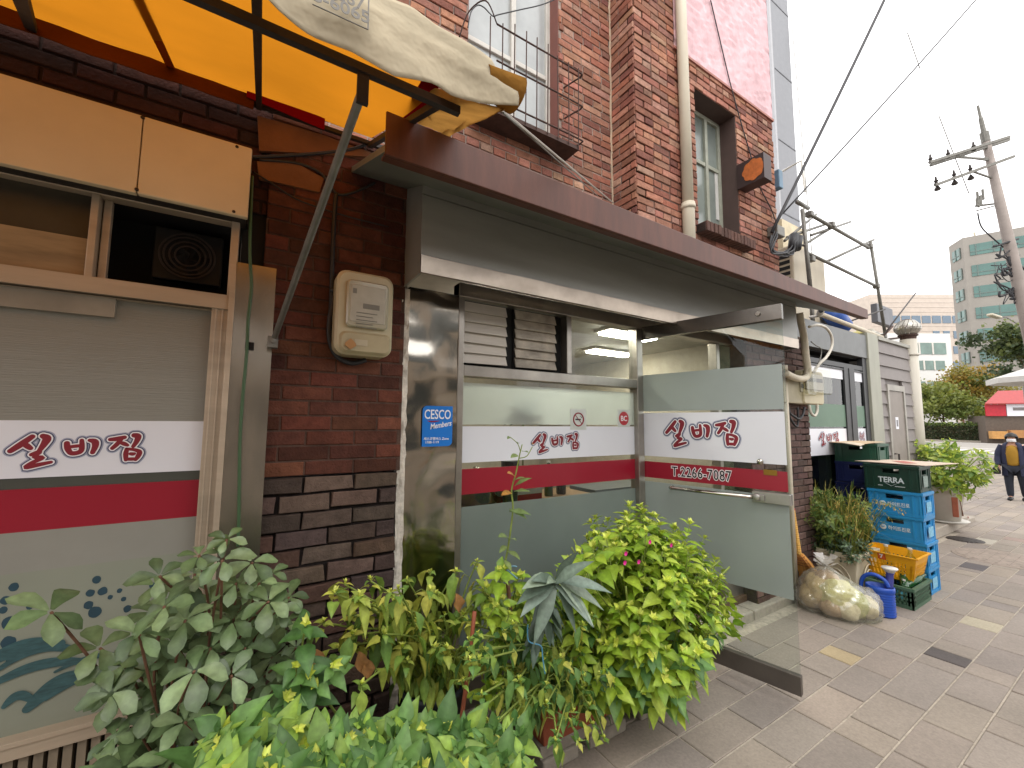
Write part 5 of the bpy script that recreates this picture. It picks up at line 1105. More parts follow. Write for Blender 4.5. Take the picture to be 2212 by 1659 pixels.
# white low block
DW_ = 62; w0, w1 = dep(1900, 722, DW_), dep(2052, 718, DW_)
wb = thing('white_building', 'white building with green tinted window bands behind the siding building', 'building', ((w0.x+w1.x)/2, (w0.y+w1.y)/2, 0))
u = Vector((w1.x-w0.x, w1.y-w0.y, 0)); Wb = u.length; u.normalize(); n1 = Vector((u.y, -u.x, 0)); n1 = n1 if n1.dot(Vector((-1, 0, 0))) > 0 else -n1; base = Vector((w0.x, w0.y, 0)); zt_b = (w0.z+w1.z)/2
q = MB(); q.obox(base+u*(Wb/2)-n1*5+Vector((0, 0, zt_b/2)), u, Vector((0, 0, 1)), n1, Wb/2, zt_b/2, 5); q.build('wall', M('white_render', 'd0cfcc', .8, var=.05), wb)
for (pa, pb, x0, x1, nn) in ((741, 766, 1955, 2042, 3), (780, 800, 1972, 2040, 3), (825, 850, 1960, 2040, 4)):
    za, zb = dep(2000, pb, DW_).z, dep(2000, pa, DW_).z
    ta = ((base-CAM).dot(n1)+.02)/ray(x0, pa).dot(n1); A_ = CAM+ray(x0, pa)*ta; tb_ = ((base-CAM).dot(n1)+.02)/ray(x1, pa).dot(n1); B_ = CAM+ray(x1, pa)*tb_
    A_.z = B_.z = (za+zb)/2; q = MB(); q.obox((A_+B_)/2, u, Vector((0, 0, 1)), n1, (A_-B_).length/2, (zb-za)/2, .06); wo = q.build('window', M('sage_glass', '60786f', .15, .1, var=.3, scale=.7, spec=.8), wb)
    for k in range(1, nn): q = MB(); q.obox(A_.lerp(B_, k/nn), u, Vector((0, 0, 1)), n1, .12, (zb-za)/2, .1); q.build('mullion', m_wframe, wo)
# street level shop with red sign, parasols, far things at the right edge
DS = 40
s0 = dep(2128, 905, DS); kb_ = thing('street_kiosk', 'street shop with red and white sign board at the far end of the alley', 'shop', (s0.x+3, s0.y-3, 0))
u = Vector((.45, -.89, 0)).normalized(); n1 = Vector((-.89, -.45, 0)).normalized(); base = Vector((s0.x, s0.y, 0)); zs = lambda py: dep(2160, py, DS).z
q = MB(); q.obox(base+u*4-n1*2+Vector((0, 0, 1.3)), u, Vector((0, 0, 1)), n1, 4, 1.3, 2); q.build('wall', M('kiosk_wall', '5c5148', .8), kb_)
q = MB(); q.obox(base+u*.7+n1*.1+Vector((0, 0, (zs(899)+zs(874))/2)), u, Vector((0, 0, 1)), n1, .65, (zs(874)-zs(899))/2, .12); q.build('red_sign', M('kiosk_red', 'b21c2e', .5), kb_)
q = MB(); q.obox(base+u*3.8+n1*.1+Vector((0, 0, (zs(899)+zs(874))/2+.1)), u, Vector((0, 0, 1)), n1, 2.4, (zs(874)-zs(899))/2+.1, .1); q.build('white_sign', m_white, kb_)
q = MB(); q.obox(base+u*3.4+n1*.215+Vector((0, 0, (zs(899)+zs(874))/2+.1)), u, Vector((0, 0, 1)), n1, 1.6, .14, .01); q.build('sign_line', M('kiosk_letters', '7a7474', .6), kb_)
q = MB(); q.hexa([base+u*a+n1*b+Vector((0, 0, z)) for (a, b, z) in ((-.1, .6, zs(874)), (8, .6, zs(874)), (8, -3, zs(850)), (2, -3, zs(850)), (-.1, .6, zs(874)+.1), (8, .6, zs(874)+.1), (8, -3, zs(850)+.4), (2, -3, zs(850)+.4))]); q.build('roof', M('red_roof', '9c3a3a', .6), kb_)
for k in range(5): 
    q = MB(); q.obox(base+u*(.6+k*1.2)+n1*.5+Vector((0, 0, .8+.12*(k % 2))), u, Vector((0, 0, 1)), n1, .5, .35, .4); q.build('goods_box', M('goods', ['b8894f', 'a8794a', 'c2a070', '8a5f3d', 'b59a6b'][k], .8), kb_)
def parasol(c, r, h, lab):
    t = thing('parasol', lab, 'parasol', c); c = Vector(c)
    q = MB(); q.tube([c, c+Vector((0, 0, h))], .03, 8); q.build('pole', m_wframe, t)
    q = MB(); n = 8; q.add([c+Vector((0, 0, h))]+[c+Vector((r*math.cos(2*math.pi*k/n), r*math.sin(2*math.pi*k/n), h-r*.38)) for k in range(n)]+[c+Vector((r*math.cos(2*math.pi*k/n), r*math.sin(2*math.pi*k/n), h-r*.38-.22)) for k in range(n)],
        [(0, 1+k, 1+(k+1) % n) for k in range(n)]+[(1+k, 1+(k+1) % n, 1+n+(k+1) % n, 1+n+k) for k in range(n)]); q.build('canopy', cloth('white_canopy', 'd8d6d2', .3, var=.05), t, solid=.01)
p_ = dep(2305, 1000, 17); parasol((p_.x, p_.y, 0), 2.0, dep(2305, 772, 17).z, 'white parasol reaching in at the right edge above the street shop')
# street lamp arm
p_ = dep(2230, 1000, 24); sl_ = thing('street_lamp', 'grey street lamp head on an arm in front of the right hand tree', 'street lamp', (p_.x, p_.y, 0))
q = MB(); zt_l = dep(2200, 690, 24).z; q.tube([(p_.x, p_.y, 0), (p_.x, p_.y, zt_l)], .07, 8); h0, h1 = Vector((p_.x, p_.y, zt_l-.1)), dep(2150, 685, 24); q.tube([h0, h0.lerp(h1, .5)+Vector((0, 0, .2)), h1], .035, 6); q.build('pole', m_galv, sl_)
q = MB(); q.obox(dep(2148, 683, 24), (h1-h0).normalized(), Vector((0, 0, 1)), (h1-h0).normalized().cross(Vector((0, 0, 1))), .5, .07, .14); q.build('lamp_head', m_pipe, sl_, bevel=.05)
# utility pole
DU = 12.5
u0, u1 = dep(2113, 232, DU), dep(2300, 1050, DU*.93); low = u0.lerp(u1, 1.0)
k_ = (u0.z+.2)/(u0.z-u1.z); u1 = u0.lerp(u1, k_)
up_ = thing('utility_pole', 'leaning concrete utility pole with steel cross arms and insulators', 'utility pole', (u1.x, u1.y, 0))
U = lambda py: u0.lerp(u1, (py-232)/(1050-232)*1.0/k_*1.0)
q = MB(); q.tube([U(292), U(560), u1], [.085, .13, .19], 14); q.build('pole', M('pole_concrete', '9a908a', .85, var=.15, scale=3), up_, smooth=True)
q = MB(); q.tube([U(228), U(255), U(258), U(296)], [.03, .035, .05, .06], 10); q.tube([U(290), U(312)], .1, 12); q.build('cap', m_galv, up_)
cr = (dep(2182, 300, DU-.2)-dep(2008, 350, DU+.6)); 
for (ax, ay, bx_, by_, dd2) in ((2008, 351, 2180, 296, -.12), (2010, 357, 2180, 302, .12), (2020, 400, 2190, 338, -.12)):
    q = MB(); q.bar(dep(ax, ay, DU-.25+dd2), dep(bx_, by_, DU-.25+dd2), .07); arm = q.build('cross_arm', m_galv, up_)
for (ax, ay, bx_, by_) in ((2065, 340, 2142, 343), (2066, 337, 2142, 347), (2100, 370, 2155, 389)):
    q = MB(); q.bar(dep(ax, ay, DU-.25), dep(bx_, by_, DU-.15), .04); q.build('brace', m_galv, up_)
for (x, y) in ((2010, 345), (2048, 334), (2103, 318), (2022, 393), (2061, 379), (2096, 367)):
    c = dep(x, y, DU-.28); q = MB(); q.lathe([(.05, -.1), (.06, -.05), (.03, -.02), (.055, .03), (.03, .06), (.02, .16), (0, .17)], c, 10); q.build('insulator', m_iron, up_)
for (x, y) in ((2025, 406), (2062, 394), (2097, 383)):
    c = dep(x, y, DU-.28); q = MB(); q.lathe([(0, .1), (.02, .08), (.08, -.04), (.06, -.07), (0, -.07)], c, 10); q.build('insulator', m_iron, up_)
q = MB(); random.seed(12)
for k in range(7):
    c = dep(2118+random.uniform(-8, 8), 440+random.uniform(-10, 12), DU-.3); q.tube([c, c+Vector((0, 0, random.uniform(.15, .35)))], .03, 6)
q.tube([dep(2108, 445, DU-.3), dep(2150, 440, DU)], .03, 6); q.tube([dep(2110, 455, DU-.3), dep(2148, 445, DU)], .02, 6); q.build('fuse_rack', m_galv, up_)
q = MB()
for k in range(22):
    a_ = Vector((2160+random.uniform(-10, 25), 545+random.uniform(-15, 90), 0)); P = [(a_.x, a_.y), (a_.x+random.uniform(-18, 18), a_.y+random.uniform(-12, 22)), (a_.x+random.uniform(-10, 40), a_.y+random.uniform(-10, 40)), (2195+random.uniform(0, 10), a_.y+random.uniform(-20, 30))]
    q.tube(smooth_pts([dep(x, y, DU-.4) for x, y in P], 4), random.choice((.012, .02, .03)), 5)
q.build('cable_tangle', m_cable, up_, smooth=True)
for k, (a, b) in enumerate((((2112, 465), (2190, 545)),)):
    q = MB(); q.tube(smooth_pts([dep(2112, 460, DU-.3), dep(2120, 490, DU-.3), dep(2145, 515, DU-.3), dep(2180, 545, DU-.2)], 5), .018, 6); q.build('drop_cable', m_cable, up_, smooth=True)
wire('thin wire crossing behind the utility pole cross arms', dep(2028, 250, DU), dep(2093, 418, DU), .012, 0, m_galv)
wire('short faint wire in the sky below the right overhead wire', dep(1960, 70, DU), dep(1988, 150, DU), .012, 0, m_galv)

# ================================================================== PROPS BY THE WALL
def crate(loc, lx, ly, lz, mat, name, label, group=None, slots=2, cat='crate', logo=None, fill=None, handles=True, grid=False):
    """open bottle crate with hand holes, ribs and rim; near corner loc = (min x, min y, z)"""
    x0, y0, z0 = loc; x1, y1, z1 = x0+lx, y0+ly, z0+lz; t = .014
    T = thing(name, label, cat, ((x0+x1)/2, (y0+y1)/2, z0), group)
    q = MB()
    q.box(x0+t, x1-t, y0+t, y1-t, z0, z0+.01)
    hz0, hz1 = z0+lz*.66, z0+lz*.84
    def wall(o, u, n, L):
        o, u, n = map(Vector, (o, u, n)); h = min(.07, L*.2)
        def pc(a, b, c, d, th=t/2): q.obox(o+u*((a+b)/2)+Vector((0, 0, (c+d)/2))-n*th, u, (0, 0, 1), n, (b-a)/2, (d-c)/2, th)
        if grid:
            pc(0, L, 0, lz*.16); pc(0, L, lz*.8, lz)
            k = 0; nb = max(4, int(L/.032))
            for k in range(nb+1): a = k*L/nb; pc(max(0, a-.007), min(L, a+.007), lz*.16, lz*.8)
            for f in (.36, .58): pc(0, L, lz*f-.008, lz*f+.008, t*.4)
            pc(0, .05, lz*.16, lz*.8, t*.55); pc(L-.05, L, lz*.16, lz*.8, t*.55)
        else:
            c = L/2; pc(0, L, 0, hz0-z0); pc(0, L, hz1-z0, lz); pc(0, c-h, hz0-z0, hz1-z0); pc(c+h, L, hz0-z0, hz1-z0)
            for a in (.012, L*.16, L*.84, L-.012): q.obox(o+u*a+Vector((0, 0, lz*.44))+n*.004, u, (0, 0, 1), n, .008, lz*.44, .004)
        q.obox(o+u*(L/2)+Vector((0, 0, lz-.012))+n*.006, u, (0, 0, 1), n, L/2+.006, .012, .006)
        q.obox(o+u*(L/2)+Vector((0, 0, lz*.88))+n*.004, u, (0, 0, 1), n, L/2+.004, .004, .004)
        if not grid: q.obox(o+u*(L/2)+Vector((0, 0, .014))+n*.003, u, (0, 0, 1), n, L/2+.003, .014, .003)
    wall((x0, y1, z0), (0, -1, 0), (-1, 0, 0), ly); wall((x1, y0, z0), (0, 1, 0), (1, 0, 0), ly)
    wall((x0, y0, z0), (1, 0, 0), (0, -1, 0), lx); wall((x1, y1, z0), (-1, 0, 0), (0, 1, 0), lx)
    q.build('body', mat, T)
    if logo: logo(T, x0, y0, y1, z0, z1)
    if fill: q = MB(); q.box(x0+.02, x1-.02, y0+.02, y1-.02, z0+.012, z0+lz*.55); q.build('inside', m_black, T)  # black block stands in for the shaded hollow of the crate
    return T
m_blue = M('blue_plastic', '2385bd', .4, var=.12, scale=5, spec=.5); m_dgreen = M('dark_green_plastic', '12352a', .4, var=.15); m_navy = M('navy_plastic', '1a2559', .45, var=.15)
m_bgreen = M('grey_green_plastic', '42604a', .5, var=.2); m_yel = M('yellow_plastic', 'e0a012', .42, var=.06)
m_print = M('white_print', 'c9d3d6', .6, var=.12, scale=30)
LN = Vector((-1, 0, 0)); LU = Vector((0, -1, 0))
def logo_blue(T, x0, y0, y1, z0, z1):
    q = MB(); yc = (y0+y1)/2; zc = z0+(z1-z0)*.42
    q.lathe([(0, -.0055), (.026, -.0055), (.026, 0)], (x0-.0002, yc+.098, zc+.004), 16, axis='x'); q.build('emblem', m_print, T)
    q = MB(); q.tube(smooth_pts([(x0-.0062, yc+.112, zc+.018), (x0-.0062, yc+.1, zc+.004), (x0-.0062, yc+.085, zc+.012)], 4), .004, 5); q.build('emblem_cut', m_blue, T)
    q = MB(); put_text(q, '하이트진로', (x0-.0005, yc-.03, zc-.014), LU, Z3, LN, .046, .001, lift=.0008, sx=.85); q.build('lettering', m_print, T)
def logo_terra(T, x0, y0, y1, z0, z1):
    q = MB(); yc = (y0+y1)/2; zc = z0+(z1-z0)*.30; n = LN
    put_text(q, 'TERRA', (x0-.0005, yc, zc), LU, Z3, LN, .078, .002, lift=.0008, sx=.9)
    q.bar((x0-.002, yc+.05, zc-.006), (x0-.002, yc, zc-.035), .006, .002); q.bar((x0-.0021, yc-.05, zc-.006), (x0-.0021, yc, zc-.035), .006, .002)
    q.box(x0-.003, x0-.001, yc+.07, yc+.11, zc-.04, zc-.034); q.box(x0-.003, x0-.001, yc-.11, yc-.03, zc-.04, zc-.034); q.build('lettering', m_print, T)
    q = MB(); q.box(x0+.1, x0+.24, y0-.0105, y0-.0085, z0+.05, z0+.16); q.build('side_print', M('pale_side_print', '7e8f88', .6, var=.4, scale=40), T)
CXN, CYN = 5.775, 1.46
names = ['lowest blue bottle crate of the stack, standing on the paving', 'second blue bottle crate from the ground in the stack', 'third blue bottle crate from the ground in the stack with white lettering', 'top blue bottle crate of the stack right below the dark green one']
for k in range(4):
    T = crate((CXN+random.uniform(-.006, .006), CYN+random.uniform(-.006, .006), k*.2485), .345, .43, .246, m_blue, 'bottle_crate', names[k], 'stacked blue bottle crates', logo=logo_blue, fill=True)
    q = MB(); q.box(CXN+.1, CXN+.25, CYN-.0125, CYN-.0105, k*.2485+.05, k*.2485+.15); q.build('side_print', M('pale_blue_print', '76b0cc', .6, var=.35, scale=40), T)
crate((CXN+.012, CYN+.01, .9945), .345, .44, .262, m_dgreen, 'bottle_crate', 'dark green bottle crate lettered in white on top of the blue stack', 'crates by the wall', logo=logo_terra, fill=True)
crate((6.2, 1.93, .99), .36, .40, .24, m_navy, 'bottle_crate', 'navy blue crate below the green one in the rear stack', 'crates by the wall', fill=True)
for k in range(3): crate((6.2, 1.93+.004*k, .075+k*.303), .36, .40, .3, m_navy, 'bottle_crate', ('lowest navy crate of the rear stack', 'second navy crate from the ground in the rear stack', 'third navy crate from the ground in the rear stack')[k], 'crates by the wall', fill=True)
crate((6.2, 1.92, 1.232), .36, .41, .22, M('bottle_green_plastic', '1c4a38', .45, var=.15), 'bottle_crate', 'green crate under a cardboard sheet, topmost of the rear stack', 'crates by the wall', fill=True)
z3 = lambda x, y: (1645.8+.2646*x, 905.2+.2646*y)
def sheet(name, label, pts, z, mat, th=.006, curl=.0):
    vs = [atz(*z3(*p), z) for p in pts]; m = len(vs); q = MB()
    vs = [v+Vector((0, 0, curl*(i % 2))) for i, v in enumerate(vs)]
    q.add(vs+[v+Vector((0, 0, th)) for v in vs], [tuple(reversed(range(m))), tuple(range(m, 2*m))]+[(i, (i+1) % m, (i+1) % m+m, i+m) for i in range(m)])
    return tag(q.build(name, mat), label, 'cardboard')
m_card = M('cardboard', 'c3ab8c', .8, var=.15, scale=4); m_cardr = M('printed_card', 'c9b5a2', .75, var=.15)
T = sheet('cardboard_sheet', 'flat cardboard sheet lying on the dark green crate of the front stack', ((758, 343), (1045, 334), (1610, 366), (1330, 384)), 1.262, m_cardr)
q = MB(); P = [atz(*z3(*p), 1.2695) for p in ((1060, 342), (1160, 343), (1270, 361), (1170, 363))]; q.add(P+[p+Vector((0, 0, .0012)) for p in P], [(4, 5, 6, 7), (3, 2, 1, 0), (0, 1, 5, 4), (1, 2, 6, 5), (2, 3, 7, 6), (3, 0, 4, 7)]); q.build('print', M('red_card_print', 'b5695f', .7), T)
sheet('cardboard_sheet', 'brown cardboard sheet lying on the green crate of the rear stack', ((352, 176), (620, 171), (992, 188), (830, 205), (700, 200)), 1.458, m_card)
sheet('cardboard_sheet', 'smaller pale cardboard flap on top of the brown sheet of the rear stack', ((655, 196), (725, 190), (838, 208), (800, 222)), 1.466, M('pale_card', 'd4c5ae', .8))
# green crate of bottles and the yellow basket
gcx0, gcy0 = 5.2, 1.42
crate((gcx0, gcy0, 0), .49, .36, .19, m_bgreen, 'bottle_crate', 'low grey green slatted crate full of empty bottles on the paving', 'crates by the wall', grid=True)
random.seed(21)
blabs = ['clear plastic bottle with blue label standing upright in the low green crate', 'clear bottle leaning at the front of the low green crate', 'green glass bottle lying across the low green crate', 'second green bottle wedged under the yellow basket', 'clear bottle at the left corner of the low green crate', 'clear bottle behind the watering can in the low green crate']
for k, (bx_, by_, h, r, mt, ln) in enumerate(((5.27, 1.62, .24, .034, m_cl, (0, .1, 0)), (5.26, 1.54, .22, .032, m_cl, (.15, .2, 0)), (5.3, 1.5, .3, .033, m_gb, (1.1, 0, 1.9)), (5.36, 1.52, .28, .033, m_gb, (1.2, 0, 1.2)), (5.26, 1.71, .22, .032, m_cl, (0, .15, 0)), (5.33, 1.67, .23, .033, m_cl, (.1, -.1, 0)))):
    b = bottle((bx_, by_, .02 if k not in (2, 3) else .15), h, r, mt, blabs[k], 'bottles in the low green crate', ln, cap=k < 2)
    if k in (0, 4, 1): q = MB(); q.lathe([(r+.001, h*.2), (r+.001, h*.48)], WLOC[b.name], 16); q.build('label', M('cyan_label', '4f9fb4', .5, var=.5, scale=60), b)
def basket(x0, x1, y0, y1, z0, z1, fl):
    T = thing('basket', 'yellow plastic shopping basket with a small red shop emblem on the green crate', 'basket', ((x0+x1)/2, (y0+y1)/2, z0)); q = MB()
    def side(a, b, n):        # a, b bottom corners; taper outwards
        a, b, n = map(Vector, (a, b, n)); u = (b-a).normalized(); L = (b-a).length
        def pnt(s, v): return a+u*(s*L-fl*v+2*fl*v*s)+n*(fl*v)+Vector((0, 0, (z1-z0)*v))
        def panel(s0, s1, v0, v1):
            P = [pnt(s0, v0), pnt(s1, v0), pnt(s1, v1), pnt(s0, v1)]; q.hexa([p-n*.004 for p in P]+[p+n*.002 for p in P])
        panel(0, 1, 0, .12); panel(0, 1, .72, 1); nb = max(6, int(L/.026))
        for k in range(nb): panel((k+.0)/nb, (k+.5)/nb, .12, .72)
        panel(0, .13, .12, .72); panel(.87, 1, .12, .72)
        for v in (.3, .5): panel(0, 1, v, v+.05)
        P = [pnt(-.02, .985), pnt(1.02, .985), pnt(1.02, 1.03), pnt(-.02, 1.03)]; q.hexa([p-n*.003 for p in P]+[p+n*.018 for p in P])
        return pnt
    f = side((x0, y1, z0), (x0, y0, z0), (-1, 0, 0)); side((x1, y0, z0), (x1, y1, z0), (1, 0, 0)); side((x0, y0, z0), (x1, y0, z0), (0, -1, 0)); side((x1, y1, z0), (x0, y1, z0), (0, 1, 0))
    q.box(x0, x1, y0, y1, z0, z0+.006); q.build('body', m_yel, T)
    c = f(.38, .86); dv = (f(.38, 1)-f(.38, 0)).normalized(); u = Vector((0, -1, 0)); n = u.cross(dv).normalized(); n = n if n.x < 0 else -n
    q = MB(); q.obox(c+n*.004, u, dv, n, .03, .03, .001); e = q.build('emblem', M('emblem_red', 'c02a1c', .45), T)
    q = MB(); q.obox(c+n*.0056, u, dv, n, .024, .024, .0004); q.build('emblem_field', M('emblem_orange', 'd8631e', .45), e)
    q = MB(); put_text(q, '7', c+n*.0062-dv*.016, u, dv, n, .05, .0025, lift=.0004); q.build('lettering', m_inkw, e)
    return T
basket(5.42, 5.70, 1.475, 1.80, .185, .42, .045)
m_jugc = glass('cloudy_jug', (.8, .88, .88), 1.4, .15)
for k, (bx_, by_) in enumerate(((5.55, 1.70), (5.6, 1.53))): b = bottle((bx_, by_, .2), .27, .045, m_jugc, ('clear plastic jug standing in the left of the yellow basket', 'clear plastic jug with turquoise cap at the right of the yellow basket')[k], 'jugs in the yellow basket')
# watering can
wc = thing('watering_can', 'blue plastic watering can with ribbed body and white sprinkler head', 'watering can', (4.86, 1.55, 0)); cxx, cyy = 4.86, 1.55
m_wc = M('bright_blue_plastic', '1c49a8', .38, var=.08)
q = MB(); prof = [(0, 0), (.085, 0), (.095, .012)]
for k in range(9): z = .02+k*.021; prof += [(.097, z), (.091, z+.009), (.097, z+.018)]
prof += [(.1, .225), (.098, .25), (.088, .252), (.086, .23), (.0, .2)]
q.lathe(prof, (cxx, cyy, 0), 28, sx=.85, sy=1.05); q.build('body', m_wc, wc, smooth=True)
q = MB(); q.tube(smooth_pts([(cxx, cyy+.10, .08), (cxx-.01, cyy+.135, .16), (cxx-.01, cyy+.12, .28), (cxx-.01, cyy+.05, .335), (cxx, cyy-.03, .31), (cxx, cyy-.06, .25)], 6), .016, 10); q.build('handle', m_wc, wc, smooth=True)
q = MB(); q.tube(smooth_pts([(cxx+.03, cyy-.05, .22), (cxx+.05, cyy-.055, .3), (cxx+.055, cyy-.06, .37)], 5), [.03]*6+[.028]*4+[.034], 12); q.build('spout', M('violet_blue_plastic', '3a3f86', .4), wc, smooth=True)
q = MB(); q.lathe([(.03, 0), (.045, .02), (.06, .035), (.058, .042), (0, .046)], (cxx+.055, cyy-.06, .37), 18); q.build('sprinkler_head', m_wframe, wc, smooth=True)
# clear rubbish bag
rb_ = thing('rubbish_bag', 'clear plastic rubbish bag full of pale vegetable waste, tied in a knot', 'rubbish bag', (4.5, 1.76, 0))
m_bag = film('bag_film', 'dcd6cc', .72, .5, rough=.16, gloss=.13); m_veg = M('vegetable_waste', 'ffffff', .7, var=.3, scale=18, bump=.6, bscale=25, attr=True)
LUMP0 = [(4.52, 1.90, .2, .21), (4.46, 1.98, .13, .15), (4.5, 1.78, .2, .2), (4.56, 1.66, .14, .17), (4.66, 1.58, .11, .13), (4.42, 1.78, .1, .13), (4.45, 1.66, .1, .12), (4.52, 1.86, .31, .13), (4.62, 1.80, .14, .16)]
LUMP = [(4.55+(x-4.53)*.84, 1.73+(y-1.74)*.84, z*.84, r*.84) for (x, y, z, r) in LUMP0]
def field(p, d, c):
    """farthest reach of the lumps from centre c in direction d"""
    best = .05
    for (x, y, z, r) in LUMP:
        v = Vector((x, y, z))-c; b = v.dot(d); disc = r*r-(v.length_squared-b*b)
        if disc > 0: best = max(best, b+math.sqrt(disc))
    return best
q = MB(); cols = ['d8b87c', 'c7a874', 'd8cc86', 'c4c070', 'd8c49c', 'caa67c', 'e0cda4', 'b8946c', 'ccc878']; random.seed(4)
for i, (x, y, z, r) in enumerate(LUMP):
    q2 = MB(); o0 = Vector((x, y, z))
    def sph(a, b): 
        th, ph = a*2*math.pi, b*math.pi; d = Vector((math.sin(ph)*math.cos(th), math.sin(ph)*math.sin(th), math.cos(ph))); rr = r*.86*(1+.22*mnoise.noise(d*2.2+o0*9)); v = o0+d*rr; v.z = max(v.z, .006); return tuple(v)
    q.grid(sph, 20, 14, col=jit(hx(cols[i]), .1))
q.build('waste', m_veg, rb_, smooth=True)
cb = Vector((4.54, 1.765, .145)); q = MB()
def skin(a, b):
    th, ph = a*2*math.pi, b*math.pi; d = Vector((math.sin(ph)*math.cos(th), math.sin(ph)*math.sin(th), math.cos(ph)))
    ds = [d]+[Matrix.Rotation(.34, 3, ax)@d for ax in ('X', 'Y', 'Z')]+[Matrix.Rotation(-.34, 3, ax)@d for ax in ('X', 'Y', 'Z')]
    f = max([field(None, d, cb)]+[field(None, e, cb)*.93 for e in ds[1:]])
    f *= 1.02+.11*abs(mnoise.noise(d*5.5+Vector((3, 1, 2))))+.05*mnoise.noise(d*13)
    v = cb+d*f; k = max(0, (d.z-.82)/.18); v = v.lerp(Vector((4.55, 1.84, .40)), k*.85); v.z = max(v.z, .003); return tuple(v)
q.grid(skin, 72, 44); q.build('bag', m_bag, rb_, smooth=True)
q = MB(); kp = Vector((4.55, 1.84, .385))
for k in range(7):
    a = k*.95; t = kp+Vector((.08*math.cos(a), .09*math.sin(a), .045+.03*math.sin(k*2.3))); q.grid(lambda u_, v_: tuple(kp.lerp(t, u_)+Vector((0, 0, .03*u_))+Vector((-math.sin(a), math.cos(a), 0))*((v_-.5)*.09*u_)+Vector((.012*mnoise.noise(Vector((u_*4, v_*6, k))),)*3)), 5, 5)
q.build('knot', film('knot_film', 'dcd8d2', .25, .5, rough=.25, gloss=.1), rb_, smooth=True)
# sorghum broom
br = thing('broom', 'straw broom with a bound handle and red tip leaning behind the glass door', 'broom', atz(*z3(360, 1370), .08))
b0 = atz(*z3(372, 1352), .09); tp = at(*z3(255, 742), 2.1); mid = at(*z3(300, 1100), b0.y*.55+tp.y*.45)
ax_ = (b0-mid).normalized(); sdv = ax_.cross(Vector((-1, 0, 0))).normalized(); nn_ = ax_.cross(sdv)
q = MB(); pts = [mid.lerp(tp, k/40) for k in range(41)]; q.tube(pts, [.024-.010*k/40+.003*(k % 2) for k in range(41)], 9); q.build('handle', M('bound_straw', 'dcab58', .6, var=.3, scale=40, stretch=(1, 1, 3)), br)
q = MB(); q.tube([tp, tp+(tp-mid).normalized()*.03], [.018, .012], 8); q.build('tip', M('red_tip', 'b3202c', .5), br)
q = MB(); random.seed(9)
for k in range(420):
    s = random.gauss(0, .42); s = max(-1, min(1, s)); w_ = random.uniform(-1, 1); L_ = random.uniform(.92, 1.04)
    pts = []
    for j in range(5):
        t = j/4; spread = .03+.16*t**.8
        pts.append(mid+(b0-mid)*t*L_+sdv*(s*spread+.05*t*t*1)+nn_*(w_*(.02+.015*t)))
    q.tube(pts, [.003, .0032, .003, .0025, .0018], 3, col=jit(hx('d0984e'), .22), cap=False)
q.build('bristles', M('straw', 'ffffff', .75, attr=True, var=.2), br)
q = MB()
for t in (.06, .14, .22, .3): 
    sp_ = .03+.16*t**.8; c = mid+(b0-mid)*t; q.tube([c+sdv*(sp_*math.cos(a)*.95)+nn_*(.032*math.sin(a)) for a in [k*math.pi/12 for k in range(25)]], .003, 5)
q.build('binding', M('brown_twine', '8a4a28', .7), br)
# long cream planter
pl_t = thing('planter', 'long cream plastic planter with moulded arches beside the rubbish bag', 'planter', (5.35, 2.0, .03)); x0, x1, y0, y1, pz0, pz1 = 5.1, 5.62, 1.79, 2.32, .03, .4
m_pl = M('cream_planter', 'cfc5ac', .55, var=.12, scale=4)
q = MB(); e = .045
def ring(z, g): return [(x0-g, y0-g, z), (x1+g, y0-g, z), (x1+g, y1+g, z), (x0-g, y1+g, z)]
rings = [ring(pz0, -e), ring(pz1-.05, 0), ring(pz1-.045, .014), ring(pz1, .018), ring(pz1, -.02), ring(pz1-.09, -.03)]
vs = [p for r in rings for p in r]; q.add(vs, [(i*4+k, i*4+(k+1) % 4, (i+1)*4+(k+1) % 4, (i+1)*4+k) for i in range(5) for k in range(4)]+[(3, 2, 1, 0)]); q.build('body', m_pl, pl_t, bevel=.012)
q = MB(); q.box(x0+.01, x1-.01, y0+.01, y1-.01, pz1-.10, pz1-.085); q.build('soil', m_soil, pl_t)
q = MB()
for (yc_, rr) in ((1.98, .13), (1.98, .09), (2.16, .13), (2.16, .09)):
    q.tube([(x0-.006+(.3-.0)*0-.0, yc_+rr*math.cos(t), .12+rr*1.3*math.sin(t)) for t in [k*math.pi/14 for k in range(15)]], .006, 5)
for rr in (.1, .14): q.tube([(5.36+rr*math.cos(t), y0-.004, .1+rr*1.3*math.sin(t)) for t in [k*math.pi/14 for k in range(15)]], .006, 5)
q.build('moulding', m_pl, pl_t)

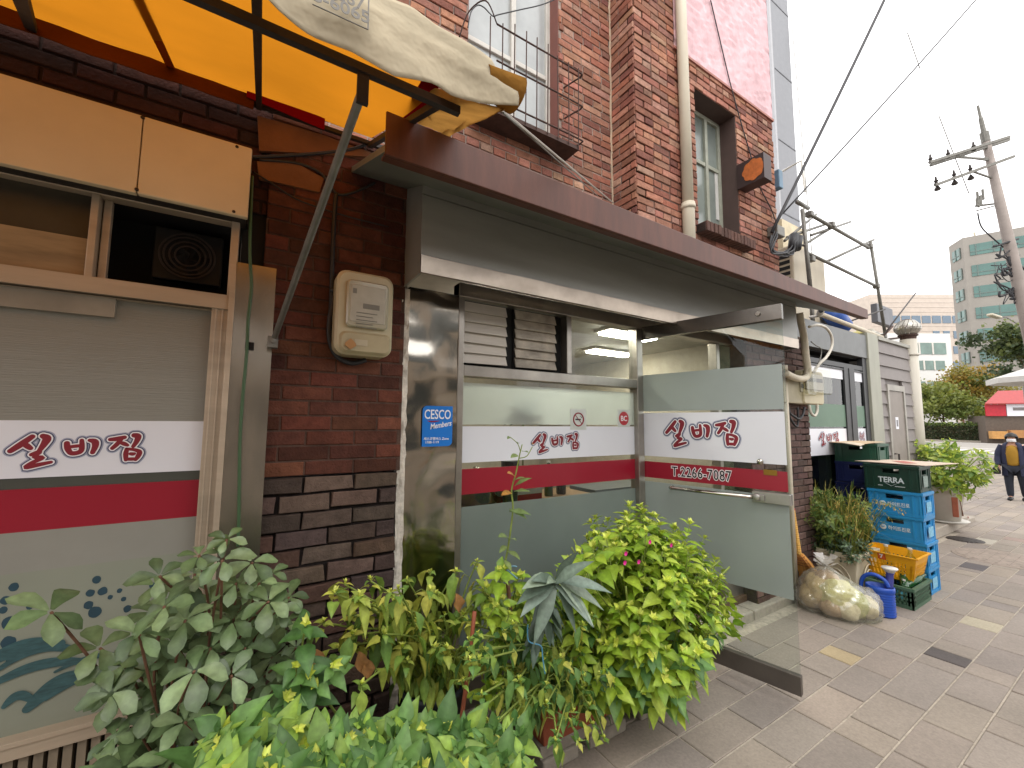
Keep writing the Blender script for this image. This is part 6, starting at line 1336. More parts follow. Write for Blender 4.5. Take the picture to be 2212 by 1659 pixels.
# ================================================================== PLANTS
def leaf(mb, base, d, up, L, W, col, droop=.5, fold=.25, shape='ovate', wav=0., col2=None):
    d = d.normalized(); s = d.cross(up)
    if s.length < 1e-3: s = d.orthogonal()
    s.normalize()
    prof = {'ovate': (.12, .8, 1, .72, .36, 0), 'obov': (.15, .45, .78, 1, .8, 0), 'lance': (.2, .7, 1, .85, .5, 0), 'heart': (.5, 1, .92, .62, .3, 0)}[shape]
    n = len(prof); p = Vector(base); o = len(mb.v); dirv = d.copy(); g = Vector((0, 0, -1)); mid = tuple(min(1, c*1.28+.01) for c in (col2 or col)); fs = []
    for i in range(n):
        if i: 
            dirv = (dirv+g*(droop/(n-1))).normalized(); p = p+dirv*(L/(n-1))
        nn = s.cross(dirv); w_ = prof[i]*W/2
        if i == n-1: mb.v.append(tuple(p)); mb.c.append(col); continue
        wv = wav*math.sin(i*2.1)*w_
        mb.v += [tuple(p+s*w_+nn*(fold*w_+wv)), tuple(p), tuple(p-s*w_+nn*(fold*w_-wv))]; mb.c += [col, mid, col]
    for i in range(n-2):
        a = o+i*3; fs += [(a, a+1, a+4, a+3), (a+1, a+2, a+5, a+4)]
    a = o+(n-2)*3; fs += [(a, a+1, a+3), (a+1, a+2, a+3)]
    mb.f += fs; mb.mi += [0]*len(fs)
def rv(a=1.): return Vector((random.uniform(-a, a), random.uniform(-a, a), random.uniform(-a, a)))
def plant(name, label, loc, fol, stems, mleaf=None, mstem=None, extra=(), group=None):
    T = thing(name, label, 'plant', loc, group)
    fol.build('foliage', mleaf or m_leaf, T, smooth=True)
    if stems.v: stems.build('stem', mstem or m_stem, T, smooth=True)
    for (nm, mb, mt) in extra:
        if mb.v: mb.build(nm, mt, T, smooth=True)
    return T
LIME = ['93ae34', '86a52e', 'a2b83c', '7a9a2e', 'aabd46', '90ab36']; TIP = ['c6d05a', 'd2d86c', 'bcc84a', 'ccd464']
MID = ['5a8040', '4f763a', '648a46', '709450', '486c36']; DULL = ['647a50', '5b7048', '70845a', '52663f', '768a60', '4a5d3c']; YEL = ['a8a83c', '93a038', 'b4a84a']
def shoot(mb, st, tip, ax, nodes, L0, pal, tip_pal, droop=.7, spread=1.0, root=None, r=.004):
    """a leafy shoot: opposite pairs of leaves growing smaller towards a yellow-green tip"""
    ax = ax.normalized(); u = ax.orthogonal().normalized(); v = ax.cross(u); a0 = random.uniform(0, 6.28); stepl = L0*.42
    for k in range(nodes):
        f = (nodes-k)/nodes; c = tip-ax*stepl*(nodes-1-(nodes-1-k))*.9 if False else tip-ax*(stepl*(nodes-1-k))
        L = L0*(.42+.58*f)*random.uniform(.85, 1.15)
        for sgn in (1, -1):
            a = a0+k*math.pi/2+random.uniform(-.25, .25); lat = (u*math.cos(a)+v*math.sin(a))*sgn
            d = lat*spread+ax*(.25+.5*(k/nodes)); leaf(mb, c+lat*L*.12, d, ax, L, L*.60, jit(hx(random.choice(pal)), .13), droop*random.uniform(.6, 1.3), .3, 'heart' if k < 2 else 'ovate', .05)
    for k in range(7):
        a = random.uniform(0, 6.28); lat = u*math.cos(a)+v*math.sin(a); leaf(mb, tip+ax*random.uniform(0, .012), lat*.6+ax*.7, ax, L0*random.uniform(.22, .4), L0*.2, jit(hx(random.choice(tip_pal)), .1), .2, .4)
    if st is not None: st.tube(([root] if root else [])+[tip-ax*stepl*(nodes+1), tip], [r*1.4]*(1 if root else 0)+[r, r*.7], 5)

# --- bright lime bush at the door
random.seed(31); fol, st = MB(), MB(); fl_ = MB(); cen = Vector((1.93, 1.72, .35))
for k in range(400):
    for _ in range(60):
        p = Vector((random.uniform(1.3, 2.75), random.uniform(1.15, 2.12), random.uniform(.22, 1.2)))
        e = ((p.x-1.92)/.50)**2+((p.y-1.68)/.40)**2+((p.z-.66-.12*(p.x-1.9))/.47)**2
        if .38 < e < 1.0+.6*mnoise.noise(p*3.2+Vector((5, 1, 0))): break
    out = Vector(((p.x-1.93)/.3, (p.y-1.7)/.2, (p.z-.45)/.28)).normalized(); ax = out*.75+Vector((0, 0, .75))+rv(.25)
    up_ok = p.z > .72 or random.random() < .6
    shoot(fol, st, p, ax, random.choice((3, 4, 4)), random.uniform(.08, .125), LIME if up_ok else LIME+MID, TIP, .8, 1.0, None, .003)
for (x, y) in ((1425, 1135), (1455, 1140), (1490, 1135), (1395, 1150), (1340, 1150), (1310, 1165), (1375, 1165), (1520, 1165), (1545, 1210), (1560, 1240), (1585, 1320), (1590, 1340), (1560, 1330), (1575, 1290), (1280, 1185), (1255, 1195), (1540, 1390), (1505, 1440), (1490, 1470), (1460, 1490), (1520, 1410), (1440, 1160), (1400, 1130), (1330, 1180), (1475, 1165), (1265, 1240), (1245, 1270), (1550, 1270)):
    t = at(x, y, random.uniform(1.45, 1.75)); ax = (t-Vector((1.93, 1.75, .45))).normalized()+Vector((0, 0, .5)); shoot(fol, st, t, ax, 4, random.uniform(.08, .115), LIME, TIP, .7, 1.0, cen.lerp(t, .5), .003)
for k in range(46): t = Vector((random.uniform(1.5, 2.35), random.uniform(1.4, 2.0), random.uniform(.7, 1.02))); st.tube(smooth_pts([cen+Vector((random.uniform(-.25, .25), random.uniform(-.1, .1), -.05)), cen.lerp(t, .5)+rv(.05), t], 4), .005, 5)
for (x, y) in ((1378, 1213), (1348, 1215), (1448, 1177), (1402, 1170), (1350, 1195)):
    c = at(x, y, 1.42)
    for k in range(5): a = k*1.2566; leaf(fl_, c, Vector((math.cos(a), -.5, math.sin(a))), Vector((0, -1, 0)), .013, .013, hx('c2187c'), 0, .2, 'obov')
for k in range(75):
    x = random.uniform(1040, 1340); t = at(x, random.uniform(1200+.12*(1340-x), 1500), random.uniform(1.58, 1.9)); shoot(fol, st, t, Vector((random.uniform(-.5, .3), -.4, .8)), 3, random.uniform(.065, .1), LIME+['7f9c3c', '6f9038'], TIP, .8, 1.0, None, .003)
plant('flowering_bush', 'bright lime green bush with tiny magenta flowers in front of the glass door', (1.93, 1.7, .3), fol, st, extra=[('flower', fl_, M('magenta_petal', 'ffffff', .6, attr=True))])
# --- pots and blocks
def tray(name, label, x0, x1, y0, y1, z0, z1, mat, cat='planter'):
    T = thing(name, label, cat, ((x0+x1)/2, (y0+y1)/2, z0)); g = .025; q = MB()
    def ring(z, e): return [(x0-e, y0-e, z), (x1+e, y0-e, z), (x1+e, y1+e, z), (x0-e, y1+e, z)]
    rings = [ring(z0, -g), ring(z1-.04, 0), ring(z1-.038, .012), ring(z1, .014), ring(z1, -.008), ring(z1-.05, -.012)]
    q.add([p for r in rings for p in r], [(i*4+k, i*4+(k+1) % 4, (i+1)*4+(k+1) % 4, (i+1)*4+k) for i in range(5) for k in range(4)]+[(3, 2, 1, 0)]); q.build('body', mat, T, bevel=.006)
    q = MB(); q.grid(lambda a, b: (x0+(x1-x0)*a, y0+(y1-y0)*b, z1-.045+.008*mnoise.noise(Vector((a*9, b*5, 1)))), 14, 8); q.build('soil', m_soil, T); return T
tray('planter', 'terracotta coloured trough under the bright lime bush, nearest the door', 1.92, 2.26, 1.72, 2.05, .125, .33, m_terra)
tray('planter', 'terracotta coloured trough under the wilted plants, standing on two pale blocks', 1.26, 1.83, 1.72, 1.98, .125, .33, m_terra)
def block(label, x0, x1, y0, y1, z1):
    T = tag(MB().box(x0, x1, y0, y1, 0, z1).build('concrete_block', m_conc, bevel=.008), label, 'block'); return T
block('pale concrete block under the left end of the terracotta trough', 1.28, 1.5, 1.74, 1.95, .062); block('pale concrete block under the right end of the wilted trough', 1.58, 1.845, 1.745, 1.95, .062)
block('upper pale concrete slab under the terracotta trough', 1.3, 1.842, 1.755, 1.96, .0) if False else None
MB().box(1.27, 1.835, 1.75, 1.96, .066, .124); q = MB(); q.box(1.27, 1.835, 1.752, 1.96, .0635, .1235); tag(q.build('concrete_slab', m_conc, bevel=.006), 'pale concrete slab lying on two blocks under the wilted trough', 'slab')
block('concrete block under the trough nearest the door', 1.97, 2.2, 1.75, 1.98, .1235)
pt = thing('flower_pot', 'round black plastic pot of bare soil with a wilted plant beside the steel pillar', 'pot', (.81, 1.98, .08)); c = (.81, 1.98, 0)
q = MB(); q.lathe([(0, .08), (.11, .08), (.14, .42), (.155, .425), (.157, .455), (.143, .457), (.138, .40)], c, 32); q.build('body', m_bpot, pt, smooth=True)
q = MB(); q.grid(lambda a, b: (.81+.139*a*math.cos(b*6.2832), 1.98+.139*a*math.sin(b*6.2832), .415+.012*mnoise.noise(Vector((a*6*math.cos(b*6.28), a*6*math.sin(b*6.28), 0)))), 10, 32); q.build('soil', m_soil, pt)
q = MB(); q.box(.68, .94, 1.86, 2.1, 0, .08); tag(q.build('concrete_block', m_conc, bevel=.006), 'flat concrete block under the round black pot', 'block')
pt2 = thing('flower_pot', 'grey plastic pot at the lower left holding the dull green leafy shrub', 'pot', (-.12, 1.97, 0))
q = MB(); q.lathe([(0, .0), (.13, .0), (.17, .42), (.185, .425), (.185, .455), (.17, .457), (.165, .40), (0, .4)], (-.12, 1.93, 0), 32); q.build('body', M('blue_grey_pot', '6d7278', .5), pt2, smooth=True)
tray('planter', 'dark planter trough at the front full of broad green leaves', .15, .95, 1.42, 1.72, .0, .3, m_bpot)
# --- left dull shrub of palmate leaves
random.seed(44); fol, st = MB(), MB(); root = Vector((-.1, 1.93, .42)); tips = []
def whorl(mb, c, n, L, pal, ax, nl=5, droop=.9):
    u = ax.orthogonal().normalized(); v = ax.cross(u); a0 = random.uniform(0, 6.28)
    for k in range(nl):
        a = a0+k*2*math.pi/nl*.9+random.uniform(-.15, .15); lat = u*math.cos(a)+v*math.sin(a); sz = L*random.uniform(.75, 1.1)
        leaf(mb, c+lat*.008, lat+ax*.25, ax, sz, sz*.56, jit(hx(random.choice(pal)), .12), droop*random.uniform(.7, 1.2), .16, 'obov', .07)
SHR = [(345, 1245, .11), (420, 1262, .11), (355, 1310, .12), (445, 1310, .13), (480, 1210, .09), (545, 1215, .1), (510, 1260, .1), (560, 1260, .1), (490, 1165, .07), (430, 1200, .08), (600, 1320, .1), (560, 1350, .11), (625, 1290, .09), (110, 1322, .13), (300, 1370, .11), (215, 1400, .11), (380, 1395, .11), (455, 1400, .11), (530, 1400, .1), (330, 1430, .1), (270, 1440, .11), (590, 1420, .1), (420, 1450, .1), (500, 1460, .09), (640, 1400, .08), (360, 1480, .08), (450, 1520, .08), (540, 1520, .08), (400, 1560, .08), (480, 1580, .08), (600, 1480, .08), (560, 1570, .08), (580, 1300, .09), (400, 1340, .1), (505, 1330, .1), (340, 1380, .1), (420, 1240, .08)]
for (x, y, L) in SHR:
    Yv = 1.72+random.uniform(-.14, .2); c = at(x, y, Yv); ax = (Vector((random.uniform(-.4, .4), -.55, .75))+rv(.2)).normalized(); whorl(fol, c, 5, L*random.uniform(.72, .98), DULL, ax)
    st.tube(smooth_pts([root+rv(.05), root.lerp(c, .55)+rv(.06)+Vector((0, .04, .03)), c], 5), .004, 5)
for k in range(85):
    c = Vector((random.uniform(-.3, .2), random.uniform(1.66, 2.05), random.uniform(.36, 1.1))); whorl(fol, c, 5, random.uniform(.065, .1), DULL, (Vector((0, -.4, .8))+rv(.3)).normalized())
plant('shrub', 'dull green shrub of big five fingered leaves in front of the left shop window', (-.1, 1.9, .4), fol, st, m_leafd, m_bark)
# --- wilted plants, stems arching and leaves hanging
random.seed(52); fol, st = MB(), MB(); WIL = ['93a848', 'a2b250', '7f9c44', 'aebb56', '6c8c40', 'b4b852', 'bcbc58']
def wilt(root, tip, n, L, pal=WIL, tipc=True):
    m_ = root.lerp(tip, .6)+Vector((0, 0, .08)); P = smooth_pts([root, root.lerp(m_, .5)+rv(.02), m_, tip], 5); st.tube(P, .0042, 5)
    for k in range(n):
        t = .25+.75*k/max(1, n-1); i = min(len(P)-1, int(t*(len(P)-1))); c = Vector(P[i]); lat = rv(1); lat.z *= .2; lat.normalize()
        c2 = c+lat*.03+Vector((0, 0, .005)); st.tube([c, c2], .0016, 4); leaf(fol, c2, lat*.35+Vector((0, 0, -.6)), lat, L*random.uniform(.7, 1.25), L*random.uniform(.36, .55), jit(hx(random.choice(pal)), .15), .9, random.uniform(.3, .9), 'ovate', .15)
    if tipc: shoot(fol, None, tip, Vector((0, -.2, 1))+rv(.3), 2, L*.55, pal, TIP, 1.2)
for (x, y, Yv) in ((745, 1262, 1.85), (800, 1255, 1.85), (880, 1255, 1.85), (860, 1300, 1.8), (930, 1235, 1.9), (985, 1235, 1.95), (1030, 1215, 1.9), (960, 1330, 1.8), (1040, 1260, 1.9), (900, 1345, 1.75), (830, 1370, 1.7), (780, 1480, 1.65), (1000, 1330, 1.8), (760, 1330, 1.85), (810, 1310, 1.85), (700, 1345, 1.85), (730, 1400, 1.8), (1020, 1400, 1.7), (870, 1400, 1.75), (940, 1400, 1.7))+tuple((random.uniform(720, 1050), random.uniform(1270, 1440), random.uniform(1.62, 1.95)) for _ in range(26)):
    wilt(Vector((.81+random.uniform(-.09, .09), 1.98+random.uniform(-.09, .09), .43)), at(x, y, Yv), random.randint(6, 9), random.uniform(.075, .125))
for (x, y, Yv) in ((1100, 1380, 1.6), (1060, 1420, 1.58), (1140, 1400, 1.6), (1180, 1420, 1.55), (1230, 1440, 1.55), (1120, 1470, 1.5), (1180, 1480, 1.5), (1260, 1490, 1.55), (1300, 1460, 1.6), (1240, 1540, 1.5), (1120, 1560, 1.45), (1200, 1600, 1.45), (1040, 1500, 1.5), (1080, 1600, 1.42), (1010, 1560, 1.45), (1250, 1600, 1.5), (1330, 1440, 1.65), (1290, 1400, 1.7), (1000, 1470, 1.5), (1160, 1340, 1.75), (1080, 1340, 1.8))+tuple((random.uniform(1000, 1340), random.uniform(1330, 1620), random.uniform(1.46, 1.8)) for _ in range(55)):
    wilt(Vector((random.uniform(1.3, 1.75), random.uniform(1.75, 1.92), .31)), at(x, y, Yv), random.randint(8, 12), random.uniform(.06, .095), WIL+MID+MID)
dl = []
for (x, y) in ((790, 1440), (775, 1425), (683, 1420), (985, 1300)):
    q = MB(); leaf(q, at(x, y-18, 1.78), Vector((.2, 0, -1)), Vector((0, -1, 0)), .09, .05, hx('a87a4c'), .1, .9, 'ovate', .4); dl.append(('dead_leaf', q, m_leafd))
plant('wilted_plant', 'wilted yellowing plants with arching stems and hanging leaves in front of the steel pillar', (1.1, 1.8, .3), fol, st, extra=dl)
# --- low broad leaved plants along the bottom
random.seed(63); fol, st = MB(), MB()
for k in range(140):
    x, y = random.uniform(470, 1130), random.uniform(1550, 1720); y = max(y, 1568+abs(x-800)*.05); Yv = 1.58-(y-1480)/200*.42+random.uniform(-.05, .05); c = at(x, y, Yv)
    shoot(fol, st, c, Vector((random.uniform(-.6, .6), random.uniform(-.9, -.1), .8)), random.choice((2, 3, 3)), random.uniform(.07, .12), random.choice((MID, MID+['7fa04a', '8aa848'], ['7f9c44', '8fae48', '6f9040'])), MID+['8fae48'] if random.random() < .5 else TIP, .75, 1.1, Vector((min(max(c.x, .2), .9), 1.55, .26)))
for (x, y) in ((660, 1350), (665, 1460), (680, 1480), (620, 1510), (640, 1440), (1100, 1640), (1040, 1640), (720, 1440)): shoot(fol, st, at(x, y, 1.6), Vector((0, -.6, .8))+rv(.2), 3, .1, MID, TIP, .8, 1.1, at(x+20, y+120, 1.7))
plant('leafy_plant', 'low bed of broad fresh green leaves along the front edge of the pots', (.55, 1.55, .26), fol, st)
# --- tall thin plant tied to a brown stake, red stick, dark lily
random.seed(71); fol, st = MB(), MB(); Yt = 1.72
P = smooth_pts([at(x, y, Yt) for x, y in ((1068, 1390), (1078, 1300), (1088, 1230), (1098, 1180), (1108, 1100), (1105, 1060), (1115, 1020), (1122, 985), (1128, 960))], 5); st.tube(P, [.006-.0035*i/(len(P)-1) for i in range(len(P))], 6)
st.tube(smooth_pts([at(x, y, Yt) for x, y in ((1120, 990), (1138, 985), (1150, 965))], 4), .0025, 5); st.tube(smooth_pts([at(x, y, Yt) for x, y in ((1124, 975), (1118, 958), (1102, 944))], 4), .002, 5)
for (x, y, dx, dy, L, o_) in ((1102, 944, -12, 0, .05, 0), (1118, 958, 3, -8, .05, 0), (1120, 985, -22, -6, .09, 0), (1128, 975, 14, -2, .06, 0), (1150, 960, 3, -10, .04, 1), (1112, 1030, -18, -20, .1, 1), (1108, 1040, 22, -14, .08, 0), (1105, 1065, -28, -6, .1, 1), (1110, 1062, 26, -6, .09, 0), (1100, 1100, 30, 10, .1, 0), (1112, 1050, 30, -22, .1, 0), (1100, 1105, 34, -2, .11, 0), (1096, 1160, -24, -12, .1, 0), (1098, 1165, 12, -4, .09, 0), (1096, 1190, 20, 8, .09, 0), (1094, 1180, -22, 10, .08, 0), (1086, 1230, -16, 12, .08, 0), (1090, 1210, 12, 14, .08, 0), (1082, 1260, -18, 18, .09, 0), (1080, 1290, 14, 20, .09, 0), (1076, 1320, -16, 16, .08, 0), (1092, 1240, -30, -10, .11, 0)):
    d = at(x+dx, y+dy, Yt-.06)-at(x, y, Yt); leaf(fol, at(x, y, Yt), d, Vector((0, -.5, .8)), L, L*.36, jit(hx('b7823c' if o_ else random.choice(('7d8f55', '6f8450', '8a9a60'))), .1), .35, .35, 'lance', .1)
plant('seedling', 'tall thin plant with sparse pointed leaves and orange tips standing before the shop window', P[0], fol, st, extra=())
q = MB(); q.tube([at(1090, 1228, Yt+.02), at(1098, 1270, Yt+.02), at(1104, 1340, Yt+.02), at(1106, 1420, Yt+.02)], [.008, .0095, .009, .009], 7); tag(q.build('stake', m_bark, smooth=True), 'brown wooden stake tied to the tall thin plant', 'stake')
q = MB(); q.tube(smooth_pts([at(x, y, Yt-.012) for x, y in ((1089, 1230), (1096, 1225), (1108, 1223), (1116, 1224))], 4), .0035, 5); q.tube(smooth_pts([at(x, y, Yt-.012) for x, y in ((1094, 1230), (1108, 1242), (1118, 1250))], 4), .003, 5); tag(q.build('twine', M('blue_twine', '6c9cb4', .6)), 'pale blue twine tying the tall plant to its stake', 'twine')
q = MB(); q.tube([at(1025, 1321, 1.6), at(1020, 1370, 1.6), at(1013, 1440, 1.6), at(1000, 1530, 1.6), at(992, 1580, 1.6)], [.009, .0085, .0095, .009, .009], 7); tag(q.build('stake', M('red_stick', '8a4a30', .7, var=.3, scale=25, bump=.2), smooth=True), 'reddish brown stick poked into the wilted plants', 'stake')
random.seed(77); fol, st = MB(), MB(); LIL = ['4c5f4c', '3f5242', '56695a', '36473a', '62755f']
c = at(1200, 1255, 1.45)
for (dx, dy, L) in ((-85, -30, .2), (-60, -45, .17), (-50, 5, .2), (-70, 30, .2), (-30, 60, .2), (60, -5, .19), (45, 40, .18), (85, 25, .2), (30, 60, .16), (20, -40, .14), (55, -60, .17), (-20, -20, .12), (75, 55, .18)):
    d = at(1200+dx, 1255+dy, 1.45-random.uniform(.02, .12))-c; leaf(fol, c+rv(.01), d, Vector((0, -.6, .8)), L*1.25, L*.30, jit(hx(random.choice(('8a9a86', '76877a', '9aa896', '5f7062'))), .12), .5, .25, 'lance', .05)
for k in range(26):
    t = random.random(); b = at(1190-25*t, 1270+100*t, 1.56); a = random.uniform(0, 6.28); leaf(fol, b, Vector((math.cos(a), -.4*abs(math.sin(a)), -.35)), Vector((0, -.5, 1)), random.uniform(.11, .17), .04, jit(hx(random.choice(LIL[:4])), .15), 1.2, .25, 'lance', .05)
st.tube(smooth_pts([c, at(1190, 1280, 1.57), at(1170, 1370, 1.62), at(1160, 1450, 1.7)], 4), .006, 6)
plant('lily_plant', 'dark grey green plant of long strap leaves leaning out left of the lime bush', at(1160, 1450, 1.7), fol, st, m_leafd)
q = MB(); q.tube(smooth_pts([at(x, y, 1.5) for x, y in ((1140, 1350), (1142, 1385), (1168, 1395), (1172, 1420), (1177, 1455))], 4), .003, 5); tag(q.build('twine', M('blue_cord', '4f8fb0', .6)), 'blue cord hanging from the dark strap leaved plant', 'twine')
# --- indoor plant behind the frosted glass
random.seed(80); fol, st = MB(), MB(); c = at(1130, 908, YF+.06); 
for k in range(44):
    a = random.uniform(0, math.pi); b = c+Vector((0, 0, random.uniform(-.02, .1))); leaf(fol, b, Vector((math.cos(a)*1.2, random.uniform(-.12, .25), math.sin(a)*.8-.1)), Vector((0, -.5, 1)), random.uniform(.1, .16), .028, hx('1a2618'), .4, .2, 'lance')
st.tube([c+Vector((0, 0, -.3)), c+Vector((0, 0, .1))], .005, 5); ip = plant('house_plant', 'thin leaved house plant silhouetted behind the frosted shop window', c-Vector((0, 0, .3)), fol, st)
q = MB(); z0 = zsh; q.lathe([(0, z0), (.05, z0), (.065, c.z-.28), (0, c.z-.28)], (c.x, c.y+.16, 0), 14); tag(q.build('flower_pot', m_bpot), 'small dark pot of the house plant on the sideboard', 'pot')
# --- planter plants at right
random.seed(91); fol, st = MB(), MB()
def blade(mb, base, tip, w_, col, sagf=.15):
    P = smooth_pts([base, base.lerp(tip, .55)+Vector((0, 0, sagf)), tip], 5); d = (tip-base).cross(Vector((0, 0, 1))); d = d.normalized() if d.length > 1e-4 else Vector((1, 0, 0)); o = len(mb.v); n = len(P)
    for i, p in enumerate(P): ww = w_*(1-(i/(n-1))**2)*.5+.0006; mb.v += [tuple(Vector(p)+d*ww), tuple(Vector(p)-d*ww)]; mb.c += [col, col]
    mb.f += [(o+2*i, o+2*i+1, o+2*i+3, o+2*i+2) for i in range(n-1)]; mb.mi += [0]*(n-1)
GR = ['7d8a3c', '8f9446', '6a7a34', 'a39c50', '59702e', 'b0a458']
for k in range(330):
    b = Vector((random.uniform(5.15, 5.55), random.uniform(1.85, 2.25), .36)); a = random.uniform(0, 6.28); rr = random.uniform(.05, .42); t = b+Vector((rr*math.cos(a), rr*math.sin(a)*.9-.05, random.uniform(.3, .78)-rr*.4)); t.y = min(t.y, 2.3)
    blade(fol, b, t, random.uniform(.008, .014), jit(hx(random.choice(GR)), .15), random.uniform(.05, .2))
for k in range(34):
    b = Vector((random.uniform(5.15, 5.5), random.uniform(1.8, 2.1), .4)); t = b+Vector((random.uniform(-.3, .2), random.uniform(-.35, .1), random.uniform(.2, .5))); P = smooth_pts([b, b.lerp(t, .5)+Vector((0, 0, .25)), t], 6); st.tube(P, .002, 4)
    for j in range(14): p = Vector(P[-1-int(j*.5)])+rv(.012); leaf(fol, p, Vector((random.uniform(-.4, .4), random.uniform(-.4, .4), -1)), rv(1), .022, .009, jit(hx(random.choice(('b99a50', 'a58c48', 'c4a860'))), .15), .1, .2)
plant('ornamental_grass', 'clump of yellowing grass with drooping seed heads in the cream planter', (5.35, 2.02, .36), fol, st)
random.seed(95); fol, st = MB(), MB(); DK = ['3e5138', '4a5e42', '33462f', '566a4c', '60745a']
for k in range(120):
    p = Vector((random.uniform(4.95, 5.4), random.uniform(1.68, 2.25), random.uniform(.36, .72)))
    if ((p.x-5.16)/.24)**2+((p.y-1.97)/.27)**2+((p.z-.5)/.24)**2 > 1: continue
    shoot(fol, st, p, Vector((p.x-5.2, p.y-1.95, .25))+rv(.2), 4, random.uniform(.045, .06), DK, DK+['6f8060'], .7, 1.0, None, .002)
for k in range(14): t = Vector((random.uniform(5.0, 5.35), random.uniform(1.7, 2.1), random.uniform(.45, .65))); st.tube([Vector((5.25, 1.95, .32)), t], .004, 5)
plant('leafy_plant', 'dark green small leaved plant spilling over the front of the cream planter', (5.2, 1.92, .32), fol, st, m_leafd)
for k in range(1):
    random.seed(97); fol, st = MB(), MB()
    for j in range(150):
        p = Vector((random.uniform(4.85, 5.6), random.uniform(1.7, 2.28), random.uniform(.55, .98)))
        if ((p.x-5.25)/.4)**2+((p.y-2.0)/.34)**2+((p.z-.74)/.26)**2 > 1: continue
        shoot(fol, st, p, Vector((p.x-5.25, p.y-2.05, .35))+rv(.3), 3, random.uniform(.045, .07), ['5c7336', '6b7f3c', '4f6832', '7d8a48'], ['8a9650', '9aa05a'], .7, 1., None, .002)
    for j in range(16): t = Vector((random.uniform(5.0, 5.5), random.uniform(1.8, 2.2), random.uniform(.6, .9))); st.tube([Vector((5.35, 2.05, .32)), t], .004, 5)
    plant('leafy_plant', 'olive green leafy plant mixed among the grass in the cream planter', (5.35, 2.05, .32), fol, st)
# --- white pot with bush near the flue
wpx, wpy, wz = 9.55, 2.17, .15
wp = thing('flower_pot', 'large white tapered pot holding a yellow green bush by the flue pipe', 'pot', (wpx, wpy, wz))
q = MB(); q.lathe([(0, 0), (.2, 0), (.27, .5), (.28, .53), (.25, .535), (.24, .46), (0, .46)], (wpx, wpy, wz+.03), 28); q.build('body', M('white_pot', 'bdb6ac', .5, var=.08), wp, smooth=True)
q = MB(); q.lathe([(0, 0), (.25, 0), (.3, .03), (.28, .032), (.0, .02)], (wpx, wpy, wz), 28); q.build('saucer', m_wframe, wp, smooth=True)
random.seed(101); fol, st = MB(), MB()
for k in range(900):
    p = Vector((random.uniform(8.7, 10.3), random.uniform(1.3, 3.0), random.uniform(.5, 1.6)))
    e = ((p.x-9.4)/.6)**2+((p.y-2.16)/.66)**2+((p.z-1.04)/.46)**2
    if e > .9+.4*mnoise.noise(p*3) or e < .25: continue
    shoot(fol, st, p, Vector((p.x-9.5, p.y-2.1, p.z-.7))+rv(.4), 3, random.uniform(.1, .14), ['8ca23c', '78923a', '9cae48', '64803a', 'a2b050'], TIP, .7, 1., None, .003)
for k in range(26): t = Vector((random.uniform(9.1, 9.9), random.uniform(1.6, 2.6), random.uniform(.9, 1.4))); st.tube([Vector((wpx, wpy, wz+.45)), t], .008, 5)
plant('flowering_bush', 'yellow green bush spilling out of the large white pot', (wpx, wpy, .6), fol, st)
q = MB(); a_, b_ = at(*z3(1572, 640), 1.95), at(*z3(1585, 800), 1.98); q.obox((a_+b_)/2, (b_-a_).normalized(), Vector((.3, -.95, 0)), (b_-a_).normalized().cross(Vector((.3, -.95, 0))), (b_-a_).length/2, .035, .012); tag(q.build('plastic_board', M('salmon_plastic', 'b0664f', .6, var=.2), bevel=.01), 'salmon coloured plastic board leaning beside the large white pot', 'board')
c = atz(*z3(1600, 845), 0); q = MB(); q.box(c.x-.02, c.x+.2, c.y-.1, c.y+.22, 0, .1); tag(q.build('brick', M('red_paver', '7a4a40', .8, var=.2), bevel=.008), 'dark red brick on the ground beside the white pot', 'brick')
q = MB(); q.tube([at(*z3(1588, 450), 1.95), at(*z3(1606, 640), 1.95), at(*z3(1640, 790), 1.95)], .012, 6); tag(q.build('stake', m_bark), 'thin brown stick leaning in front of the white pot bush', 'stake')

# ================================================================== TREES, HEDGE
def tree(label, c, h, r, zc, pal, n, leafl, name='street_tree', lean=(0, 0), group='street trees'):
    T = thing(name, label, 'tree', c, group); c = Vector(c); q = MB()
    top = c+Vector((lean[0], lean[1], h*.75)); q.tube(smooth_pts([c, c.lerp(top, .4)+rv(.1), top], 5), [.022*h*(1-.75*i/10) for i in range(11)], 8); ends = []
    for k in range(9):
        t = random.uniform(.35, .8); b = c.lerp(top, t); a = random.uniform(0, 6.28); e = Vector((c.x+lean[0]+r*.7*math.cos(a), c.y+lean[1]+r*.7*math.sin(a), zc+random.uniform(-.4, .6)*r*.6)); q.tube(smooth_pts([b, b.lerp(e, .5)+Vector((0, 0, .2*r*.3)), e], 4), [.006*h*(1-.1*i) for i in range(9)], 5); ends.append(e)
    q.build('trunk', m_bark, T, smooth=True); q = MB(); cc = Vector((c.x+lean[0], c.y+lean[1], zc)); cl = [cc+Vector((random.gauss(0, .5)*r, random.gauss(0, .5)*r, random.gauss(0, .36)*r)) for _ in range(26)]+ends
    pl_ = [hx(p) for p in pal]
    for k in range(n):
        b = random.choice(cl); p = b+Vector((random.gauss(0, 1), random.gauss(0, 1), random.gauss(0, .7)))*r*.2; d = rv(1); d.z -= .25; d.normalize(); leaf6 = leafl*random.uniform(.7, 1.3)
        s = d.cross(rv(1)).normalized()*leaf6*.42; col = jit(pl_[hash((round(b.x, 2), round(b.z, 2))) % len(pl_)], .22); q.add([p, p+d*leaf6*.5+s, p+d*leaf6, p+d*leaf6*.5-s], [(0, 1, 2, 3)], col)
    q.build('crown', m_leaf, T)
random.seed(111); AUT = ['7c8238', '6d7634', '8a8038', '947a34', '5f6e32', '757e3c']
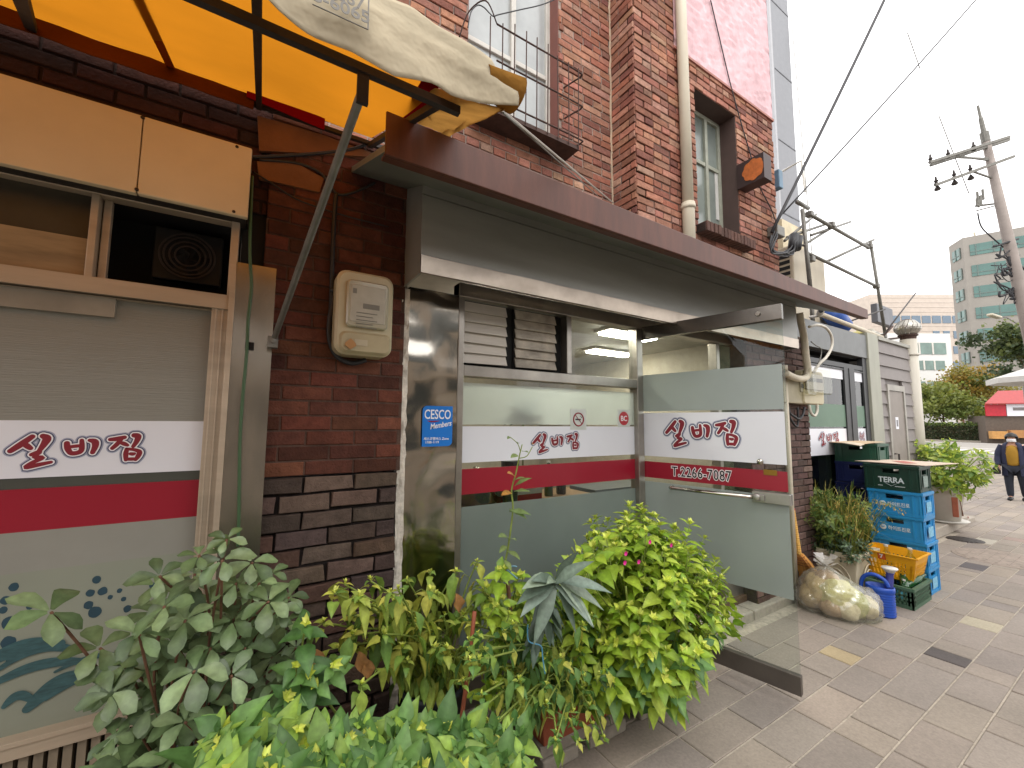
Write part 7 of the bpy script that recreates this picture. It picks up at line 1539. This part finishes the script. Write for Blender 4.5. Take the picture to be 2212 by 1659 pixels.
p_ = dep(2040, 945, 46); tree('yellowing rounded street tree behind the hedge, left of the office tower', (p_.x, p_.y, 0), 6.0, 2.9, dep(2048, 868, 46).z, AUT[:2]+AUT[4:], 7000, .3)
p_ = dep(2085, 945, 54); tree('autumn tinted street tree behind the first one and against the office tower', (p_.x, p_.y, 0), 8.0, 3.3, dep(2082, 836, 54).z, AUT[2:4]+AUT, 6000, .32)
p_ = dep(2282, 1000, 22); tree('dark green street tree reaching in at the right edge below the utility pole', (p_.x, p_.y, 0), 7.5, 1.6, dep(2240, 748, 22).z, ['4c5a34', '5d6a38', '3f4d30', '6c7640'], 6500, .2)
hd = MB(); h0, h1 = dep(1960, 945, 46), dep(2175, 944, 40); random.seed(115); hu = (h1-h0); hu.z = 0; HL = hu.length; hu.normalize(); hn = Vector((-hu.y, hu.x, 0)); zh = dep(2060, 915, 43).z
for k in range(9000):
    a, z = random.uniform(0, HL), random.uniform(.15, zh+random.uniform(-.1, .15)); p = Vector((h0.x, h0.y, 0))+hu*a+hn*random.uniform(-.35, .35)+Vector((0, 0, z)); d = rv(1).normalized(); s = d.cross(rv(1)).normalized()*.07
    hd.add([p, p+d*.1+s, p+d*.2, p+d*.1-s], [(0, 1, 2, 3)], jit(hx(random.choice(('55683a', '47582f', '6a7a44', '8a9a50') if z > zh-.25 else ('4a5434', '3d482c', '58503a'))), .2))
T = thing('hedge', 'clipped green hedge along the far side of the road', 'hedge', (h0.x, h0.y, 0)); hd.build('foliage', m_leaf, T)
q = MB(); q.obox(Vector((h0.x, h0.y, 0))+hu*(HL/2)+Vector((0, 0, zh*.45)), hu, (0, 0, 1), hn, HL/2, zh*.42, .22); q.build('branches', M('hedge_core', '2c3320', .9, var=.4), T)
q = MB(); q.obox(Vector((h0.x, h0.y, 0))+hu*(HL/2)-hn*.0+Vector((0, 0, .09)), hu, (0, 0, 1), hn, HL/2, .09, .6); tag(q.build('kerb_wall', m_kerb), 'low stone kerb in which the far hedge grows', 'kerb')

# ================================================================== PERSON
def skin_body(name, verts, edges, radii, mat, parent, root=0, sub=2):
    me = bpy.data.meshes.new(name); me.from_pydata([Vector(v)-WLOC[parent.name] for v in verts], edges, []); me.update()
    o = bpy.data.objects.new(name, me); COL.objects.link(o); o.parent = parent; WLOC[o.name] = WLOC[parent.name]
    md = o.modifiers.new('skin', 'SKIN'); md.use_smooth_shade = True
    for i, r in enumerate(radii):
        sv = me.skin_vertices[0].data[i]; sv.radius = r if isinstance(r, tuple) else (r, r); sv.use_root = (i == root)
    s = o.modifiers.new('sub', 'SUBSURF'); s.levels = s.render_levels = sub
    dg = bpy.context.evaluated_depsgraph_get(); m2 = bpy.data.meshes.new_from_object(o.evaluated_get(dg)); o.modifiers.clear(); o.data = m2; m2.materials.clear(); m2.materials.append(mat)
    m2.polygons.foreach_set('use_smooth', [True]*len(m2.polygons)); return o
fp_ = atz(2206, 1082, 0); px0, py0 = fp_.x, fp_.y+.05
pe = thing('person', 'person in a navy jacket, mustard top, dark trousers and white mask walking this way', 'person', (px0, py0, 0))
fw = Vector((-1, -.02, 0)).normalized(); rt_ = Vector((0, -1, 0))                            # walks towards the viewer; rt_ is right in the picture
K = 1.5/1.62
def PP(r_, f_, z): return Vector((px0, py0, 0))+rt_*(r_*K)+fw*(f_*K)+Vector((0, 0, z*K))
m_skin = M('skin', 'b98a72', .6, var=.05); m_hair = M('black_hair', '15110f', .5, var=.2); m_navyc = M('navy_jacket', '23273f', .85, var=.2, scale=9); m_must = M('mustard_top', '9a7420', .85, var=.15, scale=9); m_trou = M('dark_trousers', '20242f', .85, var=.2, scale=9); m_shoe = M('black_shoe', '141416', .5)
# one continuous body
BV = [PP(0, 0, .86), PP(0, .0, 1.05), PP(0, 0, 1.22), PP(0, 0, 1.33), PP(0, .0, 1.39), PP(0, .02, 1.48), PP(0, .02, 1.56),
      PP(-.1, 0, .82), PP(-.105, .04, .46), PP(-.1, .02, .09), PP(-.1, .12, .04),
      PP(.1, 0, .82), PP(.115, -.02, .46), PP(.12, -.12, .1), PP(.12, -.02, .05),
      PP(-.185, 0, 1.29), PP(-.235, .02, 1.03), PP(-.24, .10, .84), PP(-.24, .14, .77),
      PP(.185, 0, 1.29), PP(.235, -.03, 1.03), PP(.235, .04, .82), PP(.235, .07, .75)]
BE = [(0, 1), (1, 2), (2, 3), (3, 4), (4, 5), (5, 6), (0, 7), (7, 8), (8, 9), (9, 10), (0, 11), (11, 12), (12, 13), (13, 14), (3, 15), (15, 16), (16, 17), (17, 18), (3, 19), (19, 20), (20, 21), (21, 22)]
BR = [.13, .125, .14, .10, .05, .085, .07, .085, .06, .038, .035, .085, .06, .038, .035, .055, .043, .032, .035, .055, .043, .032, .035]
skin_body('body', BV, BE, [r*K for r in BR], m_skin, pe)
skin_body('top', [PP(0, .015, .80), PP(0, .02, .95), PP(0, .03, 1.1), PP(0, .03, 1.24), PP(0, .012, 1.36)], [(0, 1), (1, 2), (2, 3), (3, 4)], [(.17*K, .14*K), (.16*K, .15*K), (.16*K, .155*K), (.155*K, .15*K), (.08*K, .075*K)], m_must, pe)
skin_body('trousers', [PP(0, 0, .86), PP(-.095, 0, .78), PP(-.105, .04, .46), PP(-.1, .02, .06), PP(.095, 0, .78), PP(.115, -.02, .46), PP(.12, -.11, .07)], [(0, 1), (1, 2), (2, 3), (0, 4), (4, 5), (5, 6)], [.15*K, .11*K, .082*K, .06*K, .11*K, .082*K, .06*K], m_trou, pe)
# open jacket: two fronts, back and sleeves
jk = MB()
def jacket(a, b):
    th = R_(-58+ (298+0)*a)+math.pi/2*0; ang = R_(32)+a*R_(296); z = .58+.80*b; rr = .19-.02*b+.014*math.sin(a*30)*(1-b); rx_, ry_ = rr*1.06, rr*.86; sh = 1 if b < .82 else math.sqrt(max(0, 1-((b-.82)/.22)**2))
    return PP(math.sin(ang)*rx_*sh, math.cos(ang)*ry_*sh+.005, z+ (.0 if b < .9 else .02))
jk.grid(jacket, 44, 20); j_ = jk.build('jacket', m_navyc, pe, smooth=True, solid=.012)
for s, pts in ((-1, ((-.165, 0, 1.33), (-.225, .01, 1.16), (-.25, .03, 1.0), (-.25, .11, .83))), (1, ((.165, 0, 1.33), (.225, -.01, 1.16), (.25, -.03, 1.0), (.245, .03, .82)))):
    q = MB(); q.tube(smooth_pts([PP(*p) for p in pts], 5), [.068*K]*4+[.072*K]*4+[.065*K]*4+[.058*K]*4, 12); q.build('sleeve', m_navyc, pe, smooth=True)
    for kf in range(4):
        pass
for (hx_, hf, hz, sg) in ((-.245, .15, .75, 1), (.238, .08, .73, -1)):
    for kf, (off, L_) in enumerate(((-.028, .065), (-.01, .075), (.01, .072), (.028, .058))):
        q = MB(); q.tube(smooth_pts([PP(hx_+off*.3, hf+off, hz+.02), PP(hx_+off*.3, hf+off+.004, hz-L_*.5), PP(hx_+off*.3+sg*.012, hf+off, hz-L_)], 3), .0085*K, 6); q.build('finger', m_skin, pe, smooth=True)
    q = MB(); q.tube(smooth_pts([PP(hx_+sg*.02, hf+.03, hz+.03), PP(hx_+sg*.035, hf+.045, hz), PP(hx_+sg*.035, hf+.045, hz-.03)], 3), .0095*K, 6); q.build('thumb', m_skin, pe, smooth=True)
q = MB()
def hairf(a, b):
    th, ph = a*2*math.pi, b*R_(128); d = Vector((math.sin(ph)*math.sin(th), math.sin(ph)*math.cos(th), math.cos(ph))); front = max(0, d.y); cut = 1 if ph < R_(70) or d.y < .35 else 0
    rr = .112*(1+.10*mnoise.noise(d*5)); z = 1.515+d.z*rr*1.12
    if d.y > .35: z = max(z, 1.545)
    return PP(d.x*rr, d.y*rr*1.0+.01, z)
q.grid(hairf, 28, 16); q.build('hair', m_hair, pe, smooth=True)
q = MB(); q.grid(lambda a, b: PP(.078*math.sin((a-.5)*2.6), .02+.098*math.cos((a-.5)*2.6)+.01*math.sin(b*3.1), 1.415+.075*b), 14, 6); q.build('mask', M('white_mask', 'd0d0d2', .8), pe, smooth=True, solid=.004)
for s in (-1, 1):
    q = MB(); q.lathe([(0, -.008), (.008, -.004), (.009, 0), (.008, .004), (0, .008)], PP(s*.032, .108, 1.515), 8); q.build('eye', m_hair, pe)
    q = MB(); q.tube(smooth_pts([PP(s*.088, .02, 1.53), PP(s*.1, .0, 1.51), PP(s*.09, .01, 1.475)], 4), .01, 6); q.build('ear', m_skin, pe, smooth=True)
for (r_, f_, z_) in ((-.1, .06, .0), (.12, -.06, .01)):
    q = MB(); q.tube(smooth_pts([PP(r_, f_-.1, z_+.045), PP(r_, f_, z_+.05), PP(r_, f_+.11, z_+.035), PP(r_, f_+.15, z_+.03)], 4), [.04*K]*5+[.045*K]*5+[.03*K]*3, 10); q.build('shoe', m_shoe, pe, smooth=True)
q = MB(); q.obox(PP(-.27, .17, .70), (1, 0, 0), (0, 1, 0), (0, 0, 1), .09, .05, .07); q.tube(smooth_pts([PP(-.32, .17, .77), PP(-.27, .17, .80), PP(-.22, .17, .77)], 4), .008, 6); tag(q.build('handbag', M('black_bag', '18181a', .5), bevel=.01), 'small dark bag carried in the hand of the walking person', 'bag')
